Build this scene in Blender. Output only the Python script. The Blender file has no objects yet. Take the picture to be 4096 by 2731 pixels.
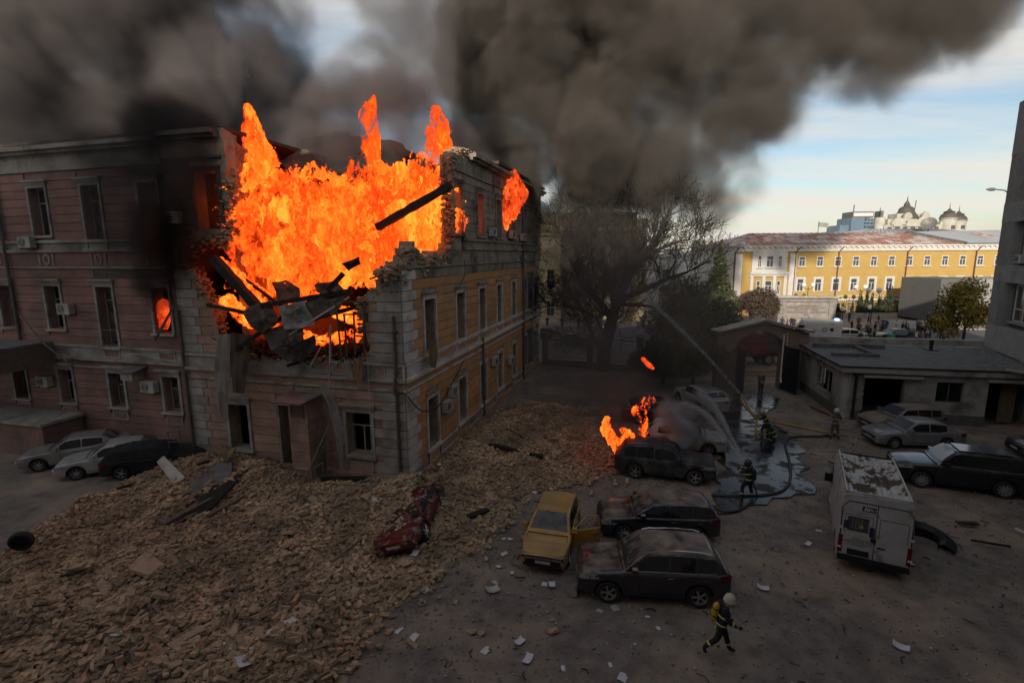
import bpy, bmesh, math, random
import numpy as np
from mathutils import Vector, Matrix, noise as mnoise
R = math.radians
sc = bpy.context.scene
C = sc.collection
# ---------------- camera
CAMH = 10.5
cd = bpy.data.cameras.new('camera'); cam = bpy.data.objects.new('camera', cd); C.objects.link(cam)
cd.sensor_width = 36; cd.lens = 36*2045/4096; cd.clip_end = 6000; cd.clip_start = .1
cam.location = (0, 0, CAMH)
cam.matrix_world = Matrix.Translation((0, 0, CAMH)) @ Matrix.Rotation(R(90-9.7), 4, 'X') @ Matrix.Rotation(R(-.4), 4, 'Z')
sc.camera = cam
# ---------------- sky and sun
SUN_EL, SUN_AZ = R(20.5), R(199)      # azimuth clockwise from +Y: behind and to the right
w = bpy.data.worlds.new('World'); sc.world = w; w.use_nodes = True
nt = w.node_tree; N = nt.nodes; LK = nt.links; N.clear()
def wn(t, **kw):
    n = N.new(t)
    for k, v in kw.items(): setattr(n, k, v)
    return n
wo = wn('ShaderNodeOutputWorld'); bg = wn('ShaderNodeBackground'); bg.inputs['Strength'].default_value = .08
sky = wn('ShaderNodeTexSky'); sky.sky_type = 'NISHITA'; sky.sun_disc = False
sky.sun_elevation = SUN_EL; sky.sun_rotation = SUN_AZ; sky.air_density = 1.0; sky.dust_density = 1.2; sky.ozone_density = 1.6
tc = wn('ShaderNodeTexCoord'); sx = wn('ShaderNodeSeparateXYZ'); LK.new(tc.outputs['Generated'], sx.inputs[0])
def wm(op, a, b=None, c=None):
    n = wn('ShaderNodeMath', operation=op)
    for i, v in enumerate((a, b, c)):
        if v is None: continue
        if hasattr(v, 'links') or hasattr(v, 'is_linked'): LK.new(v, n.inputs[i])
        else: n.inputs[i].default_value = v
    return n.outputs[0]
zc = wm('MAXIMUM', sx.outputs['Z'], .04); zc = wm('ADD', zc, .06)
px = wm('DIVIDE', sx.outputs['X'], zc); py = wm('DIVIDE', sx.outputs['Y'], zc)
cx = wn('ShaderNodeCombineXYZ'); LK.new(px, cx.inputs[0]); LK.new(py, cx.inputs[1])
mp = wn('ShaderNodeMapping'); mp.inputs['Rotation'].default_value = (0, 0, R(-20)); mp.inputs['Scale'].default_value = (.34, .95, 1); mp.inputs['Location'].default_value = (2.1, .4, 0)
LK.new(cx.outputs[0], mp.inputs[0])
n1 = wn('ShaderNodeTexNoise'); n1.inputs['Scale'].default_value = 1.0; n1.inputs['Detail'].default_value = 9; n1.inputs['Roughness'].default_value = .56; n1.inputs['Distortion'].default_value = .35
LK.new(mp.outputs[0], n1.inputs[0])
cr = wn('ShaderNodeValToRGB'); cr.color_ramp.elements[0].position = .37; cr.color_ramp.elements[1].position = .63
LK.new(n1.outputs['Fac'], cr.inputs[0])
hz = wm('SUBTRACT', 1.0, wm('MULTIPLY', sx.outputs['Z'], 5.0)); hz = wm('MAXIMUM', hz, 0.0)
cf = wm('MULTIPLY', cr.outputs['Color'], .8); cf = wm('ADD', cf, wm('MULTIPLY', hz, .30)); cf = wm('MINIMUM', cf, .92)
mx = wn('ShaderNodeMix', data_type='RGBA'); LK.new(cf, mx.inputs['Factor'])
sk2 = wn('ShaderNodeMix', data_type='RGBA', blend_type='MULTIPLY'); sk2.inputs['Factor'].default_value = 1; LK.new(sky.outputs[0], sk2.inputs['A']); sk2.inputs['B'].default_value = (1.0, .98, .93, 1)
LK.new(sk2.outputs['Result'], mx.inputs['A']); mx.inputs['B'].default_value = (6.3, 5.9, 5.3, 1)
LK.new(mx.outputs['Result'], bg.inputs['Color']); LK.new(bg.outputs[0], wo.inputs[0])
sd = bpy.data.lights.new('sun', 'SUN'); sd.energy = 3.0; sd.angle = R(.6); sd.color = (1, .88, .72)
so = bpy.data.objects.new('sun', sd); C.objects.link(so)
sdir = Vector((math.sin(SUN_AZ)*math.cos(SUN_EL), math.cos(SUN_AZ)*math.cos(SUN_EL), math.sin(SUN_EL)))
so.rotation_euler = sdir.to_track_quat('Z', 'Y').to_euler(); so.location = (-30, -60, 60)
sc.view_settings.view_transform = 'Standard'; sc.view_settings.look = 'None'; sc.view_settings.gamma = 1; sc.view_settings.exposure = .8
sc.view_settings.use_curve_mapping = False
cy = sc.cycles
cy.use_denoising = True; cy.max_bounces = 5; cy.diffuse_bounces = 2; cy.glossy_bounces = 2; cy.transmission_bounces = 3; cy.transparent_max_bounces = 12; cy.volume_bounces = 0
cy.volume_step_rate = 1.0; cy.volume_max_steps = 160; cy.sample_clamp_indirect = 4
cy.use_light_tree = True
# ---------------- helpers
rnd = random.Random(7)
class MB:
    """collects shapes, links them as one mesh object"""
    def __init__(s): s.v = []; s.f = []; s.mi = []; s.m = 0
    def add(s, vs, fs):
        b = len(s.v); s.v += [tuple(p) for p in vs]; s.f += [tuple(b+i for i in f) for f in fs]; s.mi += [s.m]*len(fs); return s
    def box(s, x0, x1, y0, y1, z0, z1, M=None, tp=1.0):
        cx_, cy_ = (x0+x1)/2, (y0+y1)/2
        vs = [(x0, y0, z0), (x1, y0, z0), (x1, y1, z0), (x0, y1, z0)] + [(cx_+(x-cx_)*tp, cy_+(y-cy_)*tp, z1) for x, y in ((x0, y0), (x1, y0), (x1, y1), (x0, y1))]
        if M is not None: vs = [M(p) if callable(M) else M @ Vector(p) for p in vs]
        return s.add(vs, [(0, 3, 2, 1), (4, 5, 6, 7), (0, 1, 5, 4), (1, 2, 6, 5), (2, 3, 7, 6), (3, 0, 4, 7)])
    def prism(s, poly, d, M=None):
        """poly: list of (x, z) points, extruded along y from d[0] to d[1]"""
        n = len(poly); vs = [(x, d[0], z) for x, z in poly] + [(x, d[1], z) for x, z in poly]
        if M is not None: vs = [M(p) if callable(M) else M @ Vector(p) for p in vs]
        return s.add(vs, [tuple(range(n)), tuple(range(2*n-1, n-1, -1))] + [(i, i+n, (i+1) % n+n, (i+1) % n) for i in range(n)])
    def tube(s, path, r, n=6, close=True, flat=1.0):
        pts = [Vector(p) for p in path]; rs = r if isinstance(r, (list, tuple)) else [r]*len(pts); b = len(s.v); a = None
        for i, p in enumerate(pts):
            t = (pts[min(i+1, len(pts)-1)] - pts[max(i-1, 0)])
            t = t.normalized() if t.length > 1e-9 else Vector((0, 0, 1))
            a = (t.orthogonal() if a is None else a - t*a.dot(t)).normalized() if a is None or (a - t*a.dot(t)).length > 1e-6 else t.orthogonal().normalized()
            c = t.cross(a)
            for j in range(n):
                q = 2*math.pi*j/n; s.v.append(tuple(p + (a*math.cos(q) + c*math.sin(q)*flat)*rs[i]))
        for i in range(len(pts)-1):
            for j in range(n): s.f.append((b+i*n+j, b+i*n+(j+1) % n, b+(i+1)*n+(j+1) % n, b+(i+1)*n+j)); s.mi.append(s.m)
        if close: s.f += [tuple(b+j for j in range(n))[::-1], tuple(b+(len(pts)-1)*n+j for j in range(n))]; s.mi += [s.m]*2
        return s
    def lathe(s, prof, n=12, M=None, cap=True):
        b = len(s.v)
        for r, z in prof:
            for j in range(n):
                p = Vector((r*math.cos(2*math.pi*j/n), r*math.sin(2*math.pi*j/n), z)); s.v.append(tuple(M @ p if M is not None else p))
        for i in range(len(prof)-1):
            for j in range(n): s.f.append((b+i*n+j, b+i*n+(j+1) % n, b+(i+1)*n+(j+1) % n, b+(i+1)*n+j)); s.mi.append(s.m)
        if cap: s.f += [tuple(b+j for j in range(n))[::-1], tuple(b+(len(prof)-1)*n+j for j in range(n))]; s.mi += [s.m]*2
        return s
    def grid(s, P):
        """P: 2-D list of points"""
        b = len(s.v); h, w_ = len(P), len(P[0])
        for r_ in P: s.v += [tuple(p) for p in r_]
        for i in range(h-1):
            for j in range(w_-1): s.f.append((b+i*w_+j, b+i*w_+j+1, b+(i+1)*w_+j+1, b+(i+1)*w_+j)); s.mi.append(s.m)
        return s
    def build(s, name, mat, parent=None, smooth=False, fix=True, loc=None, **pr):
        me = bpy.data.meshes.new(name); me.from_pydata(s.v, [], s.f)
        if fix and len(s.f) < 60000:
            bm = bmesh.new(); bm.from_mesh(me); bmesh.ops.recalc_face_normals(bm, faces=bm.faces); bm.to_mesh(me); bm.free()
        for m in (mat if isinstance(mat, (list, tuple)) else [mat]): me.materials.append(m)
        if isinstance(mat, (list, tuple)): me.polygons.foreach_set('material_index', s.mi)
        if smooth is True: me.polygons.foreach_set('use_smooth', [True]*len(me.polygons))
        elif smooth:
            me.polygons.foreach_set('use_smooth', [True]*len(me.polygons)); me.set_sharp_from_angle(angle=R(smooth))
        o = bpy.data.objects.new(name, me); C.objects.link(o)
        if parent is not None: o.parent = parent
        if loc is not None: o.location = loc
        for k_, v_ in pr.items(): o[k_] = v_
        return o
def thing(name, label, cat, loc=(0, 0, 0), rz=0., group=None, rx=0., ry=0.):
    o = bpy.data.objects.new(name, None); C.objects.link(o); o.location = loc; o.rotation_euler = (rx, ry, rz); o['label'] = label; o['category'] = cat
    if group: o['group'] = group
    return o
def tag(o, label, cat, group=None):
    o['label'] = label; o['category'] = cat
    if group: o['group'] = group
    return o
kids = {}
def dup(root, loc, rz, label=None, group=None, scale=None):
    def kidsof(o): 
        if o.name not in kids: kids[o.name] = list(o.children)
        return kids[o.name]
    def cp(o, par):
        c = o.copy(); C.objects.link(c)
        if par is not None: c.parent = par
        for ch in kidsof(o): cp(ch, c)
        return c
    r = cp(root, None); r.location = loc; r.rotation_euler = (0, 0, rz)
    if label: r['label'] = label
    if group: r['group'] = group
    if scale: r.scale = (scale,)*3
    return r
def mat(name, c1, c2=None, rough=.8, scale=3., bump=.0, bscale=None, metal=0., spec=.4, detail=5., vtx=None, emit=None, estr=0., dust=None, dlo=.45, dhi=.6, dscale=1.2, coat=0., stretch=None, alpha=None, up=None, orand=0):
    """two-tone noise colour, optional second layer (dust / rust / soot) in noise patches, bump, per-vertex variation"""
    m = bpy.data.materials.new(name); m.use_nodes = True; n = m.node_tree.nodes; l = m.node_tree.links
    b = n['Principled BSDF']; b.inputs['Roughness'].default_value = rough; b.inputs['Metallic'].default_value = metal; b.inputs['Specular IOR Level'].default_value = spec
    b.inputs['Coat Weight'].default_value = coat; b.inputs['Base Color'].default_value = (*c1, 1)
    tc_ = n.new('ShaderNodeTexCoord'); src = tc_.outputs['Object']
    if stretch:
        mp_ = n.new('ShaderNodeMapping'); mp_.inputs['Scale'].default_value = stretch; l.new(src, mp_.inputs[0]); src = mp_.outputs[0]
    col = None
    if c2 is not None:
        nz = n.new('ShaderNodeTexNoise'); nz.inputs['Scale'].default_value = scale; nz.inputs['Detail'].default_value = detail; nz.inputs['Roughness'].default_value = .62; l.new(src, nz.inputs['Vector'])
        r_ = n.new('ShaderNodeValToRGB'); r_.color_ramp.elements[0].position = .33; r_.color_ramp.elements[1].position = .67
        r_.color_ramp.elements[0].color = (*c1, 1); r_.color_ramp.elements[1].color = (*c2, 1); l.new(nz.outputs['Fac'], r_.inputs[0]); col = r_.outputs[0]
    if vtx:
        a = n.new('ShaderNodeAttribute'); a.attribute_name = vtx; mr = n.new('ShaderNodeMapRange'); mr.inputs['To Min'].default_value = .45; mr.inputs['To Max'].default_value = 1.45; l.new(a.outputs['Fac'], mr.inputs[0])
        mm = n.new('ShaderNodeVectorMath'); mm.operation = 'SCALE'; l.new(col, mm.inputs[0]); l.new(mr.outputs[0], mm.inputs['Scale']); col = mm.outputs[0]
    if dust is not None:
        nd = n.new('ShaderNodeTexNoise'); nd.inputs['Scale'].default_value = dscale; nd.inputs['Detail'].default_value = 7; nd.inputs['Roughness'].default_value = .65; l.new(src, nd.inputs['Vector'])
        fac = nd.outputs['Fac']
        if up is not None:      # settled dust lies on faces that look up
            g = n.new('ShaderNodeNewGeometry'); sp = n.new('ShaderNodeSeparateXYZ'); l.new(g.outputs['Normal'], sp.inputs[0])
            ad = n.new('ShaderNodeMath'); ad.operation = 'MULTIPLY_ADD'; l.new(sp.outputs[2], ad.inputs[0]); ad.inputs[1].default_value = up; l.new(fac, ad.inputs[2]); fac = ad.outputs[0]
        mr = n.new('ShaderNodeMapRange'); mr.inputs['From Min'].default_value = dlo; mr.inputs['From Max'].default_value = dhi; l.new(fac, mr.inputs[0])
        mxx = n.new('ShaderNodeMix'); mxx.data_type = 'RGBA'; l.new(mr.outputs[0], mxx.inputs['Factor'])
        if col is not None: l.new(col, mxx.inputs['A'])
        else: mxx.inputs['A'].default_value = (*c1, 1)
        mxx.inputs['B'].default_value = (*dust, 1); col = mxx.outputs['Result']
        mr2 = n.new('ShaderNodeMix'); mr2.data_type = 'FLOAT'; l.new(mr.outputs[0], mr2.inputs['Factor']); mr2.inputs['A'].default_value = rough; mr2.inputs['B'].default_value = .9; l.new(mr2.outputs[0], b.inputs['Roughness'])
        if metal or coat:
            mr3 = n.new('ShaderNodeMix'); mr3.data_type = 'FLOAT'; l.new(mr.outputs[0], mr3.inputs['Factor']); mr3.inputs['A'].default_value = metal or coat; mr3.inputs['B'].default_value = 0; l.new(mr3.outputs[0], b.inputs['Metallic' if metal else 'Coat Weight'])
    if orand:
        if col is None: rg = n.new('ShaderNodeRGB'); rg.outputs[0].default_value = (*c1, 1); col = rg.outputs[0]
        oi = n.new('ShaderNodeObjectInfo'); mr = n.new('ShaderNodeMapRange'); mr.inputs['To Min'].default_value = 1-orand; mr.inputs['To Max'].default_value = 1+orand*.7; l.new(oi.outputs['Random'], mr.inputs[0])
        mm = n.new('ShaderNodeVectorMath'); mm.operation = 'SCALE'; l.new(col, mm.inputs[0]); l.new(mr.outputs[0], mm.inputs['Scale']); col = mm.outputs[0]
    if col is not None: l.new(col, b.inputs['Base Color'])
    if bump:
        nb = n.new('ShaderNodeTexNoise'); nb.inputs['Scale'].default_value = bscale or scale*4; nb.inputs['Detail'].default_value = 6; nb.inputs['Roughness'].default_value = .65; l.new(src, nb.inputs['Vector'])
        bp = n.new('ShaderNodeBump'); bp.inputs['Strength'].default_value = bump; bp.inputs['Distance'].default_value = .05; l.new(nb.outputs['Fac'], bp.inputs['Height']); l.new(bp.outputs[0], b.inputs['Normal'])
    if emit: b.inputs['Emission Color'].default_value = (*emit, 1); b.inputs['Emission Strength'].default_value = estr
    if alpha is not None: b.inputs['Alpha'].default_value = alpha
    return m
def fnoise(x, y, z=0., o=4): return mnoise.fractal(Vector((x, y, z)), .9, 2.1, o)
M = {}
soot = (.035, .03, .027)
M['ground'] = mat('courtyard dirt', (.20, .17, .145), (.10, .085, .072), .92, 1.6, .7, 9, detail=14, dust=(.31, .235, .17), dlo=.46, dhi=.70, dscale=.3)
M['wet'] = mat('wet asphalt', (.022, .024, .028), (.012, .013, .015), .14, 1.5, .08, 7, spec=.32, dust=(.05, .045, .04), dlo=.50, dhi=.60, dscale=.9)
M['asphalt'] = mat('street asphalt', (.10, .10, .10), (.075, .075, .078), .85, 1., .2, 20)
M['paving'] = mat('plaza paving', (.30, .24, .20), (.20, .16, .145), .8, .6, .1)
M['pink'] = mat('pink plaster', (.30, .165, .14), (.21, .12, .105), .85, 1.2, .25, 25, dust=(.13, .09, .08), dlo=.46, dhi=.68, dscale=.45, orand=.14)
M['tan'] = mat('brown pink plaster', (.39, .25, .195), (.29, .185, .145), .85, 1.4, .3, 25, dust=(.16, .115, .09), dlo=.46, dhi=.66, dscale=.6, orand=.16)
M['orange'] = mat('orange plaster', (.55, .28, .10), (.42, .21, .08), .82, 1.2, .3, 25, dust=(.30, .22, .15), dlo=.48, dhi=.66, dscale=.7, orand=.16)
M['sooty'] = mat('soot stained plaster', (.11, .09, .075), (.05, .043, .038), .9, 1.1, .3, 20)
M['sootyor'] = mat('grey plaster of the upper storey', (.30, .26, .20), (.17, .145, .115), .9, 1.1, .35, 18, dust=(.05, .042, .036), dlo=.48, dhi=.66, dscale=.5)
M['trim'] = mat('white plaster trim', (.58, .55, .50), (.44, .415, .38), .8, 2., .2, 22, dust=(.24, .2, .165), dlo=.48, dhi=.7, dscale=.9, orand=.14)
M['trimd'] = mat('dirty trim', (.36, .345, .315), (.25, .235, .215), .85, 2., .2, 22, dust=(.14, .12, .10), dlo=.47, dhi=.68, dscale=.8, orand=.14)
M['core'] = mat('exposed masonry', (.36, .285, .21), (.21, .165, .12), .95, 2.5, .8, 9)
M['inner'] = mat('scorched interior', (.10, .07, .05), (.045, .035, .03), .95, 1.5, .4, 10)
M['brickwall'] = mat('inside brick wall', (.33, .19, .12), (.20, .12, .08), .95, 3., .5, 12)
M['brick'] = mat('yellow brick', (.50, .35, .215), (.38, .265, .165), .95, 6., .5, 30, vtx='rv', dust=(.22, .16, .105), dlo=.42, dhi=.60, dscale=.6)
M['brick1'] = mat('loose yellow brick', (.52, .37, .23), (.36, .25, .16), .95, 5., .5, 30)
M['brick2'] = mat('loose dusty brick', (.40, .29, .19), (.29, .215, .15), .95, 5., .5, 30)
M['brick3'] = mat('loose reddish brick', (.47, .29, .175), (.33, .2, .13), .95, 5., .5, 30)
M['char'] = mat('charred wood', (.028, .023, .02), (.012, .011, .01), .9, 6., .8, 18, stretch=(1, 1, 1))
M['wood'] = mat('dusty timber', (.16, .12, .085), (.09, .07, .052), .9, 4., .4, 20)
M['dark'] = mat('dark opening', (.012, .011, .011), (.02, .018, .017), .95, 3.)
M['glass'] = mat('dark glass', (.01, .012, .014), None, .06, spec=.6)
M['glassd'] = mat('dusty glass', (.03, .033, .035), None, .15, spec=.5, dust=(.13, .115, .095), dlo=.42, dhi=.6, dscale=2.5)
M['glassc'] = mat('far window glass', (.05, .06, .075), None, .1, spec=.7)
M['metal'] = mat('grey sheet metal', (.20, .195, .19), (.12, .115, .11), .55, 2., .2, 8, metal=.3, dust=(.09, .075, .06), dlo=.5, dhi=.68)
M['burntmetal'] = mat('burnt sheet metal', (.085, .06, .048), (.035, .028, .025), .75, 2., .3, 8, metal=.3, dust=(.16, .12, .09), dlo=.56, dhi=.7)
M['pipe'] = mat('downpipe metal', (.13, .125, .12), (.075, .07, .065), .6, 3., metal=.3)
M['iron'] = mat('black iron', (.015, .015, .016), None, .5, metal=.2)
M['white'] = mat('white paint', (.62, .61, .60), (.5, .49, .48), .5, 2.)
M['offwhite'] = mat('off-white plastic', (.42, .41, .38), (.30, .29, .27), .6, 3.)
M['cloth'] = mat('grey cloth', (.26, .235, .21), (.17, .15, .135), .95, 2., .3, 12)
M['clothb'] = mat('brown cloth', (.20, .14, .07), (.11, .08, .045), .95, 3., .3, 12)
M['rubber'] = mat('rubber', (.018, .018, .018), None, .85, dust=(.06, .05, .04), dlo=.5, dhi=.7)
M['rim'] = mat('alloy', (.42, .42, .42), None, .35, metal=.7, dust=(.16, .14, .12), dlo=.5, dhi=.7)
M['chrome'] = mat('chrome', (.6, .6, .6), None, .2, metal=.9)
M['lampred'] = mat('red lamp glass', (.10, .006, .006), None, .25)
M['headl'] = mat('headlamp glass', (.35, .35, .34), None, .15, metal=.3, dust=(.10, .09, .08), dlo=.45, dhi=.6, dscale=5)
M['paper'] = mat('white paper', (.56, .56, .58), (.46, .46, .48), .8, 3.)
M['hoseY'] = mat('yellow hose', (.46, .27, .06), (.33, .2, .05), .7, 3.)
M['hoseD'] = mat('dark hose', (.05, .048, .045), (.03, .029, .028), .6, 3.)
for k_, (c, c2) in dict(brick=0).items() if 0 else (): pass
# ================= ground, street
def sheet(name, poly, z, m, **pr):
    b = MB(); b.add([(x, y, z) for x, y in poly], [tuple(range(len(poly)))]); return b.build(name, m, kind='structure', **pr)
def ragged(poly, amp, step=.5, seed=0):
    """a closed outline with an uneven edge"""
    out = []
    for i in range(len(poly)):
        a, b = Vector(poly[i]), Vector(poly[(i+1) % len(poly)]); n = max(1, int((b-a).length/step))
        for j in range(n):
            p = a.lerp(b, j/n); t = (b-a).normalized(); q = fnoise(p.x*.9+seed, p.y*.9, seed)*amp
            out.append((p.x - t.y*q, p.y + t.x*q))
    return out
b = MB()
xs = [-300, -120, -60, -40] + [x*1.0 for x in range(-34, 42)] + [60, 120, 400, 900]; ys = [-60, -10, 0] + [4+y*1.0 for y in range(0, 58)] + [70, 90, 130, 300, 900, 2500]
b.grid([[(x, y, fnoise(x*.3, y*.3)*.03-.01 if 4 < y < 50 and -30 < x < 36 else 0) for x in xs] for y in ys])
gr = b.build('ground', M['ground'], smooth=True, kind='structure')
b = MB(); b.grid([[(x, y+ (x-30)*-.1, .06) for x in (-120, -20, 40, 90, 200)] for y in (50.5, 56, 64, 71)]); b.build('street', M['asphalt'], kind='structure')
b = MB(); b.grid([[(x, y + (x-30)*-.1, .16) for x in (-160, 0, 90, 260)] for y in (71, 75, 86, 140)]); b.build('plaza', M['paving'], kind='structure')
for k_, (y0) in enumerate((57.5, 60.5)):
    b = MB()
    for i in range(24):
        x = -10+i*4.5; b.add([(x, y0-(x-30)*.1, .066), (x+3, y0-(x-27)*.1, .066), (x+3, y0+.14-(x-27)*.1, .066), (x, y0+.14-(x-30)*.1, .066)], [(0, 1, 2, 3)])
    b.build('lane_marking', M['white'], kind='structure')
b = MB(); b.box(-60, 200, 70.9, 71.1, .05, .2, M=lambda p: (p[0], p[1]-(p[0]-30)*.1, p[2])); b.build('kerb', M['trimd'], kind='structure')
wet = ragged([(8.78, 20.87, 0)[:2], (10.7, 24.64, 0)[:2], (11.73, 28.43, 0)[:2], (14.04, 32.5, 0)[:2], (16.81, 37.23, 0)[:2], (19.86, 37.76, 0)[:2], (18.88, 34.89, 0)[:2], (15.89, 31.55, 0)[:2], (16.34, 29.46, 0)[:2], (16.12, 27.64, 0)[:2], (14.17, 23.52, 0)[:2], (13.24, 21.01, 0)[:2], (12.02, 20.7, 0)[:2], (10.85, 20.44, 0)[:2], (9.25, 19.35, 0)[:2], (8.05, 19.01, 0)[:2]], .5, .35)
sheet('wet_patch', wet, .07, M['wet'])
# ================= the burning building (its own frame: x along the front to the right, y into the depth)
BLOC, BROT = Vector((-4.74, 21.95, 0)), R(-15.4)
BM = Matrix.Translation(BLOC) @ Matrix.Rotation(BROT, 4, 'Z'); BMi = BM.inverted()
bld = thing('burning_building', 'burning three storey pink and orange corner building with its upper corner blown open', 'building', BLOC, BROT)
def wpart(mb, name, m, parent=bld, **kw):
    """a part given in world coordinates"""
    mb.v = [tuple(BMi @ Vector(p)) for p in mb.v]; return mb.build(name, m, parent, **kw)
mF = lambda s, z, d: (s, -d, z)
mR = lambda s, z, d: (d, s, z)
mW = lambda s, z, d: (s, .5-d, z)
def fb(mb, mp_, s0, s1, z0, z1, d0, d1):
    return mb.box(s0, s1, z0, z1, d0, d1, M=lambda p: mp_(p[0], p[1], p[2]))
def wall_core(name, mp_, s0, s1, z0, z1, ops, alive, th, m, step=.3, jit=.1, parent=bld, sd=1):
    rr = random.Random(sd)
    def lines(a, b_, ed):
        L = sorted(set([a, b_] + [e for e in ed if a < e < b_])); out = []
        for p, q in zip(L[:-1], L[1:]):
            n = max(1, round((q-p)/step)); out += [p+(q-p)*i/n for i in range(n)]
        return out + [b_]
    S = lines(s0, s1, [e for o in ops for e in o[:2]]); Z = lines(z0, z1, [e for o in ops for e in o[2:4]])
    def hole(s, z): return any(o[0] < s < o[1] and o[2] < z < o[3] for o in ops)
    nS, nZ = len(S)-1, len(Z)-1
    al = [[alive((S[i]+S[i+1])/2, (Z[j]+Z[j+1])/2) for j in range(nZ)] for i in range(nS)]
    so_ = [[al[i][j] and not hole((S[i]+S[i+1])/2, (Z[j]+Z[j+1])/2) for j in range(nZ)] for i in range(nS)]
    g = lambda i, j: 0 <= i < nS and 0 <= j < nZ and so_[i][j]
    ga = lambda i, j: not (0 <= i < nS and 0 <= j < nZ) or al[i][j]
    mb = MB(); idx = {}
    def V(i, j, k_):
        key = (i, j, k_)
        if key not in idx:
            brk = not all(ga(i-a, j-c) for a in (0, 1) for c in (0, 1)); s, z, d = S[i], Z[j], (0 if k_ == 0 else -th)
            if brk: s += rr.uniform(-jit, jit); z += rr.uniform(-jit, jit); d += rr.uniform(-jit, .03)
            idx[key] = len(mb.v); mb.v.append(mp_(s, z, d))
        return idx[key]
    for i in range(nS):
        for j in range(nZ):
            if not so_[i][j]: continue
            for k_ in (0, 1): mb.f.append((V(i, j, k_), V(i+1, j, k_), V(i+1, j+1, k_), V(i, j+1, k_))); mb.mi.append(0)
            for (a, c), e in (((-1, 0), ((i, j), (i, j+1))), ((1, 0), ((i+1, j), (i+1, j+1))), ((0, -1), ((i, j), (i+1, j))), ((0, 1), ((i, j+1), (i+1, j+1)))):
                if not g(i+a, j+c): mb.f.append((V(*e[0], 0), V(*e[1], 0), V(*e[1], 1), V(*e[0], 1))); mb.mi.append(0)
    return mb.build(name, m, parent)
cnt = {}; rest = {}
def piece(kind, m, mb):
    """a facing piece: its own part up to 300 of a kind, then joined"""
    cnt[kind] = cnt.get(kind, 0)+1
    if cnt[kind] <= 300: mb.build(kind, m, bld)
    else:
        r_ = rest.setdefault((kind, m.name), (MB(), m)); r_[0].add(mb.v, mb.f)
def facing(mp_, s0, s1, z0, z1, ops, alive, mpick, row=.45, kind='facing_stone', dd=.05, qL=None, qR=None, qm=None, maxw=99):
    nz = round((z1-z0)/row); h = (z1-z0)/nz
    for i in range(nz):
        a, c = z0+i*h, z0+(i+1)*h; cuts = [(o[0]-.2, o[1]+.2) for o in ops if o[2]-.12 < c and o[3]+.42 > a]
        st, en = s0, s1
        for side, q in (('L', qL), ('R', qR)):
            if q is None: continue
            wq = q[0] if i % 2 else q[1]; u0, u1 = (s0, s0+wq) if side == 'L' else (s1-wq, s1)
            if alive((u0+u1)/2, c) and alive((u0+u1)/2, a):
                mb = MB(); fb(mb, mp_, u0+.0, u1-.0, a+.015, c-.02, 0, .075 + rnd.uniform(-.004, .004)); piece('quoin_block', qm(i) if callable(qm) else qm, mb)
            if side == 'L': st = u1+.01
            else: en = u0-.01
        segs = [(st, en)]
        for q in cuts:
            ns = []
            for u0, u1 in segs:
                if q[1] <= u0 or q[0] >= u1: ns.append((u0, u1)); continue
                if q[0] > u0: ns.append((u0, q[0]))
                if q[1] < u1: ns.append((q[1], u1))
            segs = ns
        for u0, u1 in segs:
            n = max(1, math.ceil((u1-u0)/maxw)); 
            for j in range(n):
                p0, p1 = u0+(u1-u0)*j/n, u0+(u1-u0)*(j+1)/n
                if p1-p0 < .12: continue
                # only the stretches that still stand
                k0 = None; x_ = p0; N_ = max(2, int((p1-p0)/.2))
                for w_ in range(N_+1):
                    x_ = p0+(p1-p0)*w_/N_; ok = alive(x_, c) and alive(x_, a)
                    if ok and k0 is None: k0 = x_
                    if k0 is not None and (not ok or w_ == N_):
                        if x_-k0 > .25: mb = MB(); fb(mb, mp_, k0, x_, a+.018, c-.018, 0, dd + rnd.uniform(-.006, .006)); piece(kind, mpick((k0+x_)/2, c), mb)
                        k0 = None
def band(mp_, s0, s1, z0, z1, d, m, alive=None, name='string_course', seg=1.9):
    n = max(1, round((s1-s0)/seg))
    mb = MB()
    for i in range(n+1):
        a, c = s0+(s1-s0)*i/n, s0+(s1-s0)*(i+1)/n
        if i == n or (alive and not (alive(a+.05, z0) and alive(c-.05, z0) and alive((a+c)/2, z1))):
            if mb.v: mb.build(name, m, bld); mb = MB()
            continue
        fb(mb, mp_, a, c, z0, z1, -.02, d + rnd.uniform(-.003, .003))
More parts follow.
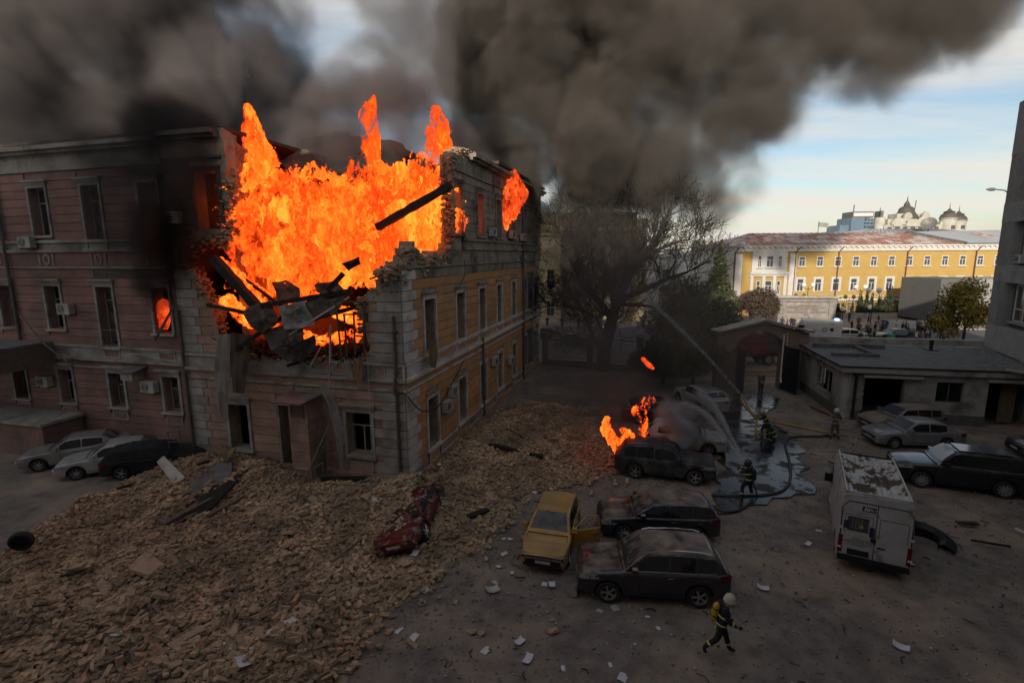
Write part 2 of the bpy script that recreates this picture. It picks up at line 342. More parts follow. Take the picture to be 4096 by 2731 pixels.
def window(mp_, s0, s1, z0, z1, tm, hood=0, sill=True, bars=0, pane=None, th=.6, label=None, hm=None):
    w_ = MB(); t = .15
    fb(w_, mp_, s0-t, s0, z0-.05, z1+t, -.05, .10); fb(w_, mp_, s1, s1+t, z0-.05, z1+t, -.05, .10); fb(w_, mp_, s0, s1, z1, z1+t, -.05, .10)
    fb(w_, mp_, s0-t-.05, s1+t+.05, z1+t, z1+t+.06, -.02, .14)
    o = w_.build('window', tm, bld)
    if label: o['label'] = label
    if sill: q = MB(); fb(q, mp_, s0-.22, s1+.22, z0-.13, z0-.02, -.3, .2); q.build('sill', tm, o)
    if hood:
        q = MB(); fb(q, mp_, s0-.28, s1+.28, z1+.30, z1+.40, -.02, .24); fb(q, mp_, s0-.24, s1+.24, z1+.215, z1+.30, -.02, .17)
        q.build('hood', hm or tm, o)
    if bars:
        q = MB(); d0, d1 = -.42, -.36; r_ = .05
        fb(q, mp_, s0, s0+r_, z0, z1, d0, d1); fb(q, mp_, s1-r_, s1, z0, z1, d0, d1); fb(q, mp_, s0+r_, s1-r_, z1-r_, z1, d0, d1); fb(q, mp_, s0+r_, s1-r_, z0, z0+r_, d0, d1)
        if bars > 1: fb(q, mp_, (s0+s1)/2-.03, (s0+s1)/2+.03, z0+r_, z1-.75, d0, d1); fb(q, mp_, s0+r_, s1-r_, z1-.78, z1-.72, d0, d1)
        q.build('sash', M['trimd'], o)
    if pane:
        q = MB(); fb(q, mp_, s0+.02, s1-.02, z0+.02, z1-.02, -.46, -.45); q.build('pane', pane, o)
    return o
# --- openings (s0, s1, z0, z1)
fro = [(-9.7, -8.55, 1.0, 3.3), (-6.7, -5.35, -.2, 3.5), (-3.05, -1.75, 1.35, 3.4), (-10.4, -9.0, 11.75, 14.35)]
fronthole = [(-9.9, 5.9), (-10.1, 8.0), (-10.6, 8.6), (-10.9, 9.4), (-11.25, 9.9), (-11.5, 10.6), (-11.1, 11.3), (-10.6, 11.45), (-9.0, 11.4), (-8.75, 12.5), (-8.65, 14.5), (-8.7, 17), (1, 17), (1, 10.2), (-.3, 9.75), (-.75, 9.2), (-1.5, 8.8), (-1.9, 8.3), (-1.8, 5.95), (-4, 5.85), (-6, 5.6), (-8, 5.75)]
def inpoly(poly, x, y):
    r_ = False; j = len(poly)-1
    for i in range(len(poly)):
        if (poly[i][1] > y) != (poly[j][1] > y) and x < (poly[j][0]-poly[i][0])*(y-poly[i][1])/(poly[j][1]-poly[i][1])+poly[i][0]: r_ = not r_
        j = i
    return r_
def aliveF(s, z): return not inpoly(fronthole, s + .25*fnoise(s*2, z*2, 1), z + .2*fnoise(s*2, z*2, 5))
rtop = [(-1, 9.8), (.6, 10.2), (1.3, 10.85), (1.9, 10.5), (2.6, 10.15), (3.6, 10.5), (5.0, 10.5), (6.1, 10.9), (6.25, 13), (6.3, 15.5), (7.2, 16.0), (8.2, 16.3), (30, 16.3)]
def aliveR(s, z):
    zz = rtop[-1][1]
    for (a, za), (c, zc_) in zip(rtop[:-1], rtop[1:]):
        if a <= s <= c: zz = za+(zc_-za)*(s-a)/(c-a); break
    return z < zz + .22*fnoise(s*2.5, z*1.5, 9)
rc = [2.75, 6.85, 10.65, 14.45, 18.3, 22.0, 25.6]
rto = [(c-.62, c+.62, 5.75, 8.4) for c in rc] + [(c-.62, c+.62, 1.0, 3.55) for c in rc if c < 15 or 1] + [(c-.6, c+.6, 11.6, 14.1) for c in rc[1:]]
wc = [-32.4, -28.6, -24.9, -21.25, -17.5, -13.75]
wio = [(c-.52, c+.52, 2.4, 4.3) for c in wc] + [(c-.55, c+.55, 6.6 if c != -17.5 else 5.75, 8.95) for c in wc] + [(c-.6, c+.6, 11.65 if c != -17.5 else 10.95, 14.1) for c in wc]
always = lambda s, z: True
wall_core('front_wall', mF, -12.1, 0, -.3, 16.1, fro, aliveF, .65, M['core'], sd=2)
def rt2(s, z): return aliveR(s, z)
wall_core('side_wall', mR, 0, 28, -.3, 16.3, rto, rt2, .65, M['core'], sd=3)
wall_core('wing_wall', mW, -36, -12.1, -.3, 16.1, wio, always, .6, M['pink'], step=1.5)
mb = MB(); mb.box(-12.1, -12.02, 0.05, .6, 0, 16.1); mb.build('bay_return', M['tan'], bld)
# --- facing stones and quoins
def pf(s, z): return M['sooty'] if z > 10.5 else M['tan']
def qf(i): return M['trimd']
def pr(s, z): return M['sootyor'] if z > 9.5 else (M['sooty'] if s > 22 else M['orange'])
opF = fro + [(-5.6, -4.25, -1, 4.3)]
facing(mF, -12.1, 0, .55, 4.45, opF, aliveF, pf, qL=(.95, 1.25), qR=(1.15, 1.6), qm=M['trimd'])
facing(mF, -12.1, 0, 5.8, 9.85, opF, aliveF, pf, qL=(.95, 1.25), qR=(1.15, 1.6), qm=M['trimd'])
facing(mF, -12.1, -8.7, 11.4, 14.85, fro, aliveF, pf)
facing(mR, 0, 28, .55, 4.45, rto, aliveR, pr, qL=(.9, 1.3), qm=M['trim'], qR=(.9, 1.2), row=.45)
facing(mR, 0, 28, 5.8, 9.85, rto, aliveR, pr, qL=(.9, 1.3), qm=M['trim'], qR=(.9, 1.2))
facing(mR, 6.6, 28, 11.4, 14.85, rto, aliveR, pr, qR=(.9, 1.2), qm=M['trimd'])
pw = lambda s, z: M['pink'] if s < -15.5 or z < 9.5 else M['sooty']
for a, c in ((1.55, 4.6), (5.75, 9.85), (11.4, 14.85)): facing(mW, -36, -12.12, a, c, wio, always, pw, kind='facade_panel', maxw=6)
# --- string courses, friezes, cornice
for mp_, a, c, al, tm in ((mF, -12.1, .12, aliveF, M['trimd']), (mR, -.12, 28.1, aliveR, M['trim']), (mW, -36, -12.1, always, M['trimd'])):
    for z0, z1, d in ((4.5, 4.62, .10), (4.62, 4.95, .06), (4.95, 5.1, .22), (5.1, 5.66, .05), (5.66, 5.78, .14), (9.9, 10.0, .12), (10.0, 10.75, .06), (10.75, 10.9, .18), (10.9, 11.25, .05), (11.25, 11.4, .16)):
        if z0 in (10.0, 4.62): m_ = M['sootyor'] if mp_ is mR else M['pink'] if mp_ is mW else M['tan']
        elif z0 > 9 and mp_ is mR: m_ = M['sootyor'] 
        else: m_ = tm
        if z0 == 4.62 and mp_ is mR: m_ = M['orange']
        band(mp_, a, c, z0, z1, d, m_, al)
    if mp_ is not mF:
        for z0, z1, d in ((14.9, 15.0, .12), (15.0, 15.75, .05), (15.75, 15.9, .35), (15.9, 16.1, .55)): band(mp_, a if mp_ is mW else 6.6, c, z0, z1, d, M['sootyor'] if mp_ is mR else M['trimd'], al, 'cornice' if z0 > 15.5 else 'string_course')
    else:
        for z0, z1, d in ((14.9, 15.0, .12), (15.75, 15.9, .35), (15.9, 16.1, .55)): band(mp_, a, -8.7, z0, z1, d, M['sooty'], None, 'cornice')
# sunk panels under the second-floor windows and medallions in the upper frieze
def frame_panel(mp_, s0, s1, z0, z1, tm, inner):
    q = MB(); t = .07
    fb(q, mp_, s0, s1, z0, z0+t, .05, .085); fb(q, mp_, s0, s1, z1-t, z1, .05, .085); fb(q, mp_, s0, s0+t, z0+t, z1-t, .05, .085); fb(q, mp_, s1-t, s1, z0+t, z1-t, .05, .085)
    o = q.build('apron_panel', tm, bld); q = MB(); fb(q, mp_, s0+t+.02, s1-t-.02, z0+t+.02, z1-t-.02, .052, .06); q.build('field', inner, o)
for i, c in enumerate(rc):
    frame_panel(mR, c-.6, c+.6, 5.14, 5.62, M['trim'], M['orange'])
    if i+1 < len(rc): frame_panel(mR, c+.85, rc[i+1]-.85, 5.14, 5.62, M['trim'], M['orange'])
    frame_panel(mR, c-.6, c+.6, .35 if c > 5 else .25, .85, M['trim'], M['orange'])
    if i+1 < len(rc): frame_panel(mR, c+.85, rc[i+1]-.85, .25, .85, M['trim'], M['tan'])
for s0, s1 in ((-1.5, -.9), (-3.6, -1.9), (-4.2, -3.8)): frame_panel(mF, s0, s1, 5.14, 5.62, M['trimd'], M['tan'])
for s0, s1 in ((-1.55, -.7), (-3.1, -1.75)): frame_panel(mF, s0, s1, .25, 1.05, M['trimd'], M['tan'])
for c in wc:
    frame_panel(mW, c-.55, c+.55, 5.14, 5.62, M['trimd'], M['pink']); frame_panel(mW, c-.55, c+.55, 1.7, 2.15, M['trimd'], M['pink'])
def medallion(mp_, s):
    q = MB()
    for j in range(12):
        a0, a1 = 2*math.pi*j/12, 2*math.pi*(j+1)/12
        vs = [mp_(s+r_*math.cos(a), 10.38+r_*1.25*math.sin(a), d) for a in (a0, a1) for r_ in (.17, .25) for d in (.06, .1)]
        q.add(vs, [(0, 1, 5, 4), (2, 3, 7, 6), (1, 3, 7, 5), (0, 2, 6, 4)])
    for u in (-.55, .45): fb(q, mp_, s+u, s+u+.1, 10.06, 10.7, .06, .1)
    q.build('medallion', M['trimd'], bld)
for c in wc: medallion(mW, c)
for c in rc[2:]: medallion(mR, c)
# --- windows
for i, (s0, s1, z0, z1) in enumerate(rto):
    up = z0 > 11; far = (s0+s1)/2 > 20
    window(mR, s0, s1, z0, z1, M['sootyor'] if up else (M['trimd'] if far else M['trim']), hood=0 if (z0 < 2 and s0 > 4) else (1 if (up or z0 > 5) else 0), bars=[0, 1, 2, 0, 2, 1, 2][i % 7], hm=M['core'] if not up else M['sootyor'])
for s0, s1, z0, z1 in rto[7:9]:
    q = MB()
    for j in range(14): a = s0-.25+(s1-s0+.5)*j/14; fb(q, mR, a, a+.13, z1+.22, z1+.32+rnd.uniform(0, .12), -.02, rnd.uniform(.1, .26))
    q.build('broken_hood', M['core'], bld)
for i, (s0, s1, z0, z1) in enumerate(wio):
    burning = abs((s0+s1)/2+13.75) < .1 and 6 < z0 < 7
    window(mW, s0, s1, z0, z1, M['trimd'], hood=1 if z0 < 11 else 1, bars=0 if burning else 2, pane=None if burning else M['glassd'] if i % 3 else M['glass'], label='scorched window with flames behind it' if burning else None)
window(mF, *fro[0], M['trimd'], hood=1, bars=0); window(mF, *fro[2], M['trimd'], hood=1, bars=2, hm=M['core']); window(mF, *fro[3], M['sooty'], bars=0, sill=False)
q = MB(); fb(q, mF, -6.85, -6.7, -.2, 3.6, 0, .1); fb(q, mF, -5.35, -5.2, -.2, 3.6, 0, .1); fb(q, mF, -7.0, -5.1, 3.5, 3.68, 0, .2); q.build('door_frame', M['trimd'], bld)
q = MB()
for j in range(9): z = 6.0+j*.11
for j in range(8): s = -18.0+j*.145; fb(q, mW, s, s+.02, 5.8, 6.65, .05, .07)
fb(q, mW, -18.05, -16.95, 6.63, 6.67, .03, .09); fb(q, mW, -18.05, -16.95, 5.82, 5.86, .03, .09); q.build('window_railing', M['pipe'], bld)
# --- ventilation shaft beside the door
sh = MB(); sx0, sx1, dd0 = -5.28, -4.3, 1.15; nrow = 9
for j in range(nrow): fb(sh, mF, sx0, sx1, -.2+j*.47+.012, -.2+(j+1)*.47-.012, .0, dd0 + (.0 if j % 2 else .004))
fb(sh, mF, sx0+.03, sx1-.03, -.2, 4.1, .0, dd0-.03)
so_ = sh.build('ventilation_shaft', M['tan'], bld)
q = MB(); 
for j in range(7): fb(q, mF, sx0+.2, sx1-.2, 3.35+j*.085, 3.40+j*.085, dd0-.01, dd0+.045)
fb(q, mF, sx0+.14, sx0+.2, 3.28, 3.98, dd0-.01, dd0+.05); fb(q, mF, sx1-.2, sx1-.14, 3.28, 3.98, dd0-.01, dd0+.05); q.build('louvre', M['wood'], so_)
q = MB()
for a, c in ((sx0+.15, sx1-.15),): 
    fb(q, mF, a, c, .25, .31, dd0, dd0+.04); fb(q, mF, a, c, .85, .91, dd0, dd0+.04); fb(q, mF, a, a+.06, .31, .85, dd0, dd0+.04); fb(q, mF, c-.06, c, .31, .85, dd0, dd0+.04)
q.box(sx1, sx1+.04, -dd0+.2, -.3, .25, .31); q.box(sx1, sx1+.04, -dd0+.2, -.3, .85, .91); q.box(sx1, sx1+.04, -dd0+.2, -dd0+.26, .31, .85); q.box(sx1, sx1+.04, -.36, -.3, .31, .85)
q.build('panel_frame', M['trimd'], so_)
q = MB(); q.box(sx0-.35, sx1+.2, -dd0-.35, .0, 4.16, 4.24, M=Matrix.Translation((0, 0, 0)) @ Matrix.Rotation(R(3), 4, 'X')); q.build('cap_slab', M['metal'], so_)
# --- plinth
q = MB(); fb(q, mF, -12.15, .1, -.3, .5, 0, .12); q.build('plinth', M['tan'], bld)
q = MB(); fb(q, mR, -.1, 28.1, -.3, .22, 0, .12); q.build('plinth', M['orange'], bld)
q = MB(); fb(q, mW, -36, -12.16, -.3, 1.5, 0, .1); q.build('plinth', M['pink'], bld)
# --- inside: floors, cross walls, dark window backings, back walls, roof
q = MB()
q.box(-35.9, -12.0, 1.1, 11.8, 4.8, 5.05); q.box(-11.5, -.7, .7, 27.5, 4.75, 5.0); q.build('floor_slab', M['inner'], bld)
q = MB(); q.box(-35.9, -12.0, 1.1, 11.8, 10.1, 10.35); q.box(-11.5, -8.9, 1.3, 12, 10.1, 10.35); q.box(-11.5, -.7, 10.2, 27.5, 10.1, 10.35); q.build('floor_slab', M['inner'], bld)
q = MB(); q.box(-35.9, -12.8, 3.0, 3.2, 0, 16.1); q.box(-3.4, -3.2, 11, 27, 0, 16.1); q.box(-2.6, -2.4, .8, 10.9, 0, 4.7); q.build('partition_or_backing', M['dark'], bld); q = MB(); q.box(-1.35, -1.25, .7, 27, 5.02, 9.7); q.build('partition_or_backing', M['dark'], bld)  # dark backings added behind the windows to keep the openings dark
q = MB(); q.box(-36, -12.4, 12, 12.5, 0, 16.1); q.box(-12.4, -12.0, 12, 28, 0, 16.1); q.box(-12.4, -.66, 27.4, 28, 0, 16.2); q.box(-36.4, -36.01, .5, 12.5, 0, 16.1); q.build('rear_wall', M['core'], bld)
q = MB(); q.box(-36.4, -8.7, .1, 12.5, 16.12, 16.3); q.box(-12.4, .4, 13.5, 28.3, 16.32, 16.5); q.build('roof', M['burntmetal'], bld)
# the brick cross wall left of the breach
rows = []
wall_core('cross_wall', lambda s, z, d: (-8.62+d, s, z), .66, 8, 5.0, 16.0, [], lambda s, z: z < 15.9-.12*max(0, s-.5)**1.5+.3*fnoise(s, z), .45, M['brickwall'], step=.35)
for r_ in range(86):
    z = 5.05+r_*.125
    if r_ % 2: continue
q = MB()
for r_ in range(80):
    z = 5.1+r_*.13
    for j in range(8):
        s = .7+j*.28+(r_ % 2)*.14
        if rnd.random() < .8: q.box(-8.62, -8.62+.012+rnd.random()*.02, s, s+.26, z, z+.11)
o = q.build('wall_brick', M['brickwall'], bld); o['kind'] = 'stuff'
wall_core('partition_or_backing', lambda s, z, d: (s, 11.8-d, z), -8.2, -.7, 5.0, 15.5, [(-6.8, -5.6, 6, 8.6), (-3.6, -2.4, 6, 8.6)], lambda s, z: z < 13+1.6*fnoise(s*.5, 3)+.3*fnoise(s*3, z), .4, M['inner'], step=.4, sd=8)
wall_core('partition_or_backing', lambda s, z, d: (-5.4+d, s, z), 1.5, 9, 0, 5.0, [], always, .3, M['inner'], step=2)
# charred roof leaves behind the flames
def slab(poly, th, name, m, parent=None, world=True, **kw):
    """a crumpled plate from a closed outline of 3-D points, with thickness"""
    n = len(poly); P_ = [Vector(p) for p in poly]; c = sum(P_, Vector())/n; nr = Vector(); cr = kw.pop('cr', 1.); kw.pop('cr', None)
    for i in range(n): nr += (P_[i]-c).cross(P_[(i+1) % n]-c)
    nr.normalize(); mb = MB(); out = []
    for i in range(n):
        for j in range(5): p = P_[i].lerp(P_[(i+1) % n], j/5); out.append(p+(c-p)*.10*fnoise(p.x*2.3, p.z*2.3, 4)*(1 if cr > .6 else .3))
    N_ = len(out); rings = [[c.lerp(p, k_/5) for p in out] for k_ in range(1, 6)]
    rings = [[p+nr*(.10*cr*fnoise(p.x*1.1, p.z*1.3, p.y)+.035*cr*fnoise(p.x*4, p.z*4, 2)) for p in r_] for r_ in rings]
    vs = [c]+[p for r_ in rings for p in r_]; m2 = len(vs); vs = [p+nr*th/2 for p in vs]+[p-nr*th/2 for p in vs]; fs = []
    for i in range(N_):
        j = (i+1) % N_; fs += [(0, 1+i, 1+j), (m2, m2+1+j, m2+1+i)]
        for r_ in range(4): a0 = 1+r_*N_; a1 = a0+N_; fs += [(a0+i, a1+i, a1+j, a0+j), (m2+a0+i, m2+a0+j, m2+a1+j, m2+a1+i)]
        a0 = 1+4*N_; fs.append((a0+i, m2+a0+i, m2+a0+j, a0+j))
    mb.add([tuple(p) for p in vs], fs); kw['smooth'] = 30
    return wpart(mb, name, m, parent, **kw) if parent is bld else mb.build(name, m, parent, **kw)
slab([(-13.35, 31.5, 15.3), (-13.42, 34, 17.68), (-11.33, 34, 18.08), (-8.61, 33, 17.54), (-7.15, 33, 17.35), (-4.83, 32, 15.97), (-4.95, 31, 15.31), (-6.82, 30.5, 15.06), (-9.32, 30.5, 15.03)], .12, 'roof_sheet', M['char'], bld)
slab([(-9.93, 29, 14.67), (-9.24, 29.5, 15.02), (-7.91, 30, 15.34), (-8.54, 28.5, 14.37), (-9.24, 28.5, 14.33)], .06, 'roof_sheet', M['inner'], bld)
slab([(-11.07, 33.9, 18.22), (-10.6, 33.9, 18.16), (-10.03, 33.9, 18.08), (-10.35, 33.9, 17.43), (-10.78, 33.9, 17.56)], .1, 'roof_sheet', M['burntmetal'], bld)
slab([(-12.38, 28.5, 15.42), (-11.13, 29, 16.11), (-9.88, 28, 15.32), (-9.86, 27.5, 14.63), (-11.12, 27, 14.53)], .06, 'roof_sheet', M['inner'], bld)
for (kind, mn), (mb, m_) in rest.items():
    o = mb.build(kind+'_run', m_, bld); o['kind'] = 'stuff'
# bricks standing ragged along the broken edges
q = MB(); vv = []
def edge_bricks(pts, mp_, n, th=.6, seed=3, sp=.18):
    rr = random.Random(seed)
    for i in range(n):
        t = rr.random()*(len(pts)-1); j = int(t); u = t-j; s = pts[j][0]+(pts[j+1][0]-pts[j][0])*u + rr.gauss(0, sp*.7); z = pts[j][1]+(pts[j+1][1]-pts[j][1])*u - abs(rr.gauss(0, sp)) + .05
        p = mp_(s, z, -rr.random()*th + .04); Mx = Matrix.Translation(p) @ Matrix.Rotation(rr.gauss(0, .5), 4, 'Z') @ Matrix.Rotation(rr.gauss(0, .25), 4, 'X') @ Matrix.Rotation(rr.gauss(0, .25), 4, 'Y')
        l_, w2, h2 = .13*rr.uniform(.5, 1.05), .065, .04; q.box(-l_, l_, -w2, w2, -h2, h2, M=Mx)
edge_bricks(fronthole[:11], mF, 1100, seed=4, sp=.26); edge_bricks([(-.2, 9.8), (-.75, 9.2), (-1.5, 8.8), (-1.9, 8.3), (-1.85, 7)], mF, 500, seed=5, sp=.3); edge_bricks(rtop[:12], mR, 1900, seed=6, sp=.3); edge_bricks([(-1.9, 5.9), (-4, 5.85), (-6, 5.6), (-8, 5.75), (-9.9, 5.9)], mF, 500, sp=.15, seed=9)
edge_bricks([(8, 16.25), (27.8, 16.25)], mR, 500, sp=.1, seed=19)
nb = len(q.v)//8; o = q.build('broken_brick_edge', M['brick'], bld); o['kind'] = 'stuff'
a = o.data.attributes.new('rv', 'FLOAT', 'POINT'); ar = np.repeat(np.random.RandomState(3).rand(nb)*.8, 8); a.data.foreach_set('value', ar[:len(o.data.vertices)])
# downpipes
def downpipe(path, label=None, r=.07):
    q = MB(); q.tube(path, r, 8); o = q.build('downpipe', M['pipe'], bld, smooth=40)
    br = MB()
    for p in path[1:-1]: br.box(p[0]-.1, p[0]+.1, p[1]-.1, p[1]+.1, p[2]-.02, p[2]+.02)
    if len(br.v): br.build('bracket', M['pipe'], o)
    return o
downpipe([(-.35, -.16, .0), (-.35, -.16, 2.2), (-.35, -.16, 4.4), (-.35, -.3, 4.7), (-.35, -.16, 5.4), (-.35, -.16, 7.2), (-.33, -.2, 7.9)], r=.075)
downpipe([(-12.0, -.18, .6), (-12.0, -.18, 2.5), (-12.02, -.18, 4.6), (-12.04, -.18, 7.9)], r=.08)
downpipe([(-24.15, .3, 15.6), (-24.15, .3, 11), (-24.12, .3, 5.5)], r=.09)
downpipe([(.14, 21.0, 0), (.14, 21.0, 5), (.14, 21.0, 10), (.14, 21.0, 15)], r=.1)
downpipe([(.2, 10.3, .2), (.2, 10.3, 3), (.2, 10.3, 5.3)], r=.08)
downpipe([(-23.6, .2, 7.3), (-21.5, -.3, 6.0), (-19.7, -.3, 4.9)], r=.05)
# ================= a block added unseen behind the camera for shade, and the grey tower on the right
M['conc'] = mat('grey concrete', (.30, .30, .295), (.22, .22, .215), .9, 1.5, .3, 15, dust=(.10, .10, .098), dlo=.52, dhi=.75, dscale=.4)
M['concd'] = mat('dark concrete', (.12, .118, .115), (.085, .083, .08), .9, 1.5, .4, 12, dust=(.06, .058, .056), dlo=.5, dhi=.72, dscale=.5)
M['yellow'] = mat('yellow plaster', (.42, .285, .09), (.37, .245, .08), .85, .8, .1, 8, dust=(.38, .25, .08), dlo=.58, dhi=.75, dscale=.3)
M['wtrim'] = mat('white facade trim', (.56, .55, .53), (.48, .47, .455), .8, 1.)
M['rust'] = mat('rusty painted roof', (.55, .50, .46), (.46, .41, .38), .6, 1., dust=(.30, .105, .055), dlo=.42, dhi=.55, dscale=.45, stretch=(1, 1, 1))
M['zinc'] = mat('grey seam roof', (.44, .45, .46), (.36, .37, .38), .5, .4, metal=.2)
M['roofd'] = mat('dark roofing', (.13, .13, .13), (.075, .075, .078), .9, 1.5, .6, 14, detail=12)
M['stone'] = mat('monument stone', (.27, .25, .235), (.19, .175, .165), .85, .9, .15, 10, dust=(.36, .34, .32), dlo=.55, dhi=.7, dscale=.8)
M['brownw'] = mat('brown plaster', (.20, .145, .115), (.145, .105, .085), .88, 1.2, .2, 15)
M['greyw'] = mat('grey garage plaster', (.32, .315, .30), (.22, .215, .205), .9, 1., .3, 14, dust=(.08, .078, .075), dlo=.5, dhi=.7, dscale=.5)
M['greybox'] = mat('flat grey cladding', (.115, .115, .115), (.10, .10, .10), .9, 1.)
M['cream'] = mat('cream limestone', (.66, .54, .34), (.58, .47, .29), .85, .5, .1, 5)
M['bluegl'] = mat('blue glass tower', (.14, .20, .27), (.10, .15, .21), .3, .2)
M['dome'] = mat('weathered brown dome', (.09, .08, .07), (.06, .055, .05), .6, .2)
bb = thing('shade_block', 'unseen tall block added behind the camera to shade the yard', 'building', (0, 0, 0))  # added out of view, sized for the shadow it throws on the yard
q = MB(); q.box(-60, 22, -16, -.7, 0, 27.5); q.build('wall', M['wtrim'], bb)
tw = thing('office_tower', 'grey concrete tower with fluted panels and dark windows at the right edge', 'building', (34.6, 36.9, 0), math.atan2(-5.5, -2.5))
# local x runs along the visible face towards the camera, local y to the right of it (inside)
def tb(mb, *a): return mb.box(*a)
q = MB(); q.box(0, 48, .55, 14, 0, 20.2); q.build('wall', M['concd'], tw)
lv = [(3.6, 5.35, 'b'), (5.35, 8.35, 'r'), (8.35, 9.5, 'b'), (9.5, 12.4, 'r'), (12.4, 13.75, 'b'), (13.75, 16.9, 'r'), (16.9, 20.4, 'b'), (0, 3.6, 'r')]
for z0, z1, t in lv:
    if t == 'b': 
        q = MB(); q.box(-.05, 48.05, 0, .54, z0, z1); q.build('concrete_band', M['conc'], tw)
    else:
        for i in range(8):
            x0 = i*5.6; q = MB(); q.box(x0, x0+2.0, .12, .54, z0+.002, z1-.002)
            n = 9
            for j in range(n): a = x0+.02+j*2.0/n; q.box(a, a+.12, .0, .13, z0+.01, z1-.01)
            q.build('fluted_panel', M['conc'], tw)
            if i < 7:
                f = MB(); a0, a1 = x0+2.5, x0+5.1; zz0, zz1 = z0+.45, z1-.12
                f.box(a0, a0+.09, .44, .56, zz0, zz1); f.box(a1-.09, a1, .44, .56, zz0, zz1); f.box(a0+.09, a1-.09, .44, .56, zz0, zz0+.09); f.box(a0+.09, a1-.09, .44, .56, zz1-.09, zz1)
                f.box((a0+a1)/2-.04, (a0+a1)/2+.04, .45, .55, zz0+.09, zz1-.09); f.box(a0+.09, a1-.09, .46, .55, zz0+.8, zz0+.87)
                o = f.build('window', M['white'] if i % 3 else M['trim'], tw); g = MB(); g.box(a0+.1, a1-.1, .50, .53, zz0+.1, zz1-.1); g.build('pane', M['glassc'], o)
                g = MB(); g.box(a0-.15, a1+.15, .2, .56, zz0-.12, zz0-.02); g.build('sill', M['conc'], o)
# air conditioner and round vent on the tower
def ac_unit(label, loc, rz, s=1., m=None):
    t = thing('air_conditioner', label, 'air conditioner', loc, rz, 'air conditioners fixed to the walls'); m = m or M['offwhite']
    q = MB(); q.box(-.42*s, .42*s, -.30*s, 0, -.28*s, .28*s); q.build('case', m, t)
    q = MB(); cx_ = -.12*s
    for k_ in range(5):
        rr_ = (.05+k_*.045)*s
        pth = [(cx_+rr_*math.cos(a), -.315*s, rr_*math.sin(a)) for a in [i*math.pi/8 for i in range(17)]]; q.tube(pth, .006*s, 4, close=False)
    q.build('fan_grille', M['iron'], t)
    q = MB(); q.lathe([(.235*s, -.302*s), (.235*s, -.308*s)], 20, M=Matrix.Rotation(R(-90), 4, 'X') @ Matrix.Rotation(0, 4, 'Z') @ Matrix.Scale(-1, 4, (0, 0, 1))); o = q.build('fan_opening', M['dark'], t); o.location = (cx_, 0, 0)
    q = MB(); q.box(-.36*s, -.32*s, -.3*s, .25*s, -.34*s, -.285*s); q.box(.32*s, .36*s, -.3*s, .25*s, -.34*s, -.285*s); q.build('bracket', M['iron'], t)
    return t
tdir = Vector((-2.5, -5.5, 0)).normalized(); tn = Vector((-tdir.y, tdir.x, 0))*-1
def onwall(org, rz, s, d, z): v = Matrix.Rotation(rz, 3, 'Z') @ Vector((s, -d, z)); return Vector(org)+v
ac_unit('air conditioner under the middle window of the grey tower', onwall((34.6, 36.9, 0), tw.rotation_euler.z, 3.4, -.2, 9.95), tw.rotation_euler.z)
# ================= one-storey annex
AX = (20.9, 31.3, 0); AR = R(-12.0)
an = thing('annex_building', 'low grey flat-roofed annex with blown out doors beside the gate', 'building', AX, AR)
def arch_wall(mb, s0, s1, z0, z1, ops, th=.35, y=0):
    """a wall with rectangular openings as boxes butted end to end"""
    xs_ = sorted(set([s0, s1]+[o[0] for o in ops]+[o[1] for o in ops]))
    for a, c in zip(xs_[:-1], xs_[1:]):
        o = [o for o in ops if o[0] <= a and o[1] >= c]
        if not o: mb.box(a, c, y, y+th, z0, z1)
        else:
            if o[0][2] > z0: mb.box(a, c, y, y+th, z0, o[0][2])
            if o[0][3] < z1: mb.box(a, c, y, y+th, o[0][3], z1)
aops = [(1.1, 3.4, .15, 2.75), (5.1, 6.6, 1.35, 2.65), (7.8, 10.4, 0, 2.7), (11.3, 12.8, 1.3, 2.6), (15, 17, .1, 2.6)]
q = MB(); arch_wall(q, .45, 26, 0, 3.1, aops); q.build('wall', M['greyw'], an)
q = MB()   # rounded corner
for j in range(6):
    a0, a1 = math.pi+ (math.pi/2)*j/6, math.pi+(math.pi/2)*(j+1)/6
    q.prism([(0, 0), (0, 0)], (0, 0)) if 0 else None
    pts = [(.45+.45*math.cos(a), .45+.45*math.sin(a)) for a in (a0, a1)] + [(.45+.1*math.cos(a), .45+.1*math.sin(a)) for a in (a1, a0)]
    q.add([(x, y, 0) for x, y in pts]+[(x, y, 3.1) for x, y in pts], [(0, 1, 2, 3), (7, 6, 5, 4), (0, 1, 5, 4), (2, 3, 7, 6), (1, 2, 6, 5), (3, 0, 4, 7)])
q.build('rounded_corner', M['greyw'], an, smooth=40)
q = MB(); M9 = lambda p: (p[1]-.0, p[0], p[2])
b2 = MB(); arch_wall(b2, .45, 8.4, 0, 3.1, [(1.8, 4.6, 1.0, 2.6)]); b2.v = [(y, x, z) for x, y, z in b2.v]; b2.build('wall', M['greyw'], an)
q = MB(); q.box(-.04, 26, -.04, .0, 0, .75); 
q = MB(); arch_wall(q, .5, 26, 0, .62, [(o[0], o[1], -1, 2) for o in aops if o[2] < .5], th=.05, y=-.055); q.build('plinth', M['concd'], an)
q = MB(); q.box(-.055, -.002, .5, 8.4, 0, .62); q.build('plinth', M['concd'], an)
q = MB(); q.box(-.25, 26, -.3, 8.6, 3.1, 3.5); q.build('roof', M['greyw'], an)
q = MB(); q.grid([[(x, y, 3.512+.02*fnoise(x, y)) for x in [-.3+i*.75 for i in range(36)]] for y in [-.34+j*.75 for j in range(12)]]); q.build('roof_felt', M['roofd'], an)
q = MB(); q.box(-.36, 26, -.36, -.30, 3.44, 3.53); q.box(-.36, -.30, -.3, 8.6, 3.44, 3.53); q.build('roof_edge', M['iron'], an)
